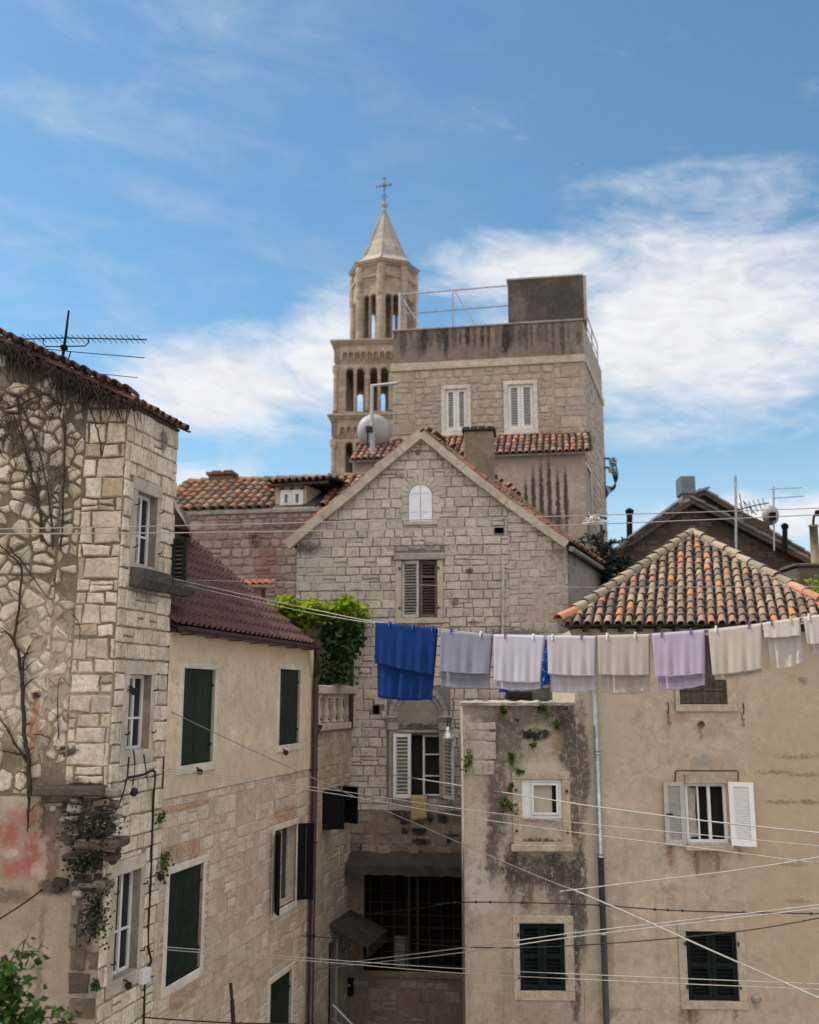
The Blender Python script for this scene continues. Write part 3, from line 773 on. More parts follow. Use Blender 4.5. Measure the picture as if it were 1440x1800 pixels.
# bare stems and dry growth on the face
def climb(pts, r0, seed, side=4):
    rng = random.Random(seed)
    P = []
    for x, y in pts:
        u, z = FL.p(x, y, -.05); P.append(Vector((u, -.055 - rng.uniform(0, .03), z)))
    P = spline(P, 5)
    for p in P[1:-1]: p.x += rng.uniform(-.010, .010); p.z += rng.uniform(-.010, .010)
    return P, [r0 * (1 - .75 * i / (len(P) - 1)) for i in range(len(P))]
VI = [('thick bare vine trunk rising from the plaster and forking over the rubble wall', [[(54, 1400), (52, 1340), (44, 1290), (40, 1210), (33, 1150), (27, 1120), (36, 1060), (38, 1000), (18, 975), (0, 955)], [(27, 1125), (14, 1112), (-5, 1110)], [(40, 1210), (44, 1160), (52, 1140), (56, 1136)], [(54, 1345), (30, 1310), (10, 1275), (-10, 1250)], [(50, 1330), (20, 1322), (0, 1318)], [(52, 1400), (50, 1450), (50, 1462)]], .031),
      ('bare vine stems fanning up the rubble wall to the tiled eave', [[(75, 952), (72, 900), (60, 850), (48, 800), (38, 745), (30, 690), (25, 650)], [(94, 965), (90, 900), (80, 840), (66, 780), (38, 712), (10, 660), (-5, 640)], [(108, 968), (112, 880), (116, 790), (110, 740), (95, 700), (60, 690), (20, 670)], [(178, 800), (176, 770), (165, 735), (148, 695), (138, 680)], [(116, 790), (112, 730), (100, 690), (110, 670), (150, 676)], [(60, 850), (45, 790), (20, 720), (-5, 690)], [(40, 712), (60, 700), (95, 690), (130, 668)], [(66, 780), (52, 740), (30, 715), (8, 720)]], .022),
      ('thin bare vine stems crossing the washed stones beside the corner', [[(15, 960), (50, 1000), (70, 1030), (95, 1060)], [(130, 1080), (142, 1105), (138, 1140)], [(105, 1300), (104, 1230), (108, 1190), (125, 1210)], [(180, 1190), (170, 1210)], [(60, 1290), (90, 1300), (70, 1330)]], .013)]
rv = random.Random(404)
for k in range(26):                    # fine stems of last year's growth
    x = rv.uniform(0, 118); y = rv.uniform(690, 900); ln = []
    for j in range(6): ln.append((x, y)); x += rv.uniform(-16, 13); y -= rv.uniform(8, 34)
    VI[1][1].append([q for q in ln if q[1] > 600 + q[0] * .5])
VI[1] = (VI[1][0], [l for l in VI[1][1] if len(l) > 2], VI[1][2])
for lab, lines, r0 in VI:
    mb = MB(); rg = random.Random(len(lines))
    for i, ln in enumerate(lines):
        P, rad = climb(ln, r0 * (1 if i == 0 else .62), i * 7 + len(lines)); mb.tube(P, rad if i < 9 else [q * .4 for q in rad], 5)
        for j in range(3, len(P) - 2, 4):      # twigs
            d = Vector((rg.choice((-1, 1)) * rg.uniform(.06, .22), -.01, rg.uniform(.02, .2)))
            mb.tube([P[j], P[j] + d * .5 + Vector((0, 0, .02)), P[j] + d], [rad[j] * .5, rad[j] * .35, .002], 4)
    tag(mb.build('bare_vine', M_bark), lab, 'vine', 'bare vines on the rubble house').matrix_basis = FL.M
mb = MB(); rng = random.Random(77)
for i in range(520):
    x = rng.choice((rng.gauss(30, 22), rng.gauss(110, 40), rng.gauss(165, 30), rng.gauss(240, 25) if rng.random() < .4 else rng.gauss(150, 25)))
    if not -20 < x < 262: continue
    u, z = FL.p(x, 700); z = zTop - k_up * u - rng.uniform(-.04, .10) if u < 0 else zTop - .03
    y0 = -rng.uniform(.04, .2)
    ln = abs(rng.gauss(0, .16)) + .05; a = rng.uniform(-.12, .12)
    P = [Vector((u, y0, z)), Vector((u + a * .5, y0 - .02, z - ln * .5)), Vector((u + a, y0 + .03, z - ln))]
    if u > 0: P = [p + Vector((0, 0, 0)) for p in P]
    mb.tube(P, [.009, .007, .002], 3, cap=False)
tag(mb.build('dry_creeper', M_bark), 'matted dry brown creeper hanging under the tiled eave', 'creeper').matrix_basis = FL.M
# tufts growing out of the broken corner
def tuft(F, px, py, w_, h_, n, size, mat, lab, seed, off=-.1, hang=.5, name='wall_plant', cat='plant', group='plants growing out of the walls'):
    rng = random.Random(seed); u, z = F.p(px, py, off); root = F.w(u, off, z)
    t_ = empty(name, Matrix.Translation(root), lab, cat, group)
    L = MB(); St = MB()
    for i in range(max(3, n // 14)):
        a = rng.uniform(-1, 1); b = rng.uniform(-.5, .5); k = rng.uniform(-hang, 1 - hang)
        e = Vector((F.U.x, F.U.y, 0)) * (a * w_ * .5) - Vector((F.V.x, F.V.y, 0)) * (abs(b) * w_ * .5) + Vector((0, 0, k * h_))
        St.tube([Vector((0, 0, 0)) + Vector((F.V.x, F.V.y, 0)) * .12, e * .5 + Vector((0, 0, .02)), e], [.006, .004, .002], 4)
        for j in range(14):
            q_ = rng.uniform(.25, 1.05); p = e * q_ + Vector((rng.gauss(0, 1), rng.gauss(0, 1), rng.gauss(0, 1))) * (w_ * .10)
            leaf(L, p, size, rng, 0, hang)
    L.build('leaves', mat, t_, Matrix.Translation(root)); St.build('stem', M_bark, t_, Matrix.Translation(root))
    return t_
tuft(FL, 165, 1462, .75, .5, 560, .045, M_moss, 'dark shaggy plant sprouting from the broken corner of the stone house', 1, -.2, .45)
tuft(FL, 168, 1590, .42, .75, 420, .045, M_moss, 'dark trailing plant hanging down beside the low stone window', 2, -.1, .6)
tuft(FL, 150, 1520, .5, .35, 280, .045, M_moss, 'sparse dark growth in the joints under the projecting stones', 5, -.08, .5)
tuft(FR, 283, 1437, .22, .18, 56, .05, M_fern, 'small round fern beside the black cable, upper of two', 3, -.04, .55)
tuft(FR, 284, 1512, .30, .34, 98, .055, M_fern, 'bushy hanging fern beside the black cable, lower of two', 4, -.04, .7)
tuft(FL, 166, 1735, .12, .2, 42, .06, M_leafd, 'small sprig low on the stone corner', 6, -.04, .4)
# cables on the shaded wall
def wall_cable(pts, lab, r=.011, off=-.03, F=None, mat=None, name='wall_cable', wob=.012, seed=1):
    F = F or FR; rng = random.Random(seed); P = []
    for x, y in pts:
        u, z = F.p(x, y, off); P.append(Vector((u + rng.uniform(-wob, wob), off, z)))
    mb = MB(); mb.tube(spline(P, 5), r, 5); o = mb.build(name, mat or M_cable); o.matrix_basis = F.M
    return tag(o, lab, 'cable', 'cables fixed to the left walls')
wall_cable([(226, 1330), (222, 1370), (212, 1410), (196, 1440), (180, 1470)], 'black cable slanting down across the stone corner under the middle window', seed=2)
wall_cable([(224, 1367), (250, 1362), (272, 1356), (270, 1400), (267, 1480), (266, 1545), (263, 1600), (260, 1660), (266, 1690), (256, 1720), (252, 1800), (250, 1850)], 'long black cable running down the joint between stone house and yellow house', .016, seed=3)
wall_cable([(235, 1318), (238, 1340), (234, 1380)], 'short black cable below the middle stone window', .008, seed=4)
wall_cable([(253, 1326), (256, 1350), (259, 1374)], 'short black wire with a hook beside the middle stone window', .008, seed=5)
mb = MB(); r_ = FR.rect(242, 1702, 254, 1728); mb.box(r_[0], -.09, r_[1], r_[2], 0, r_[3], 0, None, .012)
o = mb.build('junction_box', M_white); o.matrix_basis = FR.M; tag(o, 'small white junction box on the wall beside the low stone window', 'electrical box')
mb = MB(); mb.lathe([(.055, 0), (.05, .05), (.03, .07)], (0, 0, 0), 10, 0, Matrix.Translation((FR.p(232, 1392)[0], -.0, FR.p(232, 1392)[1])) @ Matrix.Rotation(R(90), 4, 'X'))
o = mb.build('wall_boss', M_iron); o.matrix_basis = FR.M; tag(o, 'round dark iron boss on the pale stones under the cable bend', 'wall fitting')

# ------------------------------------------------------------------ antenna on the rubble house
pA_ = at(110, 632, 13.6)
AN = empty('roof_antenna', Matrix.Translation(pA_), 'black television antenna with a long comb of rods above the rubble house', 'antenna', None)
def T13(x, y, d=13.6): return at(x, y, d) - pA_
mb = MB(); mb.tube([T13(105, 660), T13(110, 632), T13(117, 580), T13(121, 546)], [.022, .022, .018, .014], 6); mb.build('mast', M_black, AN, wm(AN))
mb = MB(); mb.tube([T13(42, 596), T13(117, 594), T13(258, 597, 13.2)], .010, 6)
for i in range(22):
    x = 46 + i * 9.6; dd = 13.6 - (x - 110) * .0027; p = T13(x, 595.5 + (x - 110) * .012, dd)
    mb.tube([p + Vector((-.03, -.09, .03)), p + Vector((.03, .09, -.025))], .006, 4)
mb.tube([T13(76, 596), T13(76, 604), T13(80, 609), T13(112, 609), T13(150, 608), T13(155, 603), T13(156, 596)], .009, 6)
mb.box(-.04, -.04, -.03, .04, .04, .03, 0, Matrix.Translation(T13(113, 611)))
mb.build('boom', M_black, AN, wm(AN))
mb = MB(); mb.tube([T13(76, 613), T13(122, 618), T13(254, 629, 13.2)], .007, 5); mb.tube([T13(119, 636), T13(124, 619)], .010, 5); mb.build('boom', M_black, AN, wm(AN))
mb = MB(); mb.tube([T13(108, 652), T13(165, 656, 13.5), T13(242, 664, 13.2)], .006, 5); mb.build('boom', M_black, AN, wm(AN))

# ------------------------------------------------------------------ yellow house
uY1 = FR.p(549, 1200)[0]
YH = empty('yellow_house', Matrix.Translation((S.x, S.y, 0)) @ Matrix.Rotation(R(AL), 4, 'Z'), 'yellow plastered house with dark green shutters under a ribbed brown roof', 'house')
zY = FR.p(430, 1128)[1] + .02
YO = [FR.rect(318, 1176, 374, 1342), FR.rect(489, 1177, 525, 1308), FR.rect(294, 1528, 354, 1716), FR.rect(482, 1455, 520, 1592), FR.rect(473, 1718, 511, 1900)]
YO = [(o_[0], max(o_[1], .4), o_[2], o_[3]) for o_ in YO]
stc = (.40, .25, .15)
M_yel = plaster_mat('yellow_plaster', (.60, .495, .355), (.57, .465, .34), (.48, .39, .29), .14, (.28, .21, .15), bump=.25, pit=.08,
                    bl=[BL(FR, 440, 1148, 150, 22, (.58, .47, .29), .5, .5), BL(FR, 450, 1240, 60, 50, (.42, .345, .27), .4), BL(FR, 420, 1350, 140, 40, (.44, .365, .285), .5)])
M_ywash = plaster_mat('washed_wall', (.46, .375, .29), (.41, .335, .26), (.50, .42, .33), .15, (.24, .175, .12), bump=.6, scale=1.4,
                      bl=[BL(FR, 325, 1418, 50, 9, (.44, .22, .12), .55, .8), BL(FR, 330, 1362, 40, 10, (.42, .30, .17), .6, .7), BL(FR, 505, 1340, 34, 20, (.40, .25, .15), .6, .7),
                          BL(FR, 500, 1425, 20, 22, (.44, .22, .11), .6, .9), BL(FR, 300, 1500, 30, 30, (.42, .27, .17), .6, .7), BL(FR, 350, 1640, 20, 60, (.44, .25, .14), .5, .8), BL(FR, 320, 1740, 40, 40, (.40, .27, .18), .55, .8), BL(FR, 500, 1650, 24, 60, (.40, .28, .2), .5, .9)])
M_ystone = stone_mat('washed_stone', [(.54, .455, .36), (.49, .41, .325), (.58, .50, .41), (.47, .39, .305), (.51, .41, .325), (.55, .47, .385)], .15, (.30, .215, .145), .4)
zYs = FR.p(430, 1375)[1]
mb = MB(); polY = [(uS, 0), (uY1, 0), (uY1, zY), (uS, zY)]
top = [o_ for o_ in YO[:2]]; low = YO[2:]
wall_face(mb, [(uS, zYs), (uY1, zYs), (uY1, zY), (uS, zY)], top, 0, -.018, .2)
mb.face([(uS, -.018, zYs), (uY1, -.018, zYs), (uY1, 0, zYs), (uS, 0, zYs)], 0)
mb.build('wall', M_yel, YH, FR.M)
mb = MB(); wall_face(mb, [(uS, 0), (uY1, 0), (uY1, zYs), (uS, zYs)], low, 0, 0, .22)
hol = [(o_[0] - .11, o_[1] - .11, o_[2] + .10, o_[3] + .12) for o_ in low]
BRK = [FR.rect(283, 1520, 293, 1730), FR.rect(356, 1510, 365, 1700), FR.rect(286, 1482, 352, 1516), FR.rect(300, 1370, 350, 1384), FR.rect(484, 1330, 524, 1372), FR.rect(480, 1420, 522, 1446), FR.rect(290, 1412, 368, 1424), FR.rect(300, 1735, 352, 1765)]
hol = hol + BRK[2:]
M_brick = stone_mat('old_brick', [(.42, .28, .195), (.38, .245, .165), (.46, .33, .235), (.41, .30, .215)], .25, (.2, .14, .1), .4)
for i, b_ in enumerate(BRK):
    if i == 2: courses(mb, [(b_[0], b_[1]), (b_[2], b_[1]), (b_[2], b_[3]), (b_[0], b_[3])], [], (b_[3] - b_[1], b_[3] - b_[1] + .001), (.05, .07), .016, .012, .008, 140, 2, jit=.004, split=0, keep=.9)
    else: courses(mb, [(b_[0], b_[1]), (b_[2], b_[1]), (b_[2], b_[3]), (b_[0], b_[3])], [grow(o_, .1) for o_ in low], (.055, .07), (.13, .22), .016, .012, .008, 141 + i, 2, jit=.005, split=0, keep=.85)
courses(mb, [(uS + .02, 0), (uY1, 0), (uY1, zYs - .02), (uS + .02, zYs - .02)], hol, (.16, .27), (.18, .40), .016, .009, .012, 41, 1, jit=.012, keepf=lambda u, z: .92 if u < uS + 1.5 else .72)
mb.build('wall', [M_ywash, M_ystone, M_brick], YH, FR.M)
bx = FR.back(uY1)
mb = MB(); e2 = FR.back(uY1, 5.5); e3 = FR.back(uS, 5.5); shell(mb, [tuple(bx), tuple(e2), tuple(e3), tuple(FR.back(uS, .01))], 0, zY)
mb.build('wall', M_yel, YH)
# roof
FV = Frame(*FR.w(uY1 - .32, -.10, 0).to_2d(), AL + 90)
zv0 = zY + .06
pv = FV.p(331, 946); m_up = (pv[1] - zv0) / pv[0]
print('yellow roof slope', m_up, 'run', pv[0])
rO = FR.w(uS - .05, -.12, zv0); rU = Vector((FR.U.x, FR.U.y, 0)); rV = Vector((FR.V.x, FR.V.y, m_up)).normalized(); rN = rU.cross(rV).normalized()
if rN.z < 0: rN = -rN
Wd = uY1 - .32 - uS + .05; Ln = pv[0] * math.sqrt(1 + m_up * m_up) + .1
mb = MB(); nu_ = 30; step = .31; rows = []
for iv in range(int(Ln / step) + 1):
    for fv, hgt in ((0, .048), (.96, .0)):
        v = min((iv + fv) * step, Ln); row = []
        for iu in range(nu_ * 6 + 1):
            ph = (iu % 6) / 6; bum = max(0, math.sin(ph * 2 * math.pi)) ** .7 * .062
            row.append(rO + rU * (iu / (nu_ * 6) * Wd) + rV * v + rN * (bum + hgt))
        rows.append(row)
mb.grid(rows, 0)
q = [rO, rO + rU * Wd, rO + rU * Wd + rV * Ln, rO + rV * Ln]
mb.face([p - rN * .02 for p in q], 1)
mb.face([q[1] - rN * .09, q[2] - rN * .09, q[2] + rN * .05, q[1] + rN * .05], 1)
def brown_roof():
    m, tt, bs, ob = material('ribbed_brown_sheet')
    n = tt.noise(ob, 1.6, 7, .7); n2 = tt.noise(ob, 14, 6, .7)
    col = tt.mix(tt.smooth(n, .3, .7), (.075, .040, .036), (.125, .068, .058))
    col = tt.mix(.6, col, tt.ramp(n2, [(.3, .65), (.6, 1.1)]), 'MULTIPLY')
    tt.put(bs.inputs['Base Color'], col); bs.inputs['Roughness'].default_value = .75
    return m
M_brs = brown_roof()
mb.build('roof', [M_brs, M_wood], YH)
# back slope so that the roof is closed from behind
mb = MB(); rb = rO + rV * Ln
mb.face([rb, rb + rU * Wd, rb + rU * Wd + Vector((FR.V.x * 2.6, FR.V.y * 2.6, -1.9)), rb + Vector((FR.V.x * 2.6, FR.V.y * 2.6, -1.9))]); mb.build('roof', M_brs, YH)
# gutter
mb = MB(); A = [math.pi * k / 6 for k in range(7)]; gy, gz = -.19, zv0 - .005
rows = []
for u in [uS + .0 + (uY1 - .26 - uS) * k / 24 for k in range(25)]:
    rows.append([(u, gy - .075 * math.cos(a), gz - .085 * math.sin(a)) for a in A] + [(u, gy + .066, gz), (u, gy, gz - .07), (u, gy - .066, gz)])
mb.grid(rows, 0); n = len(rows[0])
mb.face(rows[0][:7]); mb.face(rows[-1][:7][::-1])
for k in range(7): u = uS + .3 + k * (uY1 - uS) / 7.2; mb.box(u, gy - .05, gz - .10, u + .03, -.02, gz - .087)
mb.box(uS, -.10, zY - .02, uY1 - .28, -.02, zY + .03)
mb.build('gutter', M_gutter, YH, FR.M)
mb = MB(); uP = uY1 - .07
P = [(uP - .22, gy, gz - .08), (uP - .22, gy, gz - .2), (uP - .12, -.17, gz - .36), (uP + .04, -.14, gz - .52), (uP, -.10, gz - .65), (uP, -.10, .1)]
mb.tube(spline(P[:5], 4) + [Vector(P[5])], .055, 10)
for q_ in (1.5, 3.0, 4.6, 5.9): mb.tube([(uP, -.10, q_), (uP, -.10, q_ + .05)], .066, 10); mb.box(uP - .015, -.10, q_ + .01, uP + .015, .0, q_ + .04)
zb = FR.p(538, 1284)[1]; mb.tube([(uP, -.10, zb - .1), (uP + .10, -.11, zb - .02), (uP + .16, -.11, zb + .02)], .05, 8); mb.tube([(uP + .155, -.11, zb + .0), (uP + .155, -.11, zb + .09)], [.06, .09], 8)
mb.build('drainpipe', M_gutter, YH, FR.M, True)
for i, o_ in enumerate(YO):
    y_ = -.018 if i < 2 else 0
    mb = MB(); surround(mb, o_, .10, .12 if i != 4 else 0, .085, .10, .02, y_, inn=.05); wn = mb.build('window', M_trimw, YH, FR.M)
    w2 = (o_[2] - o_[0]); hh = o_[3] - o_[1]
    if i != 3:
        mb = MB(); yy = .035 + y_
        for k in (0, 1): shutter_leaf(mb, w2 / 2 - .012, hh - .02, MT(o_[0] + .006 + k * w2 / 2, yy, o_[1] + .01), 'planks', .04, rails=(hh * .5,))
        for k in (.18, .82):
            for e in (o_[0] - .01, o_[2] - .05): mb.box(e, yy - .02, o_[1] + hh * k, e + .06, yy, o_[1] + hh * k + .03)
        mb.build('shutter', M_green, wn, FR.M)
        mb = MB(); mb.box(o_[0], .12, o_[1], o_[2], .13, o_[3]); mb.build('pane', M_glass, wn, FR.M)
    else:
        mb = MB(); casement(mb, o_, .13, .05, (o_[0] + w2 * .62,)); mb.build('frame', M_whiteold, wn, FR.M)
        pane(wn, FR, o_, .17)
        r_ = Frame(*FR.back(o_[2] + .03, -.04), AL - 68).rect(520, 1456, 553, 1577)
        mb = MB(); shutter_leaf(mb, r_[2], hh, MT(o_[2] + .02, -.03, o_[1], -68), 'planks', .045); mb.build('shutter', M_black, wn, FR.M)
        mb = MB(); shutter_leaf(mb, .30, hh, MT(o_[0] - .0, -.02, o_[1], -150), 'planks', .045); mb.build('shutter', M_black, wn, FR.M)
# small bulkhead lights / pulleys
for (px, py, lab) in ((348, 1357, 'black pulley hook under the large upper green shutters'), (500, 1323, 'black pulley hook under the narrow green shutters'), (232, 1215, 'black clothesline pulley on the jamb of the middle stone window'), (279, 1542, 'black pulley hook at the top corner of the low green shutters'), (222, 1732, 'black pulley hook below the low stone window')):
    u, z = FR.p(px, py, -.06)
    P_ = empty('pulley', FR.M @ Matrix.Translation((u, 0, z)), lab, 'pulley', 'clothesline pulleys')
    Mx = FR.M @ Matrix.Translation((u, -.09, z))
    mb = MB(); mb.lathe([(.045, -.012), (.03, 0), (.045, .012)], (0, 0, 0), 10, 0, Matrix.Rotation(R(90), 4, 'Y')); mb.build('wheel', M_iron, P_, Mx)
    mb = MB(); mb.tube([(0, .09, .06), (0, .03, .055), (0, 0, .0), (.0, 0, -.05)], .012, 5); mb.build('bracket', M_iron, P_, Mx)

# ------------------------------------------------------------------ terrace house at the end of the alley
uT1 = FR.p(619, 1400)[0]
TH = empty('terrace_house', FR.M @ Matrix.Translation((uY1, 0, 0)), 'pale washed wall with a stone balustrade terrace in the alley corner', 'house')
zT = FR.p(580, 1283)[1]
TO = [FR.rect(566, 1386, 600, 1452), FR.rect(538, 1678, 549, 1750)]
DO = FR.rect(577, 1654, 589, 1900); DO = (DO[0], 1.0, DO[2], DO[3])
M_twash = plaster_mat('terrace_wash', (.39, .33, .25), (.33, .275, .205), (.42, .36, .28), .35, (.17, .13, .095), bump=.6, scale=1.3,
                      bl=[BL(FR, 575, 1330, 30, 50, (.27, .22, .165), .5), BL(FR, 600, 1600, 18, 120, (.25, .20, .155), .5)])
M_tst = stone_mat('terrace_stone', [(.42, .365, .285), (.37, .32, .25), (.46, .40, .32), (.34, .29, .22)], .35, (.16, .13, .10), .5)
mb = MB(); wall_face(mb, [(uY1, 0), (uT1, 0), (uT1, zT), (uY1, zT)], TO + [DO], 0, 0, .22)
courses(mb, [(uY1, 0), (uT1, 0), (uT1, zT), (uY1, zT)], [grow(o_, .08) for o_ in TO + [DO]], (.17, .27), (.2, .42), .016, .010, .012, 51, 1, keepf=lambda u, z: .8)
mb.build('wall', [M_twash, M_tst], TH, FR.M)
mb = MB(); mb.face([tuple(FR.w(uY1, 0, zT - .02)), tuple(FR.w(uT1, 0, zT - .02)), tuple(FR.w(uT1, 6, zT - .02)), tuple(FR.w(uY1, 6, zT - .02))]); mb.build('terrace_floor', M_twash, TH)
mb = MB(); z1 = FR.p(580, 1205)[1]; bl_ = MB()
mb.box(uY1, -.10, zT - .0, uT1, .14, zT + .13, 0, None, .015); mb.box(uY1, -.13, z1 - .17, uT1, .16, z1, 0, None, .02)
mb.box(uY1 + .02, -.08, zT + .13, uY1 + .24, .12, z1 - .17, 0, None, .01); mb.box(uT1 - .24, -.08, zT + .13, uT1 - .01, .12, z1 - .17, 0, None, .01)
bal = mb.build('balustrade', M_trim, TH, FR.M)
hb = z1 - .17 - zT - .13
for k in range(5):
    u = uY1 + .40 + k * (uT1 - uY1 - .72) / 4
    mb = MB(); mb.lathe([(.075, 0), (.075, .05), (.04, .08), (.05, .12), (.085, hb * .34), (.06, hb * .5), (.04, hb * .66), (.045, hb - .10), (.07, hb - .06), (.075, hb)], (u, .02, zT + .13), 12)
    mb.build('baluster', M_trim, bal, FR.M, True)
o_ = TO[0]
mb = MB(); surround(mb, o_, .03, .05, .03, .05, .01, 0, inn=.05); wn = mb.build('window', M_twash, TH, FR.M)
mb = MB(); casement(mb, o_, .14, .045, ((o_[0] + o_[2]) / 2,)); mb.build('frame', M_whiteold, wn, FR.M); pane(wn, FR, o_, .17)
w2 = (o_[2] - o_[0]) / 2
for a_, ux in ((-62, o_[0] + .0), (-118, o_[2] - .0)):
    mb = MB(); shutter_leaf(mb, .42, o_[3] - o_[1], MT(ux, -.02, o_[1], a_), 'planks', .04); mb.build('shutter', M_black, wn, FR.M)
o_ = TO[1]
mb = MB(); surround(mb, o_, .08, .08, .08, .08, .015, 0, inn=.05); wn = mb.build('window', M_trimg, TH, FR.M); pane(wn, FR, o_, .15)
mb = MB(); surround(mb, DO, .0, 0, .20, .12, .04, 0, inn=.1); dn = mb.build('door', M_trimg, TH, FR.M)
mb = MB(); mb.box(DO[0], .1, DO[1], DO[2], .15, DO[3]); mb.build('door_leaf', M_black, dn, FR.M)
# little grey canopy over that door
zc = FR.p(610, 1640)[1]; u0 = FR.p(578, 1640)[0]
mb = MB()
q = [(u0, 0, zc + .42), (uT1 + .0, 0, zc + .42), (uT1 + .0, -.78, zc + .05), (u0, -.78, zc + .05)]
mb.face(q); mb.face([(a, b, c - .04) for a, b, c in q][::-1])
for i in range(4): a, b = q[i], q[(i + 1) % 4]; mb.face([a, b, (b[0], b[1], b[2] - .04), (a[0], a[1], a[2] - .04)])
mb.box(u0, -.80, zc - .16, uT1, -.76, zc + .05)
mb.build('canopy', plain('grey_canopy', (.05, .048, .044), .8, 0, .4, 5, .1), TH, FR.M)
mb = MB(); r0 = FR.p(577, 1770)
mb.tube([FR.w(*(FR.p(576, 1765)[0], -.1), FR.p(576, 1765)[1]), at(630, 1812, 20.2)], .025, 6); mb.tube([FR.w(*(FR.p(576, 1780)[0], -.1), FR.p(576, 1780)[1] - .1), at(622, 1818, 20.0)], .02, 6)
mb.tube([at(600, 1787, 20.6), at(600, 1840, 20.6)], .02, 6)
tag(mb.build('handrail', M_steel), 'slanting metal handrail below the dark door with the grey canopy', 'handrail')
# ------------------------------------------------------------------ gabled stone house closing the alley
g0 = on_left(619, 1230)
FG = Frame(g0.x, g0.y, -7)
GH = empty('gable_house', FG.M, 'gabled stone house in the middle with louvred windows and a white arched attic hatch', 'house')
SK = Vector((math.sin(R(21)), math.cos(R(21)), 0))          # the ridge and eaves run back along this direction
uGL = FG.p(522, 1000)[0]; uGR = FG.p(998, 1000)[0]
apx = FG.p(742, 764); kR = FG.p(892, 884); eR = FG.p(998, 957); eL = FG.p(522, 950)
uk = kR[0]
P1 = [(uGL, 0), (uk, 0), kR, apx, (uGL, eL[1])]; P2 = [(uk, 0), (uGR, 0), (uGR, eR[1]), kR]
mid = FG.rect(706, 985, 769, 1086); low = FG.rect(717, 1292, 776, 1400); gril = FG.rect(640, 1534, 830, 1708)
v1 = FG.rect(656, 1240, 667, 1255); v2 = FG.rect(870, 925, 885, 937)
holes = [mid, low, gril, (*v1, .3), (*v2, .3)]
att = FG.rect(718, 850, 761, 916); niche = FG.rect(680, 1205, 792, 1404)
bk_ = (.03, .027, .024)
M_gm = plaster_mat('gable_mortar', (.20, .18, .155), (.15, .135, .115), None, .3, (.07, .063, .055), bump=.5, scale=1.4, bl=[BL(FG, 950, 1040, 70, 90, (.42, .355, .31), .95, .6), BL(FG, 565, 1000, 40, 40, (.40, .365, .31), .8, .6)])
GBL = [BL(FG, 545, 965, 26, 14, (.04, .037, .033), .85, .6), BL(FG, 800, 1058, 9, 9, (.15, .10, .07), .85, .3), BL(FG, 825, 1004, 8, 6, (.04, .03, .025), .9, .4), BL(FG, 833, 1095, 9, 8, (.20, .12, .09), .8, .3),
       BL(FG, 975, 990, 20, 24, (.14, .125, .11), .8), BL(FG, 735, 795, 5, 7, (.06, .05, .05), .8, .3), BL(FG, 705, 838, 9, 5, (.16, .13, .10), .8, .5),
       BL(FG, 737, 965, 60, 10, (.12, .115, .11), .55), BL(FG, 730, 1098, 34, 10, (.09, .08, .07), .7), BL(FG, 570, 1000, 46, 40, (.40, .37, .315), .6, .8), BL(FG, 740, 880, 60, 50, (.42, .385, .33), .25),
       BL(FG, 905, 1112, 60, 9, (.05, .047, .045), .75), BL(FG, 940, 1060, 44, 60, (.38, .335, .30), .5, .9), BL(FG, 985, 1060, 18, 70, (.30, .25, .25), .5), BL(FG, 860, 800, 24, 20, (.13, .12, .11), .5)]
M_gs = stone_mat('gable_stone', [(.50, .435, .385), (.46, .40, .355), (.54, .475, .42), (.48, .425, .385), (.51, .44, .38), (.43, .38, .34)], .22, (.14, .125, .11), .55, bl=GBL)
z15 = FG.p(720, 1425)[1]
mb = MB()
for P_ in (P1, P2): wall_face(mb, clip(P_, 0, -1, -z15), holes, 0, 0, .24, back=2)
skip = [grow(mid, .12), niche, grow(v1, .02), grow(v2, .02), (mid[0] - .16, mid[3], mid[2] + .16, mid[3] + .2), att]
courses(mb, clip(P1, 0, -1, -z15), skip, (.15, .25), (.18, .40), .010, .014, .012, 61, 1, jit=.011, split=.14)
courses(mb, clip(P2, 0, -1, -z15), skip, (.15, .25), (.18, .40), .010, .014, .012, 62, 1, jit=.011, split=.14, keepf=lambda u, z: .3 if (u > FG.p(925, 1000)[0] and z < FG.p(950, 975)[1]) else 1)
mb.build('wall', [M_gm, M_gs, M_dark], GH, FG.M)
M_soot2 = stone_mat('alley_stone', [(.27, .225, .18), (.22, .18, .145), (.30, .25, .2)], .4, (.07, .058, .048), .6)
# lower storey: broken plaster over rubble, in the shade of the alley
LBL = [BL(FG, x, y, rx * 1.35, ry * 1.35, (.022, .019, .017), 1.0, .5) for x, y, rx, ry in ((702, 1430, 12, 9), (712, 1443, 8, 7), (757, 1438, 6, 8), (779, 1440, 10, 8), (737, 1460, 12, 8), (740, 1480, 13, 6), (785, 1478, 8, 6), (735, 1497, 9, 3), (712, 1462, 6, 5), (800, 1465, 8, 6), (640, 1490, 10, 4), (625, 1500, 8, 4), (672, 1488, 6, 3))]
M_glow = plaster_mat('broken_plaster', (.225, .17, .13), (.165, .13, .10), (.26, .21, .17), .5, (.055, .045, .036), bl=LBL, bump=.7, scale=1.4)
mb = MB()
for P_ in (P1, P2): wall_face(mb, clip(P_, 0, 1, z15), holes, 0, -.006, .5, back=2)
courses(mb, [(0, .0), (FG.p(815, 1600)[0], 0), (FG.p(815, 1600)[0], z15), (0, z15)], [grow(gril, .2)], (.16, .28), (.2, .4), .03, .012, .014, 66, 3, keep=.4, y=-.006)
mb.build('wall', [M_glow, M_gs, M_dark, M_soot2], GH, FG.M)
dB = 8.0
def gb(u, d=dB): q = FG.w(u, 0, 0) + SK * d; return (q.x, q.y)
mb = MB()
shell(mb, [tuple(FG.back(uGR)), gb(uGR)], 0, eR[1]); mb.build('wall', M_gm, GH)
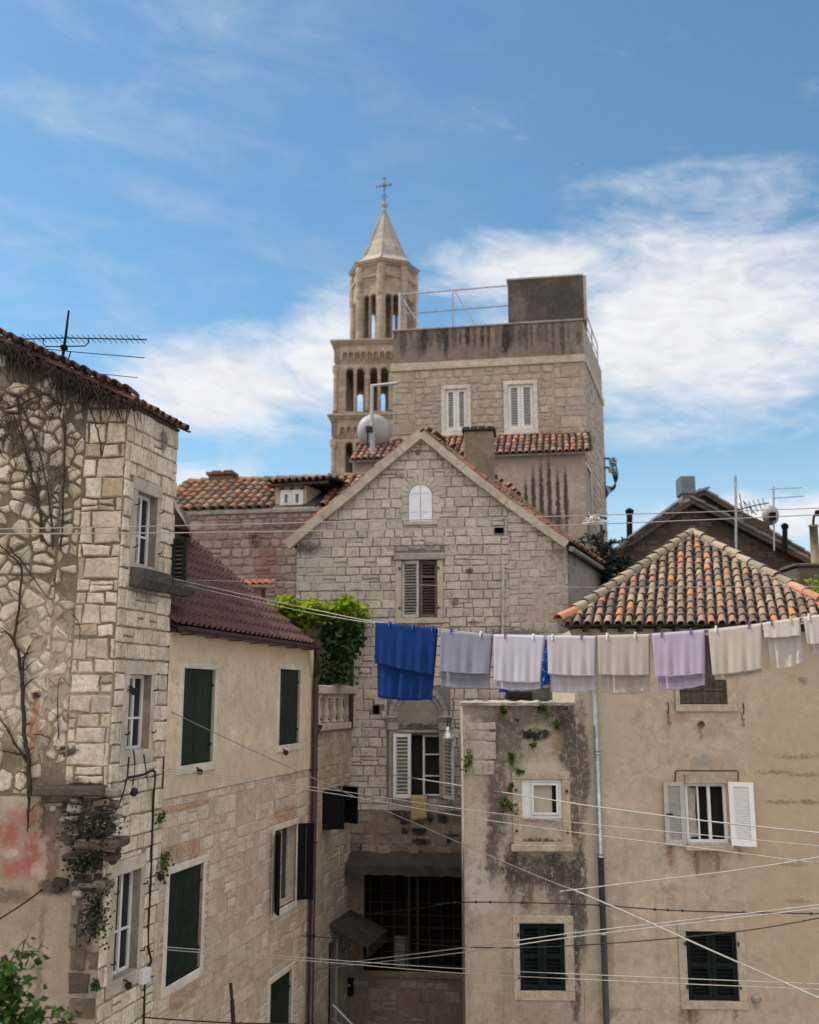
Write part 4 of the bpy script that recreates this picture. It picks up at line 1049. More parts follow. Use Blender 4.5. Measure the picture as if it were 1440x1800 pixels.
mb = MB(); shell(mb, [gb(uGL), tuple(FG.back(uGL))], 0, eL[1]); mb.build('wall', M_gm, GH); mb = MB()
q = [gb(uGR), gb(uGL)]; mb.face([(*q[0], 0), (*q[1], 0), (*q[1], eL[1]), (*gb(apx[0]), apx[1]), (*q[0], eR[1])])
mb.build('wall', M_gm, GH)
# roof
def slope(pA, pB, seed, sign, ov=.0, over=.10):
    """roof slope from eave point pA up to pB, both (u, z) on the facade"""
    a = FG.w(pA[0], 0, pA[1] + .06) - SK * over; b = FG.w(pB[0], 0, pB[1] + .06) - SK * over
    V = (b - a); L = V.length; V.normalize(); N = V.cross(SK) * sign
    N.normalize()
    if N.z < 0: N = -N
    mb = MB(); Ld = dB + .2
    q = [a, a + SK * Ld, b + SK * Ld, b]
    mb.face(q, 1); mb.face([p - N * .08 for p in q][::-1], 1)
    for i in range(4): mb.face([q[i], q[(i + 1) % 4], q[(i + 1) % 4] - N * .08, q[i] - N * .08], 1)
    tile_roof(mb, a, SK, V, N, lambda u, v: v < L, (0, Ld), (-.06, L - .1), .2, .34, seed, 0, 2, seg=5)
    return mb.build('roof', [M_tile_red, M_wood, M_tile_shade], GH)
dlt = lambda p, du, dz: (p[0] + du, p[1] + dz)
zk = kR[1]
mR = (kR[1] - eR[1]) / (eR[0] - kR[0])
slope(dlt(eR, .04, -.04 * mR), kR, 71, 1); slope(kR, apx, 72, 1)
mL = (apx[1] - eL[1]) / (apx[0] - eL[0])
slope(dlt(eL, -.2, -.16 * mL), apx, 73, 1)
# stone verge along the gable
mb = MB()
pts = [dlt(eL, -.20, -.13), dlt(eL, .15, .17), apx, kR, dlt(eR, .0, .0)]
for a, b in zip(pts[:-1], pts[1:]):
    A, B = Vector(a), Vector(b); d = (B - A).normalized(); nn = Vector((-d.y, d.x)); n_ = max(1, int((B - A).length / .55))
    for i in range(n_):
        p = A + (B - A) * (i / n_); q = A + (B - A) * ((i + 1) / n_) - d * .006
        jv = .012 * math.sin(i * 7.3); poly = [tuple(p - nn * (.10 + jv)), tuple(q - nn * (.10 + jv)), tuple(q + nn * (.075 - jv)), tuple(p + nn * (.075 - jv))]
        mb.prism(poly, -.15 - .006 * (i % 2), .0)
mb.build('verge', M_trim, GH, FG.M)
mb = MB(); aq = FG.w(eR[0] + .08, 0, eR[1] - .10) - SK * .05; mb.tube([aq, aq + SK * (dB - .3)], .06, 8); mb.build('gutter', M_trimg, GH)
# chimney
c0 = FG.p(816, 800, .9); c1 = FG.p(868, 800, .9); ct = FG.p(842, 757, .9)[1]
M_chim = plaster_mat('stained_chimney', (.25, .205, .15), (.16, .13, .10), (.30, .19, .10), .65, (.035, .03, .026), bump=.6, scale=1.6, bl=[])
CHM = MB(); CHM.box(c0[0], .9, ct - 2.3, c1[0], 1.55, ct, 0, None, .02)
ch = CHM.build('chimney', M_chim, GH, FG.M)
mb = MB(); mb.box(c0[0] - .05, .85, ct + .001, c1[0] + .05, 1.60, ct + .055, 0, None, .012)
for i in range(4): mb.box(c0[0] - .03 + i * (c1[0] - c0[0] + .06) / 4, .87, ct + .058, c0[0] - .05 + (i + 1) * (c1[0] - c0[0] + .06) / 4, 1.58, ct + .10, 0, None, .015)
mb.build('chimney_cap', M_tile_shade, ch, FG.M)
# attic hatch with an arched head
ac = (att[0] + att[2]) / 2; aw = (att[2] - att[0]) / 2 - .015; az_ = att[3] - aw - .03
def arch_poly(c, r, z0, zs, n=14, r2=None): return [(c - r, z0), (c + r, z0)] + [(c + r * math.cos(math.pi * k / n), zs + (r2 or r) * math.sin(math.pi * k / n)) for k in range(n + 1)]
mb = MB()
for k in range(11):
    a0_, a1_ = math.pi * k / 11, math.pi * (k + 1) / 11 - .03
    poly = [(ac + rr * math.cos(a), az_ + rr * math.sin(a)) for rr, a in ((aw + .01, a0_), (aw + .21, a0_), (aw + .21, a1_), (aw + .01, a1_))]
    mb.prism(poly, -.03 - .004 * (k % 2), .0)
mb.box(ac - aw - .12, -.05, att[1] - .09, ac + aw + .12, 0, att[1], 0, None, .01)
for sx in (-1, 1):
    for j in range(3): zz = att[1] + j * (az_ - att[1]) / 3; x0 = ac + sx * (aw + .01); mb.box(x0, -.03 - .003 * (j % 2), zz + .006, x0 + sx * (.2 if j % 2 else .15), 0, zz + (az_ - att[1]) / 3 - .004, 0, None, .006)
wn = mb.build('window', M_gs, GH, FG.M)
M_hatch = plain('pale_blue_white_paint', (.70, .72, .78), .55, 0, .12, 5)
for sx in (-1, 1):
    mb = MB(); n = 9
    poly = [(ac + sx * .006, att[1]), (ac + sx * aw, att[1])] + [(ac + sx * max(.006, aw * math.cos(math.pi / 2 * k / n)), az_ + aw * math.sin(math.pi / 2 * k / n)) for k in range(n + 1)]
    mb.prism(poly, -.022, .01); mb.box(ac + sx * .03, -.03, att[1] + .2, ac + sx * (aw - .03), -.022, att[1] + .25)
    mb.box(ac + sx * .03, -.03, att[1] + .62, ac + sx * (aw - .03), -.022, att[1] + .67)
    mb.build('shutter', M_hatch, wn, FG.M)
# louvred window in the middle
mb = MB(); surround(mb, mid, .13, .12, .13, .0, .05, 0); mb.box(mid[0] - .17, -.09, mid[3] + .002, mid[2] + .17, 0, mid[3] + .15, 1, None, .02)
wn = mb.build('window', [M_trim, M_trimg], GH, FG.M)
hh = mid[3] - mid[1] - .02; wd = (mid[2] - mid[0]) / 2
mb = MB(); shutter_leaf(mb, wd - .01, hh, MT(mid[0] + .005, .0, mid[1] + .01, -9), 'full', .04, pitch=.062); mb.build('shutter', M_whiteold, wn, FG.M)
mb = MB(); shutter_leaf(mb, wd - .01, hh, MT(mid[0] + wd + .005, .03, mid[1] + .01, 0), 'full', .04, pitch=.062, rails=(hh * .72,)); mb.build('shutter', M_brownp, wn, FG.M)
mb = MB()
for e in (mid[0] - .03, mid[2] + .03):
    for k in (.15, .85): mb.box(e - .02, -.075, mid[1] + hh * k, e + .02, -.05, mid[1] + hh * k + .05)
mb.build('hinge', M_iron, wn, FG.M)
# arched niche with the white shuttered window
cx, zs_ = FG.p(736, 1258); ri = FG.p(773, 1258)[0] - cx; ro = FG.p(788, 1258)[0] - cx
mb = MB(); n = 15
for k in range(n):
    a0_, a1_ = math.pi * k / n, math.pi * (k + 1) / n - .012
    for r_a, r_b, pr in ((ri, ri + (ro - ri) * .45, .055), (ri + (ro - ri) * .45 + .001, ro, .10)):
        mb.prism([(cx + rr * math.cos(a), zs_ + rr * math.sin(a)) for rr, a in ((r_a, a0_), (r_b, a0_), (r_b, a1_), (r_a, a1_))], -pr, .0)
zc0 = FG.p(736, 1278)[1]
for sx in (-1, 1):
    x0 = cx + sx * (ri - .02); x1 = cx + sx * (ro + .05)
    mb.box(x0, -.15, zs_ - .055, x1 + sx * .03, 0, zs_, 0, None, .01); mb.box(x0, -.125, zs_ - .11, x1, 0, zs_ - .057, 0, None, .01); mb.box(x0, -.10, zs_ - .30, x1 - sx * .02, 0, zs_ - .112, 0, None, .01)
    mb.box(x0 + sx * .01, -.07, low[1] - .02, x1 - sx * .05, 0, zs_ - .302, 0, None, .01)
wn = mb.build('window', M_trimg, GH, FG.M)
mb = MB(); poly = arch_poly(cx, ri, zc0 - .02, zs_, 16); mb.prism(poly, -.02, .0); mb.build('tympanum', plaster_mat('tympanum_plaster', (.25, .22, .185), (.21, .185, .155), None, .3, (.07, .06, .055), bl=[BL(FG, 737, 1276, 44, 5, (.03, .028, .026), .9, .5)]), wn, FG.M)
mb = MB(); mb.box(low[0] - .42, -.06, low[3] + .05, low[2] + .22, 0, low[3] + .09, 0, None, .006); mb.build('lintel', M_trimg, wn, FG.M)
mb = MB(); lo2 = (low[0] + (low[2] - low[0]) * .44, low[1], low[2], low[3]); casement(mb, lo2, .06, .04, (), (low[1] + (low[3] - low[1]) * .33, low[1] + (low[3] - low[1]) * .68)); mb.box(low[0], .05, low[1], low[0] + .03, .1, low[3]); mb.build('frame', M_white, wn, FG.M)
pane(wn, FG, low, .12, M_dark)
hl = low[3] - low[1] + .06
mb = MB(); shutter_leaf(mb, FG.p(724, 1340)[0] - FG.p(693, 1340)[0], hl, Matrix.Translation((FG.p(693, 1340)[0], -.16, low[1] - .03)) @ Matrix.Rotation(R(6), 4, 'Z'), 'full', .04, pitch=.075, st=.07); mb.build('shutter', M_white, wn, FG.M)
mb = MB(); shutter_leaf(mb, .40, hl, Matrix.Translation((low[2] + .02, -.03, low[1] - .03)) @ Matrix.Rotation(R(-52), 4, 'Z'), 'full', .04, pitch=.075, st=.06); mb.build('shutter', M_white, wn, FG.M)
M_ledge = plaster_mat('dark_ledge', (.065, .057, .05), (.045, .04, .035), None, .5, (.02, .018, .016), bump=.6)
# ledge over the big barred window, the bars and what is behind them
lz0, lz1 = FG.p(715, 1532)[1], FG.p(715, 1512)[1]; lu0 = FG.p(606, 1520)[0]; lu1 = FG.p(832, 1520)[0]
mb = MB(); rng = random.Random(9); N_ = 16; rows = []
for i in range(N_ + 1):
    u = lu0 + .12 + (lu1 - lu0 - .12) * i / N_; j = lambda s_: rng.uniform(-s_, s_)
    rows.append([(u, .0, lz1 + .16 + j(.03)), (u, -.25, lz1 + .06 + j(.02)), (u, -.48 + j(.03), lz1 - .05 + j(.02)), (u, -.47 + j(.03), lz0 + j(.015)), (u, 0, lz0 - .03)])
mb.grid(rows, 0); mb.face(rows[0]); mb.face(rows[-1][::-1])
mb.build('stone_ledge', M_ledge, GH, FG.M)
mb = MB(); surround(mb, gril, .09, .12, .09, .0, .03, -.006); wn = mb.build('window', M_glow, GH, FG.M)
mb = MB()
for k in range(9):
    u = gril[0] + (gril[2] - gril[0]) * (k + .5) / 9; mb.tube([(u, .02, gril[1]), (u, .02, gril[3])], .011, 5)
for k in range(8):
    z = gril[1] + (gril[3] - gril[1]) * (k + .5) / 8; mb.tube([(gril[0], .035, z), (gril[2], .035, z)], .010, 5)
for e in (.42, .5): u = gril[0] + (gril[2] - gril[0]) * e; mb.box(u - .025, .0, gril[1], u + .025, .05, gril[3])
mb.build('bars', M_iron, wn, FG.M)
mb = MB(); casement(mb, gril, .30, .07, tuple(gril[0] + (gril[2] - gril[0]) * k for k in (.2, .36, .62, .8)), (gril[1] + .55, gril[1] + 1.25)); mb.build('frame', M_wood, wn, FG.M)
M_louv0 = plain('dim_grey_board', (.16, .155, .15), .8, 0, .4, 6)
mb = MB(); u0, z0 = FG.p(690, 1690); mb.box(u0, .2, gril[1] + .02, u0 + .3, .24, gril[1] + .62); mb.build('inner_board', M_louv0, wn, FG.M)
pane(wn, FG, gril, .36, M_dark)
mb = MB(); a, b = FG.p(885, 992), FG.p(884, 1118); mb.tube([(a[0], -.06, a[1]), (b[0], -.06, b[1])], .035, 8); mb.build('vent_pipe', M_whiteold, GH, FG.M)
# things on that wall
r_ = FG.rect(605, 1718, 622, 1748, -.02); MBX = empty('mailbox', FG.M @ Matrix.Translation((r_[0], 0, r_[1])), 'black mailbox on the wall beside the dark doorway', 'mailbox')
mb = MB(); mb.box(r_[0], -.14, r_[1], r_[2], -.008, r_[3], 0, None, .02); mb.build('body', M_black, MBX, FG.M)
mb = MB(); mb.box(r_[0] + .05, -.15, r_[3] - .14, r_[2] - .05, -.141, r_[3] - .10); mb.build('slot', M_steel, MBX, FG.M)
lu, lz = FG.p(787, 1297, -.35)
LMP = empty('wall_lamp', FG.M @ Matrix.Translation((lu, -.35, lz)), 'bell shaped metal wall lamp beside the white shuttered arched window', 'lamp')
mb = MB(); mb.lathe([(.13, -.03), (.125, 0), (.08, .07), (.045, .14), (.035, .22), (.0, .23)], (lu, -.35, lz), 16); mb.build('lamp_shade', plain('enamel', (.55, .54, .52), .25, .3, .2, 8, .6), LMP, FG.M, True)
mb = MB(); mb.tube([(lu, -.35, lz + .22), (lu, -.35, lz + .32), (lu, -.25, lz + .40), (lu, .0, lz + .36)], .016, 6); mb.lathe([(.05, -.01), (.05, .01)], (0, 0, 0), 10, 0, Matrix.Translation((lu, -.01, lz + .36)) @ Matrix.Rotation(R(90), 4, 'X')); mb.build('bracket', M_iron, LMP, FG.M)

# ------------------------------------------------------------------ tall house with the roof terrace
o3 = at(860, 900, 32.0)
FT = Frame(o3.x, o3.y, -9.4)
TT = empty('tall_house', FT.M, 'tall stone house with two white shuttered windows and a stained concrete parapet', 'house')
tL = FT.p(691, 700)[0]; tR = FT.p(1029, 700)[0]
zb0, zb1, zp1 = FT.p(860, 645)[1], FT.p(860, 632)[1], FT.p(860, 573)[1]
TW = [FT.rect(783, 684, 821, 757), FT.rect(893, 676, 938, 754)]
M_tm = plaster_mat('tall_mortar', (.36, .31, .255), (.30, .26, .215), None, .2, (.12, .105, .09), bump=.4)
M_ts = stone_mat('tall_stone', [(.40, .335, .28), (.36, .305, .255), (.44, .37, .31), (.385, .33, .285), (.42, .345, .28)], .3, (.15, .13, .115), .5)
mb = MB(); PT = [(tL, 0), (tR, 0), (tR, zb0), (tL, zb0)]
wall_face(mb, PT, TW, 0, 0, .2)
sk_ = [grow(o_, .16) for o_ in TW]
zlow = FT.p(860, 830)[1]
courses(mb, [(tL, zlow), (tL + .75, zlow), (tL + .75, zb0), (tL, zb0)], sk_, (.30, .42), (.4, .75), .02, .02, .02, 81, 1)
courses(mb, [(tR - 1.0, zlow), (tR, zlow), (tR, zb0), (tR - 1.0, zb0)], sk_, (.30, .42), (.5, .9), .02, .02, .02, 82, 1)
courses(mb, [(tL + .77, zlow), (tR - 1.02, zlow), (tR - 1.02, zb0), (tL + .77, zb0)], sk_, (.2, .32), (.22, .42), .035, .025, .03, 83, 1, jit=.02, rnd=True)
mb.build('wall', [M_tm, M_ts], TT, FT.M)
cT = FT.back(tR)
FTS = Frame(cT.x, cT.y, 90 - 17.2); sT = 5.4
mb = MB(); PS = [(0, 0), (sT, 0), (sT, zb0), (0, zb0)]
so_ = FTS.rect(1031, 826, 1039, 902)
wall_face(mb, PS, [so_], 0, 0, .15)
courses(mb, [(0.003, 2), (sT, 2), (sT, zb0), (0.003, zb0)], [grow(so_, .1)], (.22, .34), (.3, .6), .025, .02, .02, 84, 1)
mb.build('wall', [M_tm, M_ts], TT, FTS.M)
mb = MB(); surround(mb, so_, .09, .1, .09, .1, .03); wn = mb.build('window', M_trimw, TT, FTS.M)
mb = MB(); casement(mb, so_, .05, .08, ((so_[0] + so_[2]) / 2,), ()); mb.build('frame', M_white, wn, FTS.M); pane(wn, FTS, so_, .1)
bL_ = FT.back(tL, 6.5); e_ = FTS.back(sT)
mb = MB(); shell(mb, [tuple(e_), tuple(bL_), tuple(FT.back(tL, .01))], 0, zp1); mb.build('wall', M_tm, TT)
def around(mb, z0, z1, out, th=.0, mi=0):
    """band along the front and the right side; out = how far it stands proud"""
    mb.box(tL - out, -out, z0, tR + out * .4, .3, z1, mi, None, .012)
mb = MB(); around(mb, zb0, zb1, .07); bnd = mb.build('cornice', M_trim, TT, FT.M)
mb = MB(); mb.box(.06, -.07, zb0, sT, .3, zb1, 0, None, .012); mb.build('cornice', M_trim, TT, FTS.M)
rs = random.Random(4)
drip = []
for i in range(26):
    x = 697 + i * 12.7 + rs.uniform(-4, 4); drip.append(BL(FT, x, 580 + rs.uniform(0, 16), rs.uniform(2, 9), rs.uniform(14, 40), (.030, .026, .022), rs.uniform(.5, 1.0), .42))
M_par = plaster_mat('stained_concrete', (.21, .17, .14), (.15, .125, .105), (.25, .21, .175), .7, (.05, .042, .036), bl=drip, bump=.4)
mb = MB(); mb.box(tL, .0, zb1 + .001, tR, .25, zp1, 0, None, .01); mb.build('parapet', M_par, TT, FT.M)
mb = MB(); mb.box(.02, .0, zb1 + .001, sT, .25, zp1 - .02, 0, None, .01); mb.build('parapet', M_tm, TT, FTS.M)
mb = MB(); mb.box(tL - .03, -.04, zp1 + .001, tR + .02, .29, zp1 + .06, 0, None, .01); mb.build('coping', M_trimg, TT, FT.M)
mb = MB(); mb.face([tuple(FT.w(tL, .2, zp1 - .4)), tuple(FT.w(tR, .2, zp1 - .4)), (*e_, zp1 - .4), (*bL_, zp1 - .4)]); mb.build('terrace_floor', M_tm, TT)
r_ = FT.rect(893, 489, 1026, 562, .1)
M_box = plaster_mat('black_stained_concrete', (.095, .08, .068), (.06, .052, .045), (.14, .12, .10), .6, (.03, .026, .023), bump=.4,
                    bl=[BL(FT, 910, 540, 16, 30, (.17, .14, .115), .7)])
mb = MB(); mb.box(r_[0], .10, zp1 + .061, r_[2], 2.2, r_[3], 0, None, .015); mb.box(r_[2] + .001, .10, zp1 + .061, r_[2] + .10, 2.2, r_[3] + .02, 1, None, .01); mb.box(r_[0] - .04, .07, r_[3], r_[2] + .0, 2.23, r_[3] + .07, 1, None, .01)
mb.build('roof_box', [M_box, M_tm], TT, FT.M)
mb = MB()
for x in (703, 733, 797):
    a, b = FT.p(x, 578, .12), FT.p(x, 514, .12); mb.tube([(a[0], .12, zp1), (a[0], .12, b[1] + (.02 if x > 750 else 0))], .03 if x != 703 else .045, 6)
P = lambda x, y: (FT.p(x, y, .12)[0], .12, FT.p(x, y, .12)[1])
mb.tube([P(703, 518), P(797, 510), P(893, 502)], .028, 6); mb.tube([P(712, 552), P(797, 545), P(893, 537)], .025, 6)
mb.tube([P(800, 512), P(836, 571)], .024, 6); mb.tube([P(704, 520), P(742, 577)], .024, 6)
mb.build('railing', M_steel, TT, FT.M)
mb = MB(); zq = zp1
for k in (1.9, 3.4, 5.2): mb.tube([(k, .1, zq - .02), (k, .1, zq + .95)], .025, 6)
mb.tube([(1.9, .1, zq + .95), (5.2, .1, zq + .95)], .025, 6); mb.tube([(1.9, .1, zq + .5), (5.2, .1, zq + .5)], .02, 6)
mb.build('railing', M_steel, TT, FTS.M)
M_louv = plain('grey_louvre', (.20, .20, .21), .6, 0, .3, 10)
for o_ in TW:
    mb = MB(); surround(mb, o_, .14, .14, .14, .14, .05); mb.box(o_[0] - .2, -.1, o_[1] - .2, o_[2] + .2, 0, o_[1] - .141, 0, None, .01); wn = mb.build('window', M_trimw, TT, FT.M)
    wd = (o_[2] - o_[0]) / 2
    for k in (0, 1):
        mb = MB(); shutter_leaf(mb, wd - .008, o_[3] - o_[1], MT(o_[0] + .004 + k * wd, .02, o_[1]), 'full', .05, st=.10, pitch=.085); mb.build('shutter', M_white, wn, FT.M)
    pane(wn, FT, o_, .12, M_glass2)
# insulator bracket with cable loops on the far corner
pI = at(1066, 812, 36.6)
UB = empty('cable_bracket', Matrix.Translation(pI), 'black cable bracket with insulators and hanging loops on the tall house corner', 'bracket')
I_ = lambda x, y: at(x, y, 36.4)
mb = MB(); mb.tube([I_(1060, 806), I_(1082, 806)], .04, 6); mb.build('arm', M_iron, UB, Matrix.Identity(4))
mb = MB(); mb.tube([I_(1060, 822), I_(1080, 822)], .04, 6); mb.build('arm', M_iron, UB, Matrix.Identity(4))
mb = MB()
for x, y in ((1074, 808), (1081, 809), (1080, 824), (1073, 824)): mb.lathe([(.02, -.16), (.09, -.13), (.05, -.07), (.09, -.02), (.04, .08)], I_(x, y), 8)
mb.build('insulator', M_steel, UB, Matrix.Identity(4))
mb = MB()
for k in range(5): mb.tube(spline([I_(1072 + k * 2.4, 812), I_(1078 + k * 2, 838), I_(1082 - k * 1.2, 856), I_(1070 - k, 868 - k * 3), I_(1063, 880)], 5), .022, 5)
mb.tube(spline([I_(1062, 800), I_(1064, 850), I_(1062, 900)], 4), .03, 5)
mb.build('cable_loop', M_cable, UB, Matrix.Identity(4))

# ------------------------------------------------------------------ low plastered house with the tiled lean-to roof, in front of the tall one
o4 = FT.w(0, -1.5, 0)
FA = Frame(o4.x, o4.y, -9.4)
LA = empty('lean_to_house', FA.M, 'pinkish plastered lean-to with a narrow tiled roof and dark streaks below', 'house')
aL, aR = FA.p(622, 830)[0], FA.p(1029, 830)[0]; zA = FA.p(860, 803)[1]
spk = [BL(FA, x, y, 4.5, ry, (.045, .038, .033), .95, .22) for x, y, ry in ((925, 888, 50), (938, 880, 66), (952, 876, 72), (966, 872, 76), (981, 882, 62), (995, 880, 66), (911, 895, 34), (898, 900, 28), (640, 860, 30))]
M_lap = plaster_mat('pinkish_plaster', (.42, .35, .285), (.36, .30, .25), None, .22, (.12, .10, .085), bl=spk + [BL(FA, 950, 915, 60, 16, (.07, .06, .05), .8, .7), BL(FA, 900, 880, 22, 40, (.22, .19, .165), .5)], bump=.25)
mb = MB(); wall_face(mb, [(aL, 0), (aR, 0), (aR, zA), (aL, zA)], [], 0); shell(mb, [(aR, 0), (aR, 1.5)], 0, zA + .3); shell(mb, [(aL, 3), (aL, 0)], 0, zA + .2)
mb.build('wall', M_lap, LA, FA.M)
zAt = FT.p(860, 768)[1]; rise = max(.3, zAt - zA)
V_ = Vector((0, 1.75, rise)).normalized(); N_ = Vector((0, -rise, 1.75)).normalized(); L_ = math.hypot(1.75, rise)
mb = MB(); q = [(aL - .1, -.25, zA), (aR + .1, -.25, zA), (aR + .1, 1.5, zA + rise), (aL - .1, 1.5, zA + rise)]
mb.face(q, 1); mb.face([(a, b, c - .06) for a, b, c in q][::-1], 2); mb.face([q[0], q[1], (q[1][0], q[1][1], q[1][2] - .06), (q[0][0], q[0][1], q[0][2] - .06)], 2)
mb.face([q[1], q[2], (q[2][0], q[2][1], q[2][2] - .06), (q[1][0], q[1][1], q[1][2] - .06)], 2); mb.face([q[3], q[0], (q[0][0], q[0][1], q[0][2] - .06), (q[3][0], q[3][1], q[3][2] - .06)], 2)
tile_roof(mb, (aL - .1, -.25, zA), (1, 0, 0), V_, N_, lambda u, v: True, (0, aR - aL + .2), (-.06, L_ - .15), .205, .36, 91, 0, 1)
mb.build('roof', [M_tile_red, M_tile_shade, M_trim], LA, FA.M)
# big dish on its mast
FD = Frame(*FA.w(0, .6, 0).to_2d(), -9.4)
dc = FD.p(657, 756); dr = (FD.p(686, 756)[0] - FD.p(628, 756)[0]) / 2
DM = empty('satellite_dish', FD.M @ Matrix.Translation((dc[0], 0, FD.p(655, 800)[1])), 'large pale satellite dish on a T shaped mast beside the bell tower', 'satellite dish')
mb = MB(); T = Matrix.Translation((dc[0], 0, dc[1])) @ Matrix.Rotation(R(96), 4, 'X') @ Matrix.Rotation(R(8), 4, 'Y')
mb.lathe([(.001, .0), (dr * .4, -.03), (dr * .75, -.10), (dr, -.19), (dr * 1.01, -.17), (dr * .75, -.07), (dr * .4, .01), (.001, .03)], (0, 0, 0), 28, 0, T)
mb.build('reflector', plain('dish_grey', (.29, .29, .30), .55, 0, .15, 4), DM, FD.M, True)
mb = MB(); a = FD.p(657, 820); b = FD.p(658, 684); mb.tube([(a[0], -.35, a[1]), (b[0], -.35, b[1])], .06, 8); mb.tube([(a[0] + .02, -.1, a[1]), (a[0] + .02, -.1, dc[1] - .1)], .05, 8)
c = FD.p(703, 679); mb.tube([(b[0] - .05, -.35, b[1]), (c[0], -.35, c[1])], .05, 6); mb.build('mast', M_steel, DM, FD.M)
mb = MB(); e = FD.p(654, 762); mb.tube([(dc[0] - .06, -.1, dc[1] - .1), (dc[0] - .1, -.5, dc[1] - .1), (dc[0] - .1, -.52, dc[1] - .7)], .03, 6); mb.box(dc[0] - .14, -.6, dc[1] - .2, dc[0] + .06, -.44, dc[1] - .02); mb.build('feed_arm', M_iron, DM, FD.M)

# ------------------------------------------------------------------ bell tower far behind
o5 = at(665, 900, 68.0)
FB = Frame(o5.x, o5.y, -4)
BT = empty('bell_tower', FB.M, 'tall pale stone bell tower with arcades, octagonal lantern, spire and cross', 'tower')
M_bt = stone_mat('tower_stone', [(.50, .42, .33)], .35, (.14, .12, .10), .5)
M_bt = plaster_mat('tower_stone', (.40, .32, .255), (.31, .25, .20), (.25, .19, .145), .6, (.11, .09, .072), bump=.5, scale=.6, joints=(.9, .42))
M_spire = plaster_mat('spire_stone', (.38, .345, .30), (.32, .29, .255), None, .4, (.15, .135, .12), bump=.3, scale=.6, joints=(2.0, .34))
zz = lambda py, off=0.0: FB.p(675, py, off)[1]
def hw(px, py=650): return FB.p(px, py)[0]
W = 3.2
# arcade wall: strips between arches, a sheet with depth
def arcade(mb, F_, u0, u1, z0, z1, arches, th, mi=0):
    """arches: (centre, half width, spring z, sill z); the wall is solid elsewhere"""
    cuts = {u0, u1}
    for c, h, zs, zl in arches:
        for k in range(9): cuts.add(c - h * math.cos(math.pi * k / 8))
    cuts = sorted(cuts)
    def cut(u):
        for c, h, zs, zl in arches:
            if c - h - 1e-6 <= u <= c + h + 1e-6: return (zl, zs + math.sqrt(max(0, h * h - (u - c) ** 2)))
        return None
    for a, b in zip(cuts[:-1], cuts[1:]):
        m = cut((a + b) / 2)
        if m is None:
            for y, fl in ((0, 1), (th, 0)):
                q = [F_(a, y, z0), F_(b, y, z0), F_(b, y, z1), F_(a, y, z1)]; mb.face(q if fl else q[::-1], mi)
        else:
            for c, h, zs, zl in arches:
                if c - h <= (a + b) / 2 <= c + h:
                    ta = zs + math.sqrt(max(0, h * h - (a - c) ** 2)); tb = zs + math.sqrt(max(0, h * h - (b - c) ** 2))
                    for y, fl in ((0, 1), (th, 0)):
                        q = [F_(a, y, ta), F_(b, y, tb), F_(b, y, z1), F_(a, y, z1)]; mb.face(q if fl else q[::-1], mi)
                        if zl > z0 + 1e-3: q = [F_(a, y, z0), F_(b, y, z0), F_(b, y, zl), F_(a, y, zl)]; mb.face(q if fl else q[::-1], mi)
                    mb.face([F_(a, 0, ta), F_(a, th, ta), F_(b, th, tb), F_(b, 0, tb)], mi)
                    if zl > z0 + 1e-3: mb.face([F_(a, 0, zl), F_(b, 0, zl), F_(b, th, zl), F_(a, th, zl)], mi)
                    for e, tt in ((c - h, a), (c + h, b)):
                        if abs(e - tt) < 1e-6: mb.face([F_(e, 0, zl), F_(e, th, zl), F_(e, th, zs), F_(e, 0, zs)], mi)
def stage(name, Wd, za, zb, zcor, sill, spring, cor_w=.28):
    """one square storey: three twin arches on each side, corbel arches and a cornice"""
    mb = MB()
    for s_ in range(4):
        A = Matrix.Translation((0, Wd, 0)) @ Matrix.Rotation(R(90 * s_), 4, 'Z') @ Matrix.Translation((0, -Wd, 0))
        F_ = lambda u, y, z: A @ Vector((u, y, z))
        ar = []
        for c in (-1.72, 0.0, 1.72):
            for d in (-.38, .38): ar.append((c + d, .28, spring, sill))
        arcade(mb, F_, -Wd, Wd, za, zcor - 1.3, ar, .55)
        sm = []
        for i in range(12): c = -Wd + .75 + i * (2 * Wd - 1.5) / 11; sm.append((c, .19, zcor - .62, zcor - 1.29))
        arcade(mb, lambda u, y, z: A @ Vector((u, y - .10, z)), -Wd + .4, Wd - .4, zcor - 1.0, zcor, [(a, b, c, zcor - 1.0) for a, b, c, d in sm], .24)
        mb.grid([[F_(-Wd, .20, zcor - 1.3), F_(Wd, .20, zcor - 1.3)], [F_(-Wd, .02, zcor), F_(Wd, .02, zcor)]], 0)
        for c in (-1.72, 0, 1.72):
            mb.lathe([(.12, 0), (.12, .12), (.085, .2), (.085, spring - sill - .25), (.16, spring - sill - .02), (.16, spring - sill + .05)], (0, 0, 0), 8, 0, A @ Matrix.Translation((c, .27, sill)))
        for c in (-Wd + .0, -.86, .86):
            mb.lathe([(.2, 0), (.15, .2), (.15, spring - sill - .2), (.26, spring - sill + .05), (.26, spring - sill + .4)], (0, 0, 0), 10, 0, A @ Matrix.Translation((c + (.1 if c < -2 else 0), -.08, sill)))
        mb.box(-Wd - .1, -.12, sill - .32, Wd + .1, .6, sill - .02, 0, A, .05)
    wl_ = mb.build(name, M_bt, BT, FB.M)
    mb = MB()
    for z0, o in ((zcor, .12), (zcor + .16, .22), (zcor + .32, .32)): mb.box(-Wd - o, -o, z0, Wd + o, 2 * Wd + o, z0 + .155, 0, None, .03)
    mb.build('cornice', M_bt, wl_, FB.M)
    return wl_
zs1 = zz(597); z_m = zz(722)
stage('belfry_storey', W, zz(726), 0, zs1 - .48, z_m, zz(652))
stage('belfry_storey', W + .12, zz(880), 0, zz(728) - .46, zz(868), zz(782))
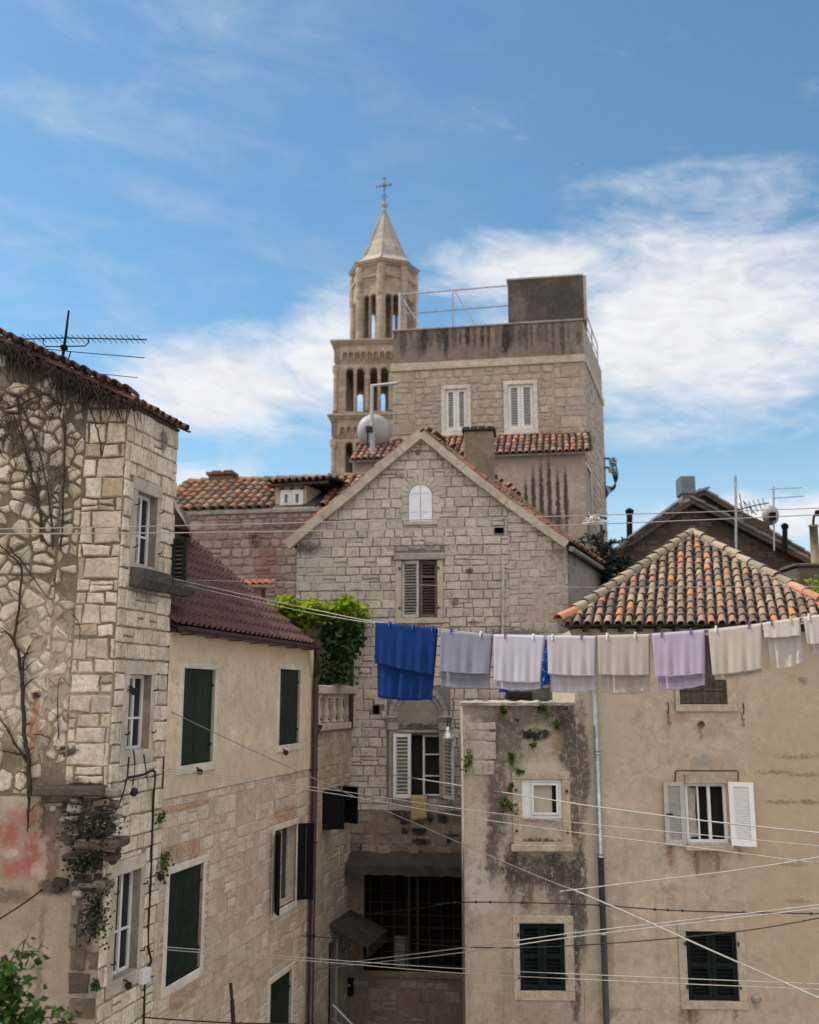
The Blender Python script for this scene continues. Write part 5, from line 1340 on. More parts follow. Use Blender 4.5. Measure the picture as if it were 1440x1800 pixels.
mb = MB(); mb.box(-W - .15, -.15, 0, W + .15, 2 * W + .15, zz(880)); mb.build('tower_base', M_bt, BT, FB.M)
mb = MB(); mb.box(-W + .5, .6, zs1 - .4, W - .5, 2 * W - .6, zs1 - .1); mb.box(-W + .5, .6, zz(732), W - .5, 2 * W - .6, zz(728)); mb.build('floor', M_bt, BT, FB.M)
# octagonal lantern
Rl = 2.40; cyl = W; zl0, zl1, zl2 = zs1, zz(520, W), zz(487, W)
mb = MB(); sprg = zz(541, W)
for s_ in range(8):
    A = Matrix.Translation((0, cyl, 0)) @ Matrix.Rotation(R(22.5 + 45 * s_), 4, 'Z')
    ap = Rl * math.cos(R(22.5)); hwid = Rl * math.sin(R(22.5))
    F_ = lambda u, y, z: A @ Vector((u, -ap + y, z))
    arcade(mb, F_, -hwid, hwid, zl0, zl2, [(-.285, .25, sprg, zl0 + .12), (.285, .25, sprg, zl0 + .12)], .3)
    mb.lathe([(.08, 0), (.05, .1), (.05, sprg - zl0 - .6), (.11, sprg - zl0 - .3)], (0, 0, 0), 8, 0, A @ Matrix.Translation((0, -ap + .2, zl0 + .3)))
    B = Matrix.Translation((0, cyl, 0)) @ Matrix.Rotation(R(45 * s_), 4, 'Z')
    mb.lathe([(.30, 0), (.26, .15), (.26, sprg - zl0), (.32, sprg - zl0 + .25), (.32, zl2 - zl0)], (0, 0, 0), 10, 0, B @ Matrix.Translation((0, -Rl + .1, zl0)))
lan = mb.build('lantern', M_bt, BT, FB.M)
mb = MB()
for r1, z0, z1 in ((Rl + .12, zl2 - .9, zl2 - .72), (Rl + .14, zl2, zl2 + .18), (Rl + .26, zl2 + .181, zl2 + .36)): mb.lathe([(r1, z0), (r1, z1)], (0, cyl, 0), 8)
mb.build('cornice', M_bt, lan, FB.M)
ztip = zz(372, W)
mb = MB(); z_e = zl2 + .37; hs = ztip - z_e
prof = [(Rl + .34, 0), (Rl * .80, hs * .13), (Rl * .60, hs * .32), (Rl * .36, hs * .62), (Rl * .17, hs * .86), (.17, hs * .97), (.14, hs)]
mb.lathe(prof, (0, cyl, z_e), 8); sp = mb.build('spire', M_spire, BT, FB.M)
mb = MB()
for s_ in range(8):
    a = R(45 * s_); mb.tube([(r * math.sin(a) * 1.01, cyl - r * math.cos(a) * 1.01, z_e + z) for r, z in prof[:-1]], .06, 5)
mb.build('ridge_moulding', M_spire, sp, FB.M)
mb = MB(); mb.lathe([(.1, 0), (.17, .12), (.12, .26), (.08, .30), (.2, .42), (.27, .58), (.2, .74), (.06, .82)], (0, cyl, ztip - .05), 12); mb.build('finial', M_trimg, sp, FB.M, True)
mb = MB(); zc_ = ztip + .7; zt_ = zz(312, W); zx = zz(327, W)
mb.tube([(0, cyl, zc_), (0, cyl, zt_)], .05, 6); mb.tube([(-.56, cyl, zx - .02), (.56, cyl, zx + .10)], .05, 6)
for x, z, dx, dz in ((-.56, zx - .02, 0, 1), (.56, zx + .10, 0, 1), (0, zt_, 1, 0)):
    mb.tube([(x - dx * .16 - dz * .1, cyl, z - dz * .14 - dx * .1), (x, cyl, z), (x + dx * .16 - dz * .1, cyl, z + dz * .14 - dx * .1)], .04, 5)
for a in range(4):
    b = R(45 + 90 * a); mb.tube([(0, cyl, zx + .04), (.24 * math.cos(b), cyl, zx + .04 + .24 * math.sin(b))], .03, 5)
for sx in (-1, 1): mb.tube(spline([(0, cyl, zc_ + .35), (sx * .22, cyl, zc_ + .5), (sx * .14, cyl, zc_ + .7), (0, cyl, zc_ + .6)], 4), .025, 5)
mb.build('cross', plain('grey_iron', (.12, .12, .125), .6, .2), sp, FB.M)

# ------------------------------------------------------------------ low stone house behind the yellow one
o6 = at(450, 900, 28.0)
FL2 = Frame(o6.x, o6.y, -9)
BH = empty('tiled_house', FL2.M, 'low stone house behind the brown roof, red tiles and a small white dormer', 'house')
bL, bR = FL2.p(255, 950)[0], FL2.p(640, 950)[0]; zB = FL2.p(450, 903)[1]
M_bm = plaster_mat('pink_mortar', (.24, .17, .145), (.19, .135, .115), None, .4, (.075, .055, .05), bump=.5)
M_bs = stone_mat('pinkish_stone', [(.32, .245, .21), (.27, .205, .18), (.35, .275, .235), (.25, .185, .165)], .35, (.11, .08, .07), .6,
                 bl=[BL(FL2, 448, 950, 12, 14, (.03, .02, .018), .9, .6), BL(FL2, 470, 985, 26, 36, (.23, .10, .07), .65, .7), BL(FL2, 500, 925, 60, 12, (.09, .065, .06), .7), BL(FL2, 420, 985, 40, 30, (.36, .27, .23), .5)])
mb = MB(); wall_face(mb, [(bL, 0), (bR, 0), (bR, zB), (bL, zB)], [], 0); courses(mb, [(bL, 4.5), (bR, 4.5), (bR, zB - .02), (bL, zB - .02)], [], (.2, .32), (.24, .46), .03, .025, .03, 101, 1, jit=.025, rnd=True)
mb.build('wall', [M_bm, M_bs], BH, FL2.M)
mb = MB(); mb.box(bL, -.06, zB, bR, .3, zB + .14, 0, None, .02); mb.build('coping', M_trimg, BH, FL2.M)
run = 2.5; zr = FL2.p(480, 845, run)[1]; zs = zB + .15; rise = zr - zs
V_ = Vector((0, run, rise)).normalized(); N_ = Vector((0, -rise, run)).normalized(); L_ = math.hypot(run, rise)
rl = FL2.p(333, 848, run)[0]
mb = MB(); q = [(rl, 0, zs), (bR, 0, zs), (bR, run, zr), (rl, run, zr)]; mb.face(q, 1); mb.face([(rl, 0, zs - .0), (rl, run, zr), (rl, 2 * run, zs)], 2); mb.face([(rl, run, zr), (bR, run, zr), (bR, 2 * run, zs), (rl, 2 * run, zs)], 1)
dm = FL2.rect(485, 851, 560, 897, .35)
dside = lambda u, v: not (dm[0] - .05 < u + rl < dm[2] + .05 and v < 1.5)
tile_roof(mb, (rl, 0, zs), (1, 0, 0), V_, N_, dside, (0, bR - rl), (-.05, L_ - .1), .27, .42, 102, 0, 1, seg=6)
cap_tiles(mb, (rl, run, zr + .02), (bR, run, zr + .02), (0, 0, 1), .13, .4, 103, 0); cap_tiles(mb, (rl + .02, 0, zs + .04), (rl + .02, run, zr + .04), (0, 0, 1), .12, .4, 104, 0)
mb.build('roof', [M_tile_red, M_tile_shade, M_bm], BH, FL2.M)
DMR = MB(); dw = FL2.rect(494, 862, 534, 893, .3)
DMR.box(dm[0], .3, zs, dm[2] - .35, 2.0, dm[3] - .05); DMR.face([(dm[2] - .35, .3, zs), (dm[2] + .02, 1.1, zs + .3), (dm[2] + .02, 1.9, dm[3] - .05), (dm[2] - .35, .3, dm[3] - .05)])
M_dorm = plaster_mat('cream_dormer', (.52, .42, .29), (.46, .37, .26), None, .2)
dr_ = DMR.build('dormer', M_dorm, BH, FL2.M)
mb = MB(); a, b = dm[0] - .22, dm[2] + .35
q = [(a, .12, dm[3] - .02), (b, .12, dm[3] + .03), (b, 2.3, dm[3] + .26), (a, 2.3, dm[3] + .22)]; mb.face(q, 1); mb.face([(x, y, z - .07) for x, y, z in q][::-1], 2); mb.face([q[0], q[1], (q[1][0], q[1][1], q[1][2] - .07), (q[0][0], q[0][1], q[0][2] - .07)], 2)
tile_roof(mb, (a, .10, dm[3] - .0), (1, 0, .03), Vector((0, 2.3, .24)).normalized(), (0, -.1, 1), lambda u, v: True, (0, b - a), (-.02, 2.1), .2, .34, 105, 0, 1, seg=5)
for k in (.18, .5, .82): u = dm[0] + (dm[2] - .3 - dm[0]) * k; mb.box(u - .05, .14, dm[3] - .17, u + .05, .4, dm[3] - .08, 2)
mb.build('dormer_roof', [M_tile_red, M_tile_shade, M_wood], dr_, FL2.M)
mb = MB(); wdh = (dw[2] - dw[0]) / 2
casement(mb, (dw[0], dw[1], dw[2], dw[3]), .22, .13, ((dw[0] + dw[2]) / 2 - .05, (dw[0] + dw[2]) / 2 + .05), (), .07)
mb.build('window', M_white, dr_, FL2.M)
mb = MB(); mb.box(dw[0] - .04, .19, dw[1] - .06, dw[2] + .04, .3, dw[1] - .001, 0); mb.build('sill', M_white, dr_, FL2.M)
mb = MB(); mb.box(dw[0] + .1, .27, dw[1] + .1, dw[2] - .1, .295, dw[3] - .1); mb.build('pane', M_glass2, dr_, FL2.M)
r_ = FL2.rect(370, 833, 411, 850, run); mb = MB(); mb.box(r_[0], run - .2, zr - .3, r_[2], run + .3, r_[3] - .08, 0, None, .02)
for k in range(4): mb.box(r_[0] - .06 + k * (r_[2] - r_[0]) / 4, run - .28, r_[3] - .078, r_[0] + .04 + (k + 1) * (r_[2] - r_[0]) / 4, run + .36, r_[3] + .03 * (1 + k % 2), 0, None, .02)
mb.build('chimney', M_tile_red, BH, FL2.M)
# roof corner of a shed that shows between the rubble house and the tiled house
A_, B_ = at(300, 862, 17.5), at(331, 926, 17.2)
mb = MB(); dv = Vector((-.25, 1.6, 0))
mb.face([A_, B_, B_ + dv, A_ + dv], 0); d_ = (B_ - A_).normalized(); n_ = Vector((-.5, 0, .86))
mb.face([A_ - Vector((0, 0, .16)), B_ - Vector((0, 0, .05)), B_, A_], 1)
mb.face([A_ - Vector((.1, 0, .62)), B_ - Vector((.02, 0, .06)), B_ + dv * .6 - Vector((0, 0, .06)), A_ + dv * .6 - Vector((0, 0, .62))], 2)
mb.face([A_ - Vector((.1, -.02, .62)), B_ - Vector((.02, -.02, .06)), A_ - Vector((0, -.02, .16))], 2)
mb.box(A_.x - 2.2, A_.y + .1, 0, A_.x + .04, A_.y + 1.5, A_.z - .2, 3)
sh = mb.build('shed', [M_brs, M_trim, M_wood, M_bm]); tag(sh, 'sliver of a shed roof end with a pale bargeboard behind the stone house corner', 'shed')
# low wall with a tile cap behind the brown roof
FW = Frame(*at(433, 1030, 25.0).to_2d(), -9)
r_ = FW.rect(416, 1028, 452, 1060); mb = MB(); mb.box(r_[0] - .3, 0, 0, r_[2] + .1, .4, r_[3] - .06, 0)
TWL = mb.build('garden_wall', M_bm); TWL.matrix_basis = FW.M; tag(TWL, 'low wall with an orange tiled cap just behind the brown roof edge', 'wall')
mb = MB(); tile_roof(mb, (r_[0] - .3, -.1, r_[3] - .05), (1, 0, 0), Vector((0, .6, .16)).normalized(), Vector((0, -.16, .6)).normalized(), lambda u, v: True, (0, r_[2] - r_[0] + .5), (0, .55), .17, .32, 106, 0, 0); mb.build('tile_cap', M_tile_fresh, TWL, FW.M)
# ------------------------------------------------------------------ dark gabled house at the right, behind the clay roof
o7 = at(1215, 900, 27.0)
FD2 = Frame(o7.x, o7.y, -3)
DH = empty('dark_house', FD2.M, 'dark brown gabled house with a boxed metal chimney behind the clay roof', 'house')
M_dkw = plaster_mat('shade_brown_masonry', (.095, .074, .056), (.068, .054, .042), (.115, .086, .066), .5, (.03, .025, .02), bump=.7, scale=2, bl=[BL(FD2, 1215, 905, 60, 16, (.05, .035, .03), .6), BL(FD2, 1060, 1030, 50, 60, (.02, .017, .015), .9)])  # dark brown masonry with the shade of wall and gap put into its colour
M_dks = stone_mat('shade_brown_stone', [(.13, .10, .075), (.10, .08, .06), (.15, .115, .09)], .5, (.05, .04, .033), .7)
a_, l_, r2 = FD2.p(1214, 890), FD2.p(1040, 1005), FD2.p(1398, 985)
mb = MB(); Pd = [(l_[0], 0), (r2[0], 0), (r2[0], r2[1]), a_, (l_[0], l_[1])]
wall_face(mb, Pd, [], 0); courses(mb, [(l_[0], 8), (r2[0], 8), r2, a_, l_], [], (.12, .2), (.2, .4), .02, .012, .02, 111, 1, keep=.55)
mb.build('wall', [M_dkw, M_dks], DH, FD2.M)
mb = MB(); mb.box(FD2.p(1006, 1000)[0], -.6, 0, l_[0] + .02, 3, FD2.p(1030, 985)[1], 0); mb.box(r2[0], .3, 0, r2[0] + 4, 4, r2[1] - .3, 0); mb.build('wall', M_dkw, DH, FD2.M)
M_slate = tile_mat('grey_roof_tile', [(0, (.11, .10, .095)), (.4, (.085, .078, .074)), (.7, (.14, .12, .11))], .4, (.06, .055, .05))
mb = MB()
def slab(A, B, y0, y1, th, mi=0, tiles=0, seed=1):
    d = Vector((B[0] - A[0], B[1] - A[1])).normalized(); n = Vector((-d.y, d.x)) * (1 if d.x > 0 else -1)
    poly = [A, B, (B[0] + n.x * th, B[1] + n.y * th), (A[0] + n.x * th, A[1] + n.y * th)]
    mb.prism(poly, y0, y1, mi)
    if tiles:
        lo, hi = (A, B) if A[1] < B[1] else (B, A)
        V = Vector((hi[0] - lo[0], 0, hi[1] - lo[1])); L = V.length; V.normalize(); N = Vector((n.x, 0, n.y))
        tile_roof(mb, Vector((lo[0], y0, lo[1])) + N * th, (0, 1, 0), V, N, lambda u, v: True, (0, y1 - y0), (0, L - .1), .24, .38, seed, 1, 1, chan=False, seg=5)
sl_L = ((l_[0] - .3, l_[1] - .24), (a_[0], a_[1] + .02)); sl_R = ((a_[0], a_[1] + .02), (r2[0] + .5, r2[1] - .28))
slab(*sl_L, -.3, 6, .1, 0, 1, 5); slab(*sl_R, -.3, 6, .1, 0, 1, 6)
b0, b1, b2 = FD2.p(1236, 872, 1.5), FD2.p(1350, 944, 1.5), FD2.p(1428, 990, 1.5); bl0 = FD2.p(1205, 885, 1.5)
slab(b0, b1, 1.3, 7, .1, 0, 1, 7); slab(b1, b2, 1.3, 7, .1, 0, 1, 8); slab(bl0, b0, 1.3, 7, .1, 0, 1, 9)
mb.prism([(b0[0] - .8, a_[1] - 2.5), (b2[0], b2[1] - 1.5), (b2[0], b2[1]), (b1[0], b1[1]), (b0[0], b0[1]), (bl0[0], bl0[1])], 1.5, 1.6, 0)
mb.build('roof', [M_wood, M_slate], DH, FD2.M)
mb = MB(); e0 = FD2.p(1345, 925, 1.0); e1 = FD2.p(1300, 905, 1.0); e2 = FD2.p(1352, 945, 1.0)
mb.prism([(e1[0], e1[1] - .3), (e2[0], e2[1] - .4), (e0[0], e0[1]), (e1[0], e1[1])], .6, 2.2); mb.build('roof_hatch', M_wood, DH, FD2.M)
r_ = FD2.rect(1196, 837, 1222, 868, .4); mb = MB(); mb.box(r_[0] + .04, .4, r_[1] - .7, r_[2] - .04, .95, r_[1], 0, None, .01); chd = mb.build('chimney', M_tile_red, DH, FD2.M)
mb = MB(); mb.box(r_[0], .36, r_[1] + .002, r_[2], .99, r_[3], 0, None, .01); mb.build('chimney_cowl', plain('blue_grey_sheet', (.13, .16, .20), .5, .2, .2, 5), chd, FD2.M)
mb = MB(); slab2 = FD2.p(1103, 948, -.32), FD2.p(1200, 876, -.32)
d = (Vector(slab2[1]) - Vector(slab2[0])).normalized(); n = Vector((-d.y, d.x)); A, B = Vector(slab2[0]), Vector(slab2[1])
mb.prism([tuple(A), tuple(B), tuple(B + n * .05), tuple(A + n * .05)], -.34, .2); mb.build('lit_slope_strip', M_steel, DH, FD2.M)  # pale strip added to stand for the sunlit left roof slope
def pole(name, pts, r, depth, lab, cat, mat, extra=None):
    base = at(*pts[-1], depth); o = empty(name, Matrix.Translation(base), lab, cat)
    mb = MB(); mb.tube([at(*p, depth) for p in pts], r, 7); mb.build('pole', mat, o, Matrix.Identity(4))
    return o
pole('mast', [(1293, 836), (1294, 900), (1294, 990)], .035, 26.5, 'tall thin steel mast rising from the roof between chimney and dish', 'mast', M_steel)
o_ = pole('stovepipe', [(1107, 901), (1107, 950)], .085, 27.5, 'black stovepipe beside the fir tree', 'stovepipe', M_black)
mb = MB(); mb.lathe([(.11, 0), (.12, .1), (.03, .16)], at(1107, 903, 27.5), 10); mb.build('cap', M_black, o_, Matrix.Identity(4))
o_ = pole('stovepipe', [(1380, 928), (1380, 972)], .07, 26.5, 'short black stovepipe to the right of the satellite dish', 'stovepipe', M_black)
mb = MB(); mb.lathe([(.09, 0), (.10, .1), (.03, .15)], at(1380, 929, 26.5), 10); mb.build('cap', M_black, o_, Matrix.Identity(4))
c8 = at(1358, 905, 25.5); rr = 18.5 / 1779 * 25.5
SD = empty('satellite_dish', Matrix.Translation(at(1361, 968, 25.5)), 'small grey satellite dish on a thin mast above the dark roof', 'satellite dish')
mb = MB(); T = Matrix.Translation(c8) @ Matrix.Rotation(R(18), 4, 'Z') @ Matrix.Rotation(R(96), 4, 'X')
mb.lathe([(.001, .0), (rr * .5, -.02), (rr, -.09), (rr * 1.02, -.08), (rr * .5, .0), (.001, .02)], (0, 0, 0), 24, 0, T); mb.build('reflector', plain('dish_grey', (.33, .33, .34), .6, 0, .25, 6), SD, Matrix.Identity(4), True)
mb = MB(); mb.tube([at(1361, 968, 25.45), at(1360, 855, 25.45)], .022, 6); mb.tube([at(1352, 860, 25.45), at(1409, 857, 25.2)], .014, 5); mb.tube([at(1358, 876, 25.45), at(1415, 872, 25.2)], .014, 5); mb.build('mast', M_steel, SD, Matrix.Identity(4))
mb = MB(); mb.box(-.06, -.1, -.09, .06, .1, .12, 0, Matrix.Translation(at(1358, 909, 25.3))); mb.tube([at(1358, 908, 25.3), at(1356, 922, 25.0)], .02, 5); mb.build('feed_arm', M_black, SD, Matrix.Identity(4))
AN2 = empty('roof_antenna', Matrix.Translation(at(1295, 905, 26.3)), 'crooked bare yagi antenna between the steel mast and the dish', 'antenna')
mb = MB(); mb.tube([at(1294, 897, 26.3), at(1330, 888, 26.0), at(1352, 884, 25.9)], .018, 5)
for x in range(1304, 1350, 8): y = 895 - (x - 1304) * .22; mb.tube([at(x - 4, y - 10, 26.4), at(x + 4, y + 10, 25.8)], .012, 4)
for p in (((1300, 868), (1308, 912)), ((1306, 880), (1330, 905)), ((1318, 885), (1322, 904))): mb.tube([at(*q, 26.2) for q in p], .013, 4)
mb.build('boom', M_iron, AN2, Matrix.Identity(4))
CP = empty('chimney_stack', Matrix.Translation(at(1430, 1045, 23.5)), 'squat stone chimney with a tall clay pot and black gooseneck at the right edge', 'chimney')
A_ = at(1398, 1045, 23.5); B_ = at(1470, 992, 23.5)
mb = MB(); mb.box(A_.x, 23.3, A_.z - 3.5, B_.x, 24.3, B_.z - .08, 0, None, .05); mb.box(A_.x - .04, 23.26, B_.z - .079, B_.x, 24.34, B_.z, 0, None, .03); mb.build('stack', plaster_mat('sooty_chimney', (.12, .10, .08), (.08, .068, .055), None, .5, (.03, .025, .02), bump=.7), CP, Matrix.Identity(4))
mb = MB(); p0 = at(1434, 992, 23.6); p1 = at(1430, 926, 23.6); mb.tube([p0, p1], [.105, .095], 12); mb.tube([p1, p1 + Vector((0, 0, .04))], .115, 12); mb.build('chimney_pot', plain('buff_clay', (.20, .15, .09), .85, 0, .4, 8), CP, Matrix.Identity(4), True)
mb = MB(); mb.tube(spline([p1, at(1430, 914, 23.6), at(1432, 906, 23.6), at(1437, 902, 23.6)], 4), .03, 6); mb.lathe([(.08, -.05), (.08, .06), (.03, .09)], at(1438, 903, 23.6), 8); mb.build('gooseneck', M_black, CP, Matrix.Identity(4))
# house body under that chimney, hidden behind the clay roof
mb = MB(); mb.box(A_.x - .6, 23.2, 0, A_.x + 6, 28, A_.z + .0); o_ = mb.build('wall', M_dkw, DH, Matrix.Identity(4))
# fir tree on the gap between the houses
rng = random.Random(12)
tb = at(1058, 1040, 25.0)
FIR = empty('fir_tree', Matrix.Translation(Vector((tb.x, 25.0, 0))), 'dark fir tree squeezed between the gabled house and the dark house', 'tree')
mb = MB(); zt = at(1062, 905, 25).z; mb.tube([(tb.x, 25, 0), (tb.x + .03, 25, zt - 1.2), (tb.x + .05, 25, zt)], [.14, .09, .015], 8); mb.build('trunk', M_bark, FIR, Matrix.Identity(4))
L = MB(); St = MB()
for k in range(90):
    z = zt - .1 - 2.9 * rng.random() ** .8; a = rng.uniform(0, 2 * math.pi); ln = min(1.35, .25 + (zt - z) * .55) * rng.uniform(.65, 1.2)
    base = Vector((tb.x + .03, 25, z)); d = Vector((math.cos(a), math.sin(a), rng.uniform(-.05, .35)))
    end = base + d * ln; St.tube([base, base + d * ln * .5 + Vector((0, 0, .05)), end], [.02, .012, .004], 4)
    n = int(ln * 55)
    for i in range(n):
        q = rng.uniform(.15, 1.03); p = base + d * ln * q + Vector((0, 0, .05 * math.sin(q * 3)))
        leaf(L, p, .17 * (1.1 - .4 * q), rng, 0, .05, .16)
cr = L.build('crown', M_fir, FIR, Matrix.Identity(4)); St.build('branch', M_bark, cr, Matrix.Identity(4))
# white rag caught on the wire near the tree
mb = MB(); rng = random.Random(3)
for k in range(16):
    c = at(1046 + rng.uniform(-16, 16), 914 + rng.uniform(-7, 7), 15.2); v = [c + Vector((rng.uniform(-.09, .09), rng.uniform(-.04, .04), rng.uniform(-.05, .05))) for _ in range(4)]; mb.face(v)
M_towelw = cloth_mat('white_cloth', (.66, .64, .63), (.60, .58, .57), .3)
mb.tube([at(1024, 920, 15.2), at(1070, 915, 15.2)], .012, 4)
tag(mb.build('rag', M_towelw), 'torn white rag snagged on the pale wires in front of the fir tree', 'rag')

M_trim2 = plaster_mat('tan_stone_trim', (.43, .36, .28), (.36, .30, .235), (.40, .34, .27), .35, (.12, .10, .08), bump=.4, scale=2)
# ------------------------------------------------------------------ plastered house with the weathered clay roof
o9 = at(1240, 1300, 17.0)
FP = Frame(o9.x, o9.y, -2)
PH = empty('plaster_house', FP.M, 'tan plastered house under a weathered clay tile roof at the right', 'house')
pL = FP.p(1013, 1300)[0]; pR = FP.p(1640, 1300)[0]
eC = FP.p(1220, 1105, -.28)[1]; zP = eC + .02
PO = [FP.rect(1192, 1108, 1275, 1238), FP.rect(1206, 1377, 1279, 1482), FP.rect(1208, 1637, 1297, 1760)]
PO[0] = (PO[0][0], PO[0][1], PO[0][2], min(PO[0][3], zP - .12))
dk = (.10, .08, .065)
PB = [BL(FP, 1420, 1500, 150, 320, (.395, .29, .20), .65, 1.0), BL(FP, 1400, 1220, 90, 80, (.42, .325, .235), .5, 1.0), BL(FP, 1030, 1420, 34, 300, (.36, .315, .255), .8, .8),
      BL(FP, 1080, 1270, 40, 60, (.40, .34, .27), .7), BL(FP, 1240, 1420, 200, 60, (.43, .335, .235), .4), BL(FP, 1235, 1338, 24, 15, (.27, .25, .215), .95, .45), BL(FP, 1411, 1196, 9, 6, (.22, .18, .13), .9, .5),
      BL(FP, 1245, 1515, 34, 26, (.20, .15, .11), .6), BL(FP, 1180, 1505, 10, 22, (.26, .17, .10), .7), BL(FP, 1195, 1262, 14, 12, (.30, .19, .12), .6), BL(FP, 1215, 1785, 26, 18, (.13, .095, .075), .7), BL(FP, 1330, 1757, 9, 9, (.10, .08, .065), .8, .5),
      BL(FP, 1400, 1330, 40, 5, (.17, .12, .085), .6, .8), BL(FP, 1360, 1358, 34, 4, (.17, .12, .085), .6, .8), BL(FP, 1410, 1362, 30, 4, (.15, .11, .08), .6, .8), BL(FP, 1380, 1410, 40, 4, (.17, .12, .085), .6, .8), BL(FP, 1425, 1410, 20, 5, (.12, .09, .07), .6, .8), BL(FP, 1390, 1520, 30, 4, (.17, .12, .085), .5, .8), BL(FP, 1405, 1585, 30, 4, (.17, .12, .085), .5, .8),
      BL(FP, 1072, 1660, 10, 60, (.24, .17, .11), .5), BL(FP, 1070, 1780, 20, 10, (.17, .12, .085), .6), BL(FP, 1115, 1775, 30, 4, (.2, .14, .1), .5)]
PB += [BL(FP, 1024, 1340, 14, 110, (.07, .058, .048), .9, .7), BL(FP, 1022, 1560, 12, 130, (.06, .05, .042), .9, .7), BL(FP, 1020, 1750, 9, 60, (.06, .05, .042), .85, .6), BL(FP, 1072, 1330, 26, 60, (.34, .29, .225), .6, .9),
       BL(FP, 1175, 1264, 3, 16, (.15, .09, .06), .8, .3), BL(FP, 1306, 1266, 3, 16, (.15, .09, .06), .8, .3), BL(FP, 1192, 1240, 6, 12, (.24, .13, .08), .7, .5), BL(FP, 1283, 1180, 5, 10, (.22, .12, .08), .7, .5), BL(FP, 1232, 1290, 4, 12, (.2, .13, .09), .6, .3), BL(FP, 1225, 1520, 5, 26, (.15, .11, .085), .7, .4), BL(FP, 1262, 1515, 5, 20, (.15, .11, .085), .7, .4), BL(FP, 1212, 1770, 5, 30, (.09, .07, .056), .8, .4), BL(FP, 1292, 1775, 4, 24, (.12, .09, .07), .7, .4), BL(FP, 1178, 1500, 4, 30, (.2, .12, .075), .7, .4), BL(FP, 1300, 1500, 5, 14, (.2, .13, .085), .6, .4)]
M_tan = plaster_mat('tan_plaster', (.43, .35, .265), (.385, .32, .25), (.46, .395, .31), .34, (.18, .135, .10), bl=PB, bump=.45, pit=.25)
mb = MB(); wall_face(mb, [(pL, 0), (pR, 0), (pR, zP), (pL, zP)], PO, 0, 0, .2, back=1)
shell(mb, [(pR, 0), (pR, 8), (pL, 8), (pL, 0)], 0, zP)
mb.build('wall', [M_tan, M_dark], PH, FP.M)
off = -.28
eLp, eRp = FP.p(986, 1101, off), FP.p(1500, 1102, off)
apy = 3.4; ap = FP.p(1218, 941, apy); zE_ = zP + .06
EL, ER, AP = Vector((eLp[0], off, zE_)), Vector((eRp[0], off, zE_)), Vector((ap[0], apy, ap[1])); RB_ = AP + Vector((.5, 4.0, 0)); BLp = EL + Vector((2.2, 8.2, 0)); BRp = ER + Vector((0, 8.6, 0))
mb = MB()
rn = AP.z - zE_; rl_ = math.hypot(apy - off, rn); SKW = .95; V_ = Vector((SKW, apy - off, rn)); rl_ = V_.length; V_.normalize(); N_ = Vector((0, -rn, apy - off)).normalized()
for tri in ((EL, ER, AP), (EL, AP, RB_, BLp), (ER, BRp, RB_, AP), (BLp, RB_, BRp)): mb.face([tuple(p) for p in tri], 1)
for tri in ((EL, ER, BRp, BLp),): mb.face([tuple(p - Vector((0, 0, .03))) for p in tri], 2)
mb.box(EL.x, off, zE_ - .028, ER.x, off + .03, zE_ - .004, 2)
wE = ER.x - EL.x; tA = (AP.x - EL.x)
def in_tri(u, v):
    f = v / rl_
    return f < 1 and (tA - SKW) * f + .02 < u < wE - (wE - tA + SKW) * f - .02
tile_roof(mb, EL, (1, 0, 0), V_, N_, in_tri, (-.5, wE), (-.07, rl_ - .12), .172, .30, 121, 0, 3, r=.064, seg=8)
# left and right slopes
for (E, B) in ((EL, BLp), (ER, BRp)):
    Ud = (B - E).normalized(); Vd = (AP - E) - Ud * (AP - E).dot(Ud); Ln_ = Vd.length; Vd.normalize(); Nn = Ud.cross(Vd)
    if Nn.z < 0: Nn = -Nn
    to2 = lambda p: ((p - E).dot(Ud), (p - E).dot(Vd))
    pg = [to2(p) for p in (E, B, RB_, AP)]
    if area(pg) < 0: pg = pg[::-1]
    def ins(u, v, pg=pg):
        for i in range(len(pg)):
            a, b = pg[i], pg[(i + 1) % len(pg)]
            if (b[0] - a[0]) * (v - a[1]) - (b[1] - a[1]) * (u - a[0]) < .12 * math.hypot(b[0] - a[0], b[1] - a[1]): return False
        return True
    tile_roof(mb, E, Ud, Vd, Nn, ins, (0, (B - E).length), (-.05, Ln_ - .2), .2, .34, 122, 0, 3, seg=5)
roofP = mb.build('roof', [M_tile_old, M_tile_shade, M_wood, M_tile_shade], PH, FP.M)
mb = MB(); up = (0, 0, 1); k = .09
cap_tiles(mb, EL + (AP - EL) * k + Vector((0, 0, .05)), AP + Vector((0, 0, .05)), up, .105, .34, 123, 0); cap_tiles(mb, ER + (AP - ER) * .34 + Vector((0, 0, .05)), AP + Vector((0, 0, .05)), up, .10, .36, 124, 0)
cap_tiles(mb, AP + Vector((0, .0, .06)), RB_ + Vector((0, 0, .06)), up, .10, .4, 126, 0)
cap_tiles(mb, EL + Vector((-.05, -.05, .04)), EL + (AP - EL) * k + Vector((0, 0, .06)), up, .105, .3, 125, 1); cap_tiles(mb, ER + Vector((0, 0, .05)), ER + (AP - ER) * .34 + Vector((0, 0, .06)), up, .10, .34, 127, 1)
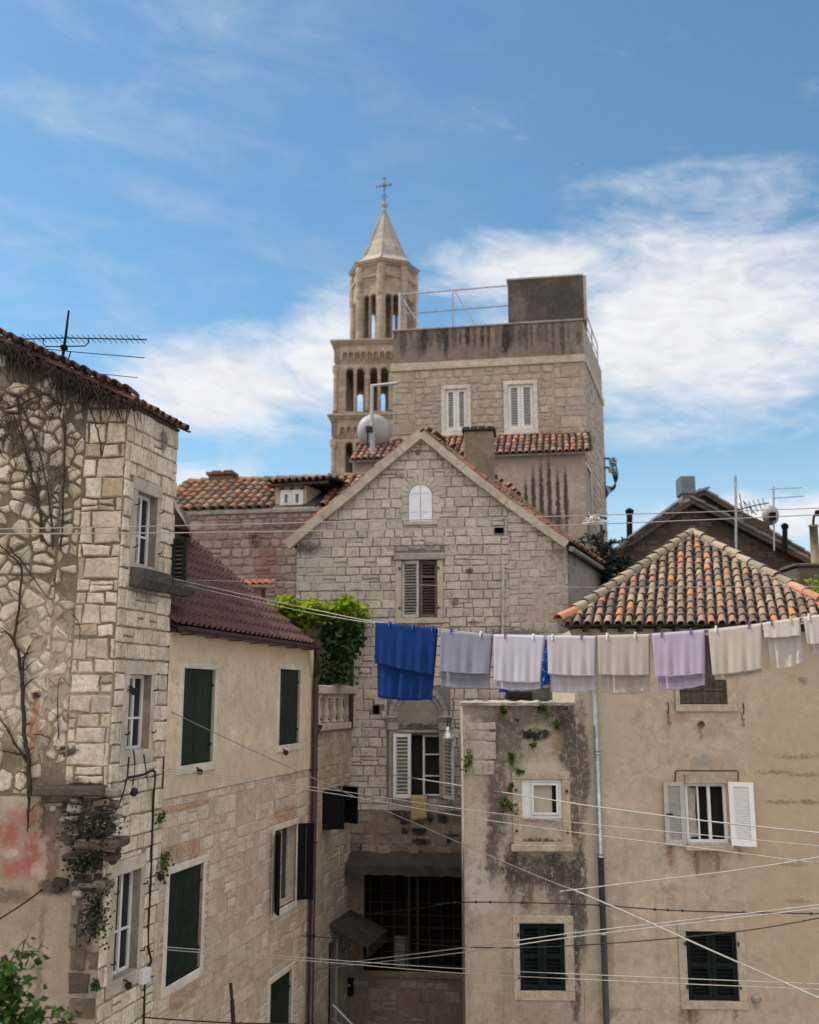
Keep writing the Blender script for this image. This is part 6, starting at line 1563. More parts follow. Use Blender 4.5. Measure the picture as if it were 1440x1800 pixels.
# mortar bedding below the hip tiles
for E in (EL, ER): mb.tube([E + Vector((0, 0, .03)), AP + Vector((0, 0, .03))], .085, 6, 2)
mb.build('hip_tiles', [M_tile_hip, M_tile_fresh, M_trimg], roofP, FP.M)
for i in range(14): u = EL.x + .4 + i * (wE - .6) / 14; mb = MB(); mb.box(u, off + .04, zE_ - .12, u + .07, .0, zE_ - .035); mb.build('rafter', M_wood, PH, FP.M)
mb = MB(); a, b = FP.p(1047, 1195), FP.p(1064, 1800); up_ = FP.p(1050, 1400)[0]
mb.tube([(up_ - .02, -.09, zP - .1), (up_, -.09, zP - .5), (up_ + .012, -.09, FP.p(1056, 1500)[1]), ], .042, 10)
mb.tube([(up_ + .012, -.09, FP.p(1056, 1500)[1]), (up_ + .02, -.09, .1)], .05, 10, 1)
for py in (1325, 1505, 1640): z = FP.p(1055, py)[1]; mb.tube([(up_ + .008, -.09, z), (up_ + .008, -.09, z + .05)], .058, 10); mb.box(up_ - .01, -.09, z + .01, up_ + .03, 0, z + .04)
mb.build('drainpipe', [M_steel, plain('dark_grey_pipe', (.07, .08, .09), .5, .2, .3, 6)], PH, FP.M, True)
# wooden shutters, mostly behind the washing
o_ = PO[0]; mb = MB(); surround(mb, o_, .08, .12, .16, .0, .04); wn = mb.build('window', M_trim2, PH, FP.M)
wd = (o_[2] - o_[0]) / 2
for k in (0, 1):
    mb = MB()
    for j in range(4): mb.box(o_[0] + k * wd + j * wd / 4 + .003, .02 + .003 * (j % 2), o_[1] + .01, o_[0] + k * wd + (j + 1) * wd / 4 - .003, .06, o_[3])
    for q in (.2, .8): mb.box(o_[0] + k * wd + .02, .0, o_[1] + (o_[3] - o_[1]) * q, o_[0] + k * wd + wd - .02, .02, o_[1] + (o_[3] - o_[1]) * q + .05)
    mb.build('shutter', plain('grey_old_wood', (.095, .078, .062), .85, 0, .45, 10, .1, .5), wn, FP.M)
# open white shutters
o_ = PO[1]; mb = MB(); surround(mb, o_, .0, .11, .0, .16, .05); mb.box(o_[0] - .05, -.10, o_[1] - .11, o_[2] + .05, -.052, o_[1] - .03, 0, None, .01); wn = mb.build('window', M_trim2, PH, FP.M)
w2 = o_[2] - o_[0]; h2 = o_[3] - o_[1]
mb = MB(); casement(mb, o_, .04, .05, (o_[0] + w2 * .58,)); mb.box(o_[0] + w2 * .30, .05, o_[1] + .05, o_[0] + w2 * .34, .09, o_[3] - .05)
T_ = MT(o_[0] + .05, .08, o_[1] + .05, 52)
mb.box(0, 0, 0, .26, .03, .05, 0, T_); mb.box(0, 0, h2 - .15, .26, .03, h2 - .1, 0, T_); mb.box(.22, 0, 0, .26, .03, h2 - .1, 0, T_)
mb.build('frame', M_white, wn, FP.M); pane(wn, FP, o_, .16, M_dark)
mb = MB()
rng = random.Random(2); rows = []
for iz in range(9):
    z = o_[1] + .08 + (h2 - .16) * iz / 8; rows.append([(o_[0] + .06 + w2 * .24 * ix / 8 * (1 - .25 * math.sin(iz / 8 * 3.1)), .12 + .012 * math.sin(ix * 2.2 + iz * .2), z) for ix in range(9)])
mb.grid(rows); mb.build('curtain', M_curtain, wn, FP.M, True)
la = FP.p(1167, 1430)[0]; wl_ = o_[0] - la - .02
mb = MB(); shutter_leaf(mb, wl_, h2 + .06, Matrix.Translation((la, -.06, o_[1] - .03)) @ Matrix.Rotation(R(3), 4, 'Z'), 'full', .04, st=.075, pitch=.036, ang=-64); mb.box(la + .03, -.085, o_[1] + h2 * .47, la + .13, -.062, o_[1] + h2 * .5, 1)
mb.build('shutter', [plain('shaded_white_paint', (.40, .385, .37), .6, 0, .2, 6), M_iron], wn, FP.M)
mb = MB(); shutter_leaf(mb, wl_ + .05, h2 + .06, Matrix.Translation((o_[2] + .02, -.05, o_[1] - .03)) @ Matrix.Rotation(R(-24), 4, 'Z'), 'full', .04, st=.075, pitch=.036, ang=-64); mb.build('shutter', plain('sunlit_white_paint', (.80, .80, .80), .5, 0, .06, 6), wn, FP.M)  # one white paint: sunlight put into this leaf, shade into the other
mb = MB(); a, b = FP.rect(1185, 1356, 1295, 1374)[0], FP.rect(1185, 1356, 1295, 1374)[2]; zt_ = FP.p(1240, 1354)[1]
mb.tube([(a, -.05, zt_ - .18), (a, -.12, zt_ - .02), (a + .02, -.12, zt_), (b - .02, -.12, zt_), (b, -.12, zt_ - .02), (b, -.05, zt_ - .18)], .011, 6); mb.build('awning_rail', M_iron, wn, FP.M)
# dark green louvres
def green_louvres(root, F, o_, l, b, r, t_):
    mb = MB(); surround(mb, o_, l, b, r, t_, .025); wn = mb.build('window', M_trim2, root, F.M)
    wd = (o_[2] - o_[0]) / 2; hh = o_[3] - o_[1]
    for k in (0, 1):
        mb = MB(); shutter_leaf(mb, wd - .006, hh - .01, MT(o_[0] + .003 + k * wd, .03, o_[1] + .005), 'full', .045, st=.07, pitch=.058, rails=(hh * .5,)); mb.build('shutter', M_dgreen, wn, F.M)
    mb = MB()
    for e in (o_[0] - .03, o_[2] + .01):
        for q in (.18, .8): mb.box(e, -.05, o_[1] + hh * q, e + .02, -.02, o_[1] + hh * q + .06)
    mb.build('hinge', M_iron, wn, F.M)
    pane(wn, F, o_, .12, M_dark)
M_dgreen = plain('dark_blue_green_paint', (.007, .015, .015), .6, 0, .4, 9, .1, .15)
green_louvres(PH, FP, PO[2], .13, .12, .13, .13)
for px, py in ((1174, 1244), (1306, 1246)):
    u, z = FP.p(px, py); mb = MB(); mb.tube([(u, -.01, z - .09), (u, -.06, z), (u, -.02, z + .09)], .010, 5); mb.build('shutter_hook', M_iron, PH, FP.M)
u, z = FP.p(1232, 1273); mb = MB(); mb.lathe([(.055, .0), (.06, .04), (.05, .05), (.035, .035), (.03, .01)], (0, 0, 0), 14, 0, Matrix.Translation((u, 0, z)) @ Matrix.Rotation(R(90), 4, 'X')); mb.build('wall_socket', plain('rusty_ring', (.20, .12, .07), .8, .1, .5, 30), PH, FP.M)
u, z = FP.p(1328, 1755); mb = MB(); mb.lathe([(.07, .0), (.06, .05), (.03, .07)], (0, 0, 0), 10, 0, Matrix.Translation((u, 0, z)) @ Matrix.Rotation(R(90), 4, 'X')); mb.tube([(u, -.05, z), (u, -.06, z - .15)], .015, 5); mb.build('pipe_stub', M_trimg, PH, FP.M)

# ------------------------------------------------------------------ stained annex against it
nL_ = FP.p(816, 1500)[0]; zN = FP.p(910, 1236)[1]
AX = empty('annex_house', FP.M @ Matrix.Translation((nL_, 0, 0)), 'flat topped annex with dark damp stains and ferns on its peeling wall', 'house')
AO = [FP.rect(917, 1370, 988, 1439), FP.rect(914, 1623, 993, 1742)]
s0 = (.045, .037, .031); s1 = (.085, .072, .061)
AB = [BL(FP, 893, 1300, 34, 50, s1, .8, .9), BL(FP, 985, 1258, 30, 30, s0, .8, .8), BL(FP, 900, 1530, 16, 60, s0, .8, .8), BL(FP, 925, 1570, 14, 40, s0, .7, .8), BL(FP, 985, 1560, 30, 60, s1, .8, .9), BL(FP, 840, 1450, 24, 60, (.42, .375, .32), .7, .8), BL(FP, 838, 1300, 22, 24, (.40, .355, .315), .8, .6), BL(FP, 845, 1560, 34, 60, (.44, .40, .355), .8, .7), BL(FP, 850, 1700, 34, 90, (.40, .335, .265), .7, .8), BL(FP, 955, 1350, 40, 16, (.43, .395, .345), .7, .8),
      BL(FP, 910, 1260, 90, 26, s1, .75, .8), BL(FP, 873, 1390, 20, 120, s1, .85, .8), BL(FP, 865, 1500, 14, 60, s0, .75, .8), BL(FP, 1000, 1300, 24, 70, s0, .85, .8), BL(FP, 1012, 1420, 14, 90, s0, .8, .7), BL(FP, 950, 1530, 80, 34, s0, .85, .9),
      BL(FP, 1014, 1580, 16, 110, s0, .85, .7), BL(FP, 1012, 1720, 10, 90, s0, .85, .6), BL(FP, 850, 1244, 40, 16, (.25, .23, .2), .6), BL(FP, 938, 1292, 26, 14, (.012, .010, .009), 1.0, .45), BL(FP, 958, 1290, 12, 10, (.02, .016, .014), .95, .5), BL(FP, 910, 1266, 6, 5, (.03, .025, .02), .9, .4), BL(FP, 988, 1238, 8, 5, (.02, .017, .015), .95, .4), BL(FP, 980, 1300, 12, 26, (.24, .17, .10), .6, .6),
      BL(FP, 843, 1524, 6, 6, (.24, .2, .16), .8, .3), BL(FP, 843, 1550, 5, 6, (.24, .2, .16), .8, .3), BL(FP, 880, 1755, 20, 14, (.24, .2, .16), .5)]
M_axp = plaster_mat('peeling_plaster', (.36, .305, .25), (.30, .25, .205), (.38, .32, .255), .6, (.07, .058, .048), bl=AB, bump=.6, pit=.3, scale=1.2)
mb = MB(); wall_face(mb, [(nL_, 0), (pL, 0), (pL, zN), (nL_, zN)], AO, 0, -.012, .2, back=1)
shell(mb, [(nL_, 3.3), (nL_, -.012)], 0, zN); mb.face([(nL_, -.012, zN), (pL, -.012, zN), (pL, 3.3, zN), (nL_, 3.3, zN)], 0)
rng = random.Random(8)
mb.build('wall', [M_axp, M_dark], AX, FP.M)
mb = MB(); n = 22; rows = []
for i in range(n + 1):
    u = nL_ - .04 + (pL - .02 - nL_ + .04) * i / n; j = lambda s_: rng.uniform(-s_, s_)
    rows.append([(u, -.012, zN - .05 + j(.012)), (u, -.09 + j(.012), zN - .04 + j(.006)), (u, -.10 + j(.012), zN + .012 + j(.006)), (u, .2, zN + .04 + j(.02))])
mb.grid(rows); mb.face(rows[0][::-1]); mb.face(rows[-1]); mb.build('ledge', M_trimg, AX, FP.M)
# corner stones that show through the plaster
mb = MB(); courses(mb, [(nL_ + .01, FP.p(830, 1362)[1]), (nL_ + .55, FP.p(830, 1362)[1]), (nL_ + .55, FP.p(830, 1266)[1]), (nL_ + .01, FP.p(830, 1266)[1])], [], (.26, .34), (.5, .62), .02, .016, .02, 131, 0, y=-.012)
mb.build('corner_stone', stone_mat('annex_stone', [(.42, .375, .325), (.39, .35, .30)], .25), AX, FP.M)
o_ = AO[0]; so = FP.rect(901, 1356, 1003, 1494)
mb = MB(); surround(mb, (o_[0], so[1] + .13, o_[2], o_[3]), o_[0] - so[0], .13, so[2] - o_[2], so[3] - o_[3], .03, -.012); mb.box(so[0] - .04, -.11, so[1] - .02, so[2] + .02, -.045, so[1] + .10, 0, None, .02)
wn = mb.build('window', M_trim2, AX, FP.M)
mb = MB(); mb.box(o_[0], -.022, so[1] + .132, o_[2], -.0, o_[1] - .003); mb.build('infill_panel', M_axp2 if 'M_axp2' in globals() else plaster_mat('infill_plaster', (.36, .315, .26), (.31, .27, .22), None, .3, bl=[BL(FP, 952, 1478, 40, 5, (.05, .04, .033), .85, .6), BL(FP, 952, 1443, 40, 3, (.16, .06, .04), .6, .6)]), wn, FP.M)
mb = MB(); w2 = o_[2] - o_[0]; h2 = o_[3] - o_[1]; mb.box(o_[0], .0, o_[1], o_[0] + w2 * .20, .05, o_[3], 0, None, .005); casement(mb, (o_[0] + w2 * .201, o_[1], o_[2], o_[3]), .0, .055, ()); casement(mb, (o_[0] + w2 * .25, o_[1] + .06, o_[2] - .06, o_[3] - .06), -.02, .035, ()); mb.build('frame', M_white, wn, FP.M)
pane(wn, FP, o_, .07, M_dark)
mb = MB(); mb.box(o_[0] + w2 * .28, .035, o_[1] + .09, o_[0] + w2 * .76, .05, o_[3] - .09); mb.build('blind', plain('beige_blind', (.36, .32, .25), .8, 0, .1, 4), wn, FP.M)
green_louvres(AX, FP, AO[1], .11, .14, .15, .12)
for px, py in ((907, 1388), (996, 1390), (908, 1460), (997, 1461)):
    u, z = FP.p(px, py); mb = MB(); mb.tube([(u, -.03, z), (u, -.08, z)], .022, 6); mb.build('shutter_hook', M_iron, wn, FP.M)
# tilted skylight on the flat top
r_ = FP.rect(889, 1208, 936, 1224, .8); SKY_ = empty('skylight', FP.M @ Matrix.Translation((r_[0], .8, r_[1])), 'small tilted skylight on the annex top behind the pale towels', 'skylight')
T = Matrix.Translation((r_[0], .8, zN + .10)) @ Matrix.Rotation(R(28), 4, 'X')
wS = r_[2] - r_[0]; mb = MB(); mb.box(0, 0, 0, wS, .05, .10, 0, T); mb.box(0, .45, 0, wS, .5, .10, 0, T); mb.box(0, .05, 0, .05, .45, .10, 0, T); mb.box(wS - .05, .05, 0, wS, .45, .10, 0, T); mb.box(r_[0], .85, zN, r_[2], 1.25, zN + .14); mb.build('frame', M_iron, SKY_, FP.M)
mb = MB(); mb.box(.05, .05, .05, wS - .05, .45, .06, 0, T); mb.build('pane', M_glass, SKY_, FP.M)
# ferns on the annex
for i, (px, py, w_, h_, n_, lab) in enumerate(((884, 1242, .17, .26, 60, 'yellowish fern hanging from the annex ledge, the leftmost under the ledge'), (949, 1240, .26, .24, 80, 'green fern hanging from the annex ledge above the black hole'), (978, 1264, .12, .30, 56, 'thin drooping fern right of the black hole in the annex wall'), (829, 1328, .30, .38, 120, 'dark leafy plant on the left edge of the annex wall'),
                                             (899, 1331, .14, .26, 56, 'yellow green fern halfway down the annex wall left of the small window'), (897, 1378, .14, .24, 50, 'small fern on the top left of the stone window surround'), (890, 1411, .30, .30, 110, 'bushy fern at the left side of the stone window surround'), (915, 1353, .10, .08, 24, 'tiny green sprig on top of the stone window surround'), (938, 1310, .07, .10, 20, 'tiny yellow sprig at the lower edge of the black hole'))):
    tuft(FP, px, py, w_, h_, n_, .06, M_fern, lab, 40 + i, -.05, .7, 'wall_fern', 'fern')

# ------------------------------------------------------------------ vine covered pergola on the terrace
FV2 = Frame(*FG.w(0, -1.5, 0).to_2d(), -7)
PG = empty('pergola_vine', FV2.M @ Matrix.Translation((FV2.p(530, 1100)[0], .2, 0)), 'lush green vine over the terrace pergola beside the brown roof', 'vine')
rng = random.Random(33); L = MB(); Dk = MB()
x0, x1 = FV2.p(405, 1080)[0], FV2.p(624, 1080)[0]; zt, zb_ = FV2.p(530, 1056)[1], FV2.p(530, 1094)[1]
for i in range(5600):
    u = rng.uniform(x0, x1); y = rng.uniform(-.1, 1.45); hump = .07 * math.sin(u * 4.1) + .06 * math.sin(u * 9.7 + y * 3) + .05 * math.sin(u * 17)
    z = rng.triangular(zb_ - .06, zt + hump, zt - .06 + hump)
    if rng.random() < .05: z += rng.uniform(0, .16)
    leaf(L, (u, y, z), .13, rng, 0, .2, .46)
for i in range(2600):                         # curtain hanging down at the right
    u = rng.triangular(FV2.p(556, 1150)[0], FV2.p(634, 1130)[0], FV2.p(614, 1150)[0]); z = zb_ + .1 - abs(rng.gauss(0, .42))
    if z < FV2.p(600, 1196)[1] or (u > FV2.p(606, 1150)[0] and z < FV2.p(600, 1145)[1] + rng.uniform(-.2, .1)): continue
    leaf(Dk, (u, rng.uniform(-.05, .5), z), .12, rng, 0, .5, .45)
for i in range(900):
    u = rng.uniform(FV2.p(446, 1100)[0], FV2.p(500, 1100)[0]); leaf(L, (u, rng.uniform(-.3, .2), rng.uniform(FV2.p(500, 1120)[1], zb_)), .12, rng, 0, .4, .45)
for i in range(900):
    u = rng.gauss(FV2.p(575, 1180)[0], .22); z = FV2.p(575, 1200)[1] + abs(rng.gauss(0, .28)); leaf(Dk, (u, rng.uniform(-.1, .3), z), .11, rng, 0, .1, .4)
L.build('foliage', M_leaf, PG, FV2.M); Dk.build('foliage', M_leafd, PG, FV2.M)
mb = MB()
for u in (x0 + .4, FV2.p(600, 1150)[0]): mb.tube([(u, 1.2, zT), (u, 1.2, zb_ + .1)], .05, 7)
for y in (.0, .7, 1.3): mb.tube([(x0, y, zb_ + .04), (x1, y, zb_ + .04)], .035, 6)
for k in range(7): P_ = [(FV2.p(590 + k * 5, 1150)[0], .1, zb_), (FV2.p(586 + k * 6, 1150)[0], .12, zb_ - .3), (FV2.p(580 + k * 5, 1150)[0], .1, zb_ - .7)]; mb.tube(spline(P_, 4), .014, 5)
mb.build('pergola_frame', M_bark, PG, FV2.M)

# ------------------------------------------------------------------ washing line
A_ = at(290, 1014, 13.3); B_ = at(1480, 1080, 9.0)
dAB = (B_ - A_); aL_ = math.degrees(math.atan2(dAB.y, dAB.x))
FW_ = Frame(A_.x, A_.y, aL_)
def cloth(name, corners, flap, mat, lab, cat, seed, group=None, fold=.008, back_drop=None, y0=0.0, side=0.0):
    """a cloth folded over the line: front flap to `flap`, back flap to the lower corners (all read in the plane of the line)"""
    rng = random.Random(seed)
    TL, TR, BR, BLc = [FW_.p(*c) for c in corners]; f0, f1 = FW_.p(corners[0][0] + side, flap[0])[1], FW_.p(corners[1][0], flap[1])[1]
    nx, nv = 30, 26; ph = [rng.uniform(0, 6.28) for _ in range(6)]; wl = [rng.uniform(.9, 1.3) for _ in range(3)]
    Wd = TR[0] - TL[0]
    def fold_y(u, d):
        k = min(1, d * 3.0)
        s_ = (u - TL[0]) / max(.1, Wd)
        return k * fold * (math.sin(s_ * 19 * wl[0] + ph[0]) + .8 * math.sin(s_ * 33 * wl[1] + ph[1] + d * 2) + .5 * math.sin(s_ * 9 * wl[2] + ph[2] + d * 4))
    rows = []
    for j in range(nv + 1):          # back flap from hem to the line
        k = 1 - j / nv; row = []
        for i in range(nx + 1):
            s_ = i / nx; tu, tz = TL[0] + (TR[0] - TL[0]) * s_, TL[1] + (TR[1] - TL[1]) * s_
            bu, bz = BLc[0] + (BR[0] - BLc[0]) * s_, BLc[1] + (BR[1] - BLc[1]) * s_ - .02 * math.sin(s_ * 3.14) + .002 * math.sin(s_ * 21 + ph[3])
            u = tu + (bu - tu) * k; z = tz + (bz - tz) * k; row.append((u, y0 + .014 + .01 * k + fold_y(u, tz - z), z - .004 * k))
        rows.append(row)
    rows.append([(TL[0] + Wd * i / nx, y0, TL[1] + (TR[1] - TL[1]) * i / nx + .011) for i in range(nx + 1)])
    for j in range(nv + 1):          # front flap
        k = j / nv; row = []
        for i in range(nx + 1):
            s_ = i / nx; tu, tz = TL[0] + (TR[0] - TL[0]) * s_, TL[1] + (TR[1] - TL[1]) * s_
            fz = f0 + (f1 - f0) * s_ - .008 * math.sin(s_ * 3.14) + .0015 * math.sin(s_ * 17 + ph[4]); z = tz + (fz - tz) * k
            kk = (tz - fz) / max(.01, tz - BLc[1]) * k
            u = tu + ((BLc[0] + (BR[0] - BLc[0]) * s_) - tu) * kk * .8; row.append((u, y0 - .014 - .012 * k + fold_y(u, tz - z) * .8, z))
        rows.append(row)
    mb = MB(); b = mb.grid(rows, 0)
    n = nx + 1; tot = len(rows)
    for fi, f in enumerate(mb.f):
        r_i = fi // nx
        if r_i in (0, tot - 2): mb.m[fi] = 1 if len(mat) > 1 else 0
        elif len(mat) > 2 and r_i in (3, 4): mb.m[fi] = 2
    o = mb.build(name, list(mat), None, FW_.M, True)
    md = o.modifiers.new('thickness', 'SOLIDIFY'); md.thickness = .005; md.offset = 0
    return tag(o, lab, cat, group)
def tw(name, c, c2, hem=1.05, band=.93, tr=.25): return (cloth_mat(name, c, c2, tr), cloth_mat(name + '_hem', tuple(min(.9, x * hem) for x in c), tuple(min(.9, x * hem) for x in c2), tr * .6), cloth_mat(name + '_band', tuple(x * band for x in c), tuple(x * band for x in c2), tr))
G_ = 'towels drying on the washing line'
cloth('sheet', [(661, 1095), (769, 1106), (757, 1229), (660, 1225)], (1166, 1187), (cloth_mat('blue_cotton', (.010, .034, .145), (.008, .027, .12), .1),), 'deep blue sheet folded over the line, the darkest of the washing', 'sheet', 1, G_, .014, side=-4)
cloth('towel', [(776, 1110), (866, 1117), (858, 1206), (774, 1206)], (1180, 1185), tw('slate_blue_terry', (0.232, 0.241, 0.310), (0.206, 0.215, 0.284), 1.25, .85, .2), 'slate blue towel with a striped lower border beside the blue sheet', 'towel', 2, G_)
cloth('towel', [(869, 1117), (958, 1119), (948, 1210), (871, 1209)], (1197, 1200), tw('pale_lavender_terry', (0.482, 0.456, 0.533), (0.456, 0.430, 0.499)), 'pale lavender towel hanging in front of the bright blue cloth', 'towel', 3, G_)
cloth('towel', [(963, 1119), (1048, 1120), (1045, 1212), (966, 1215)], (1185, 1188), tw('pale_grey_terry', (0.464, 0.430, 0.456), (0.439, 0.408, 0.430)), 'pale pinkish grey towel hanging just left of the grey drainpipe', 'towel', 4, G_)
cloth('towel', [(1052, 1119), (1142, 1117), (1141, 1214), (1057, 1217)], (1186, 1187), tw('beige_terry', (0.430, 0.378, 0.344), (0.404, 0.353, 0.318)), 'beige towel with a ribbed border beside the lilac towel', 'towel', 5, G_)
cloth('towel', [(1147, 1116), (1239, 1109), (1238, 1203), (1158, 1211)], (1190, 1184), tw('lilac_terry', (0.421, 0.361, 0.482), (0.387, 0.331, 0.456), 1.15, .85), 'lilac towel in front of the old wooden shutters', 'towel', 6, G_)
cloth('towel', [(1246, 1109), (1339, 1098), (1340, 1181), (1256, 1194)], (1187, 1176), tw('cream_terry', (0.473, 0.430, 0.387), (0.447, 0.404, 0.361)), 'cream towel half covering the old wooden shutters', 'towel', 7, G_)
cloth('towel', [(1341, 1097), (1406, 1088), (1413, 1163), (1357, 1176)], (1121, 1117), tw('white_terry', (0.516, 0.473, 0.447), (0.482, 0.447, 0.413)), 'narrow off white towel with a very short front fold', 'towel', 8, G_)
cloth('towel', [(1413, 1087), (1462, 1080), (1462, 1142), (1425, 1148)], (1133, 1128), tw('pink_white_terry', (0.499, 0.456, 0.439), (0.464, 0.430, 0.404)), 'towel cut off by the right edge of the picture', 'towel', 9, G_)
def print_cloth():
    m, tt, bs, ob = material('blue_print_cloth')
    wv = tt.new('ShaderNodeTexVoronoi'); wv.inputs['Scale'].default_value = 34; tt.l.new(tt.scalev(ob, 1, 1, .6), wv.inputs['Vector'])
    col = tt.mix(tt.smooth(wv.outputs['Distance'], .30, .48), (.02, .20, .62), (.01, .05, .30)); col = tt.mix(tt.smooth(tt.noise(ob, 30, 3), .60, .7), col, (.25, .50, .75))
    tt.put(bs.inputs['Base Color'], col); return m
cloth('beach_cloth', [(872, 1119), (966, 1121), (962, 1196), (854, 1217)], (1190, 1180), (print_cloth(),), 'bright blue patterned cloth hanging on the line behind the lavender towel', 'cloth', 10, None, .02, y0=.32)
# the two lines and their pegs
def sag_line(pts, r=.005, n=8): return spline(pts, n)
def lw(px, py, y=0): u, z = FW_.p(px, py, y); return FW_.w(u, y, z)
LP = [(290, 1014), (430, 1046), (560, 1074), (661, 1094), (769, 1106), (867, 1117), (960, 1120), (1048, 1119), (1142, 1116), (1239, 1108), (1339, 1097), (1406, 1087), (1480, 1076)]
GL = 'cords and wires strung across the alley'
mb = MB(); mb.tube(spline([lw(*p) + Vector((0, 0, .004)) for p in LP], 4), .006, 6); tag(mb.build('washing_line', M_line), 'pale washing line that carries the row of towels', 'washing line', GL)
mb = MB(); mb.tube(spline([lw(x, y + 2, .32) for x, y in ((290, 1018), (560, 1078), (769, 1107), (867, 1118), (960, 1121), (1142, 1119), (1339, 1104), (1480, 1082))], 4), .006, 6); tag(mb.build('washing_line', M_line), 'second washing line just behind the towels, with the blue patterned cloth', 'washing line', GL)
def line_z(px):
    for a, b in zip(LP[:-1], LP[1:]):
        if a[0] <= px <= b[0]: return a[1] + (b[1] - a[1]) * (px - a[0]) / (b[0] - a[0])
M_pegs = [plain('peg_blue', (.03, .07, .35), .5), plain('peg_white', (.65, .65, .62), .5), plain('peg_violet', (.10, .05, .18), .5), plain('peg_yellow', (.5, .5, .08), .5)]
for i, (px, c, lab) in enumerate(((686, 0, 'blue peg on the left of the blue sheet'), (727, 0, 'blue peg on the middle of the blue sheet'), (761, 0, 'blue peg on the right of the blue sheet'), (794, 0, 'blue peg on the slate towel'), (846, 1, 'white peg on the slate towel'), (889, 2, 'dark peg on the lavender towel'), (938, 1, 'white peg on the lavender towel'),
                                 (972, 1, 'white peg on the left of the pinkish grey towel'), (1023, 2, 'dark peg on the right of the pinkish grey towel'), (1068, 1, 'white peg on the left of the beige towel'), (1117, 1, 'white peg on the right of the beige towel'), (1164, 2, 'violet peg on the left of the lilac towel'), (1215, 2, 'violet peg on the right of the lilac towel'), (1259, 1, 'white peg on the cream towel'), (1317, 2, 'dark peg on the cream towel'), (1357, 2, 'dark peg on the narrow off white towel'), (1390, 3, 'yellow peg on the narrow off white towel'), (1422, 1, 'white peg on the towel at the right edge'))):
    p = lw(px, line_z(px)); T = Matrix.Translation(p) @ Matrix.Rotation(R(aL_), 4, 'Z')
    mb = MB(); mb.box(-.006, -.026, -.035, .006, -.019, .030, 0, T @ Matrix.Rotation(R(-8), 4, 'X')); mb.box(-.006, .019, -.035, .006, .026, .030, 0, T @ Matrix.Rotation(R(8), 4, 'X')); mb.tube([T @ Vector((-.007, 0, .004)), T @ Vector((.007, 0, .004))], .020, 6)
    tag(mb.build('clothes_peg', M_pegs[c]), lab, 'clothes peg', 'clothes pegs on the washing line')
# wires and cords across the alley: (pixels with depth), radius, material, label
def cord(pts, r, mat, lab, cat='cord', name='cord', knots=0, seed=1):
    P = spline([at(*p) for p in pts], 8); mb = MB(); mb.tube(P, r * .8, 6)
    rg = random.Random(seed)
    for i in range(knots): p = rg.choice(P[2:-2]); mb.lathe([(.004, -.03), (.022, -.012), (.018, .012), (.004, .03)], (0, 0, 0), 6, 0, Matrix.Translation(p) @ Matrix.Rotation(R(90), 4, 'Y') @ Matrix.Rotation(rg.uniform(-.6, .6), 4, 'X'))
    return tag(mb.build(name, mat), lab, cat, GL)
M_lined = plain('grey_cord', (.20, .18, .165), .7, 0, .3, 30)
cord([(-60, 931, 11), (360, 923, 12), (720, 914, 13), (1000, 907, 14), (1300, 898, 15), (1500, 891, 16)], .009, M_line, 'upper of the two pale cords crossing level with the attic hatch')
cord([(-60, 939, 11), (360, 936, 12), (720, 930, 13), (1000, 923, 14), (1300, 911, 15), (1500, 902, 16)], .010, M_line, 'lower of the two pale cords crossing level with the attic hatch')
cord([(300, 1019, 13.9), (620, 1026, 14), (1000, 1032, 15), (1480, 1031, 15)], .0055, M_line, 'thin pale cord crossing in front of the middle louvred window')
cord([(690, 1362, 20.6), (1000, 1411, 15.2), (1040, 1417, 14.6), (1240, 1443, 13), (1480, 1468, 12)], .012, M_line, 'bright cord running down from the white shuttered window to the right')
cord([(240, 1344, 13.5), (560, 1385, 14.5), (820, 1423, 14), (1040, 1449, 14), (1240, 1468, 13), (1480, 1491, 12)], .0075, M_line, 'upper cord of the pair from the middle stone window')
cord([(240, 1348, 13.4), (560, 1391, 14.4), (820, 1436, 14), (1040, 1467, 13.8), (1240, 1492, 13), (1480, 1523, 12)], .0085, M_line, 'lower cord of the pair from the middle stone window')
cord([(232, 1216, 13.4), (375, 1287, 14), (560, 1372, 14.3), (800, 1478, 14), (960, 1546, 13.5), (1006, 1563, 13.2)], .008, M_lined, 'grey cord slanting down from the pulley of the middle stone window', seed=4)
cord([(1006, 1563, 13.2), (1120, 1612, 12.8), (1240, 1666, 12.3), (1360, 1719, 12), (1480, 1772, 11.6)], .013, M_line, 'bright cord slanting down to the lower right corner')
cord([(985, 1567, 13.4), (1100, 1553, 13), (1300, 1529, 12.6), (1480, 1500, 12)], .010, M_line, 'pale cord rising to the right above the green louvres')
cord([(600, 1612, 20.5), (740, 1596, 19), (816, 1586, 16.6), (1030, 1590, 16.4), (1200, 1601, 16), (1480, 1607, 15.6)], .012, M_cable, 'black knotted wire running along the right facades', 'wire', 'wire', 26, 5)
cord([(560, 1698, 19.6), (816, 1666, 16), (1000, 1641, 15), (1240, 1614, 14), (1480, 1586, 13)], .010, M_line, 'upper cord of the pair rising to the right across the barred window')
cord([(560, 1703, 19.6), (816, 1674, 16), (1000, 1648, 15), (1240, 1620, 14), (1480, 1592, 13)], .010, M_line, 'lower cord of the pair rising to the right across the barred window')
cord([(222, 1659, 13.2), (580, 1687, 15), (816, 1703, 15), (1100, 1716, 14), (1480, 1731, 13)], .007, M_line, 'upper cord of the nearly level pair low in the picture')
cord([(222, 1664, 13.2), (580, 1692, 15), (816, 1711, 15), (1100, 1725, 14), (1480, 1741, 13)], .007, M_line, 'lower cord of the nearly level pair low in the picture')
cord([(530, 1645, 18.6), (680, 1655, 19), (860, 1666, 16), (1060, 1659, 15.6), (1300, 1637, 15), (1480, 1606, 14)], .011, M_cable, 'black sagging wire in front of the green louvres', 'wire', 'wire')
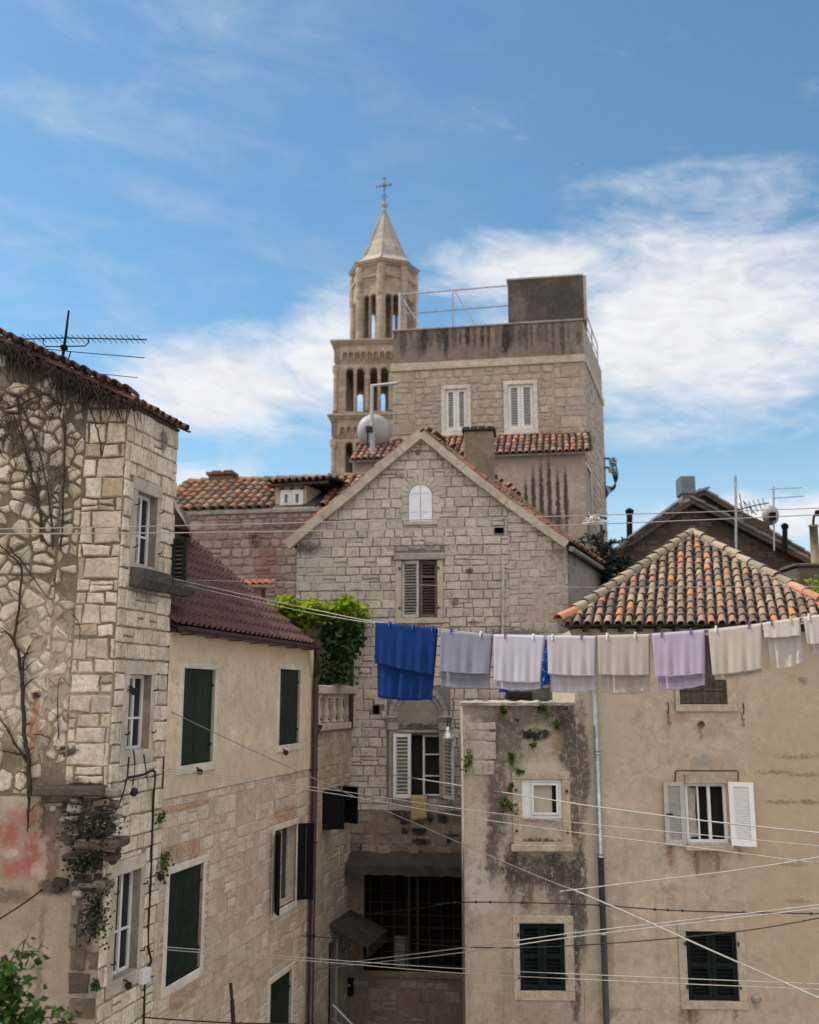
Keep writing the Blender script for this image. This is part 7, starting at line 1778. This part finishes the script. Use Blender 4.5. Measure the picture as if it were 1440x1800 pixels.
cord([(252, 1788, 13), (300, 1792, 13.4), (408, 1798, 14), (520, 1800, 14.4)], .012, M_cable, 'black wire low at the bottom left', 'wire', 'wire')
cord([(-40, 1640, 11.4), (60, 1575, 12.2), (150, 1500, 12.9), (200, 1440, 13.1)], .012, M_cable, 'black cable slanting up across the pink plaster', 'wire', 'wire')
mb = MB(); P_ = [at(405, 1728, 14.2), at(408, 1758, 14.2), at(412, 1830, 14.2)]; P_.append(Vector((P_[-1].x, P_[-1].y, 0))); mb.tube(P_[:2], .022, 7); mb.tube([P_[1], P_[2], P_[3]], .03, 7)
tag(mb.build('iron_post', M_iron), 'thin black iron post standing in the alley before the yellow house', 'post')
# yellow cloth on the sill of the white shuttered window
a = FG.rect(722, 1400, 751, 1441, -.22); mb = MB(); rows = []
for j in range(9):
    rows.append([(a[0] + (a[2] - a[0]) * i / 8, -.22 + .012 * math.sin(i * 1.4 + j * .3) - .01 * j / 8, a[3] - (a[3] - a[1]) * j / 8 + (.0 if j == 0 else .05 * (i / 8 - .5) * j / 8)) for i in range(9)])
rows.insert(0, [(a[0] + (a[2] - a[0]) * i / 8, -.02, a[3] + .01) for i in range(9)])
mb.grid(rows); o = mb.build('cloth', [cloth_mat('yellow_cloth', (.42, .33, .16), (.38, .30, .15), .15)], None, FG.M, True); md = o.modifiers.new('thickness', 'SOLIDIFY'); md.thickness = .006
tag(o, 'yellow cloth hanging over the sill of the white shuttered window', 'cloth')
# leafy climber at the lower left
rng = random.Random(55); root = at(10, 1830, 8.6)
CL = empty('climber', Matrix.Translation(Vector((root.x, root.y, 0))), 'leafy green climber in the lower left corner', 'climber')
L = MB(); St = MB()
main = [Vector((root.x - .15, root.y, 0)), root + Vector((-.1, 0, 0)), at(20, 1740, 8.6), at(6, 1680, 8.6)]
St.tube(spline(main, 6), [.025] * 19, 6)
for px0, py0, px1, py1, n_ in ((10, 1720, 40, 1655, 16), (5, 1700, 70, 1672, 16), (20, 1740, 60, 1720, 24), (0, 1780, 30, 1740, 90), (10, 1800, 60, 1770, 120), (20, 1810, 130, 1792, 110), (-10, 1740, 20, 1700, 60), (-20, 1800, 10, 1700, 120), (60, 1680, 85, 1668, 7), (30, 1740, 36, 1720, 16), (40, 1672, 44, 1656, 8)):
    a, b = at(px0, py0, 8.6), at(px1, py1, 8.4); mid_ = (a + b) * .5 + Vector((0, 0, .05)); P_ = spline([a, mid_, b], 5); St.tube(P_, .005, 4)
    for i in range(int(n_ * .7)):
        p = a + (b - a) * rng.random() + Vector((rng.gauss(0, .045), rng.gauss(0, .07), rng.gauss(0, .045))); leaf(L, p, .085, rng, 0, .35, .36)
L.build('leaves', leaf_mat('climber_leaf', [(.04, .095, .018), (.028, .065, .012), (.06, .12, .022), (.018, .042, .01)], .3), CL, Matrix.Identity(4)); St.build('stem', M_bark, CL, Matrix.Identity(4))
# little green plant behind the clay roof at the right edge
rng = random.Random(56); c = at(1432, 1042, 21.5); SH = empty('shrub', Matrix.Translation(Vector((c.x, c.y, c.z - .6))), 'small bright green shrub behind the clay roof at the right edge', 'shrub')
L = MB(); [leaf(L, c + Vector((rng.gauss(.1, .2), rng.gauss(0, .15), rng.gauss(0, .16))), .1, rng, 0, .2) for i in range(320)]; L.build('leaves', M_leaf, SH, Matrix.Identity(4))
mb = MB(); mb.tube([c + Vector((.1, 0, -1.0)), c + Vector((.1, 0, .1))], .02, 5); mb.build('stem', M_bark, SH, Matrix.Identity(4))
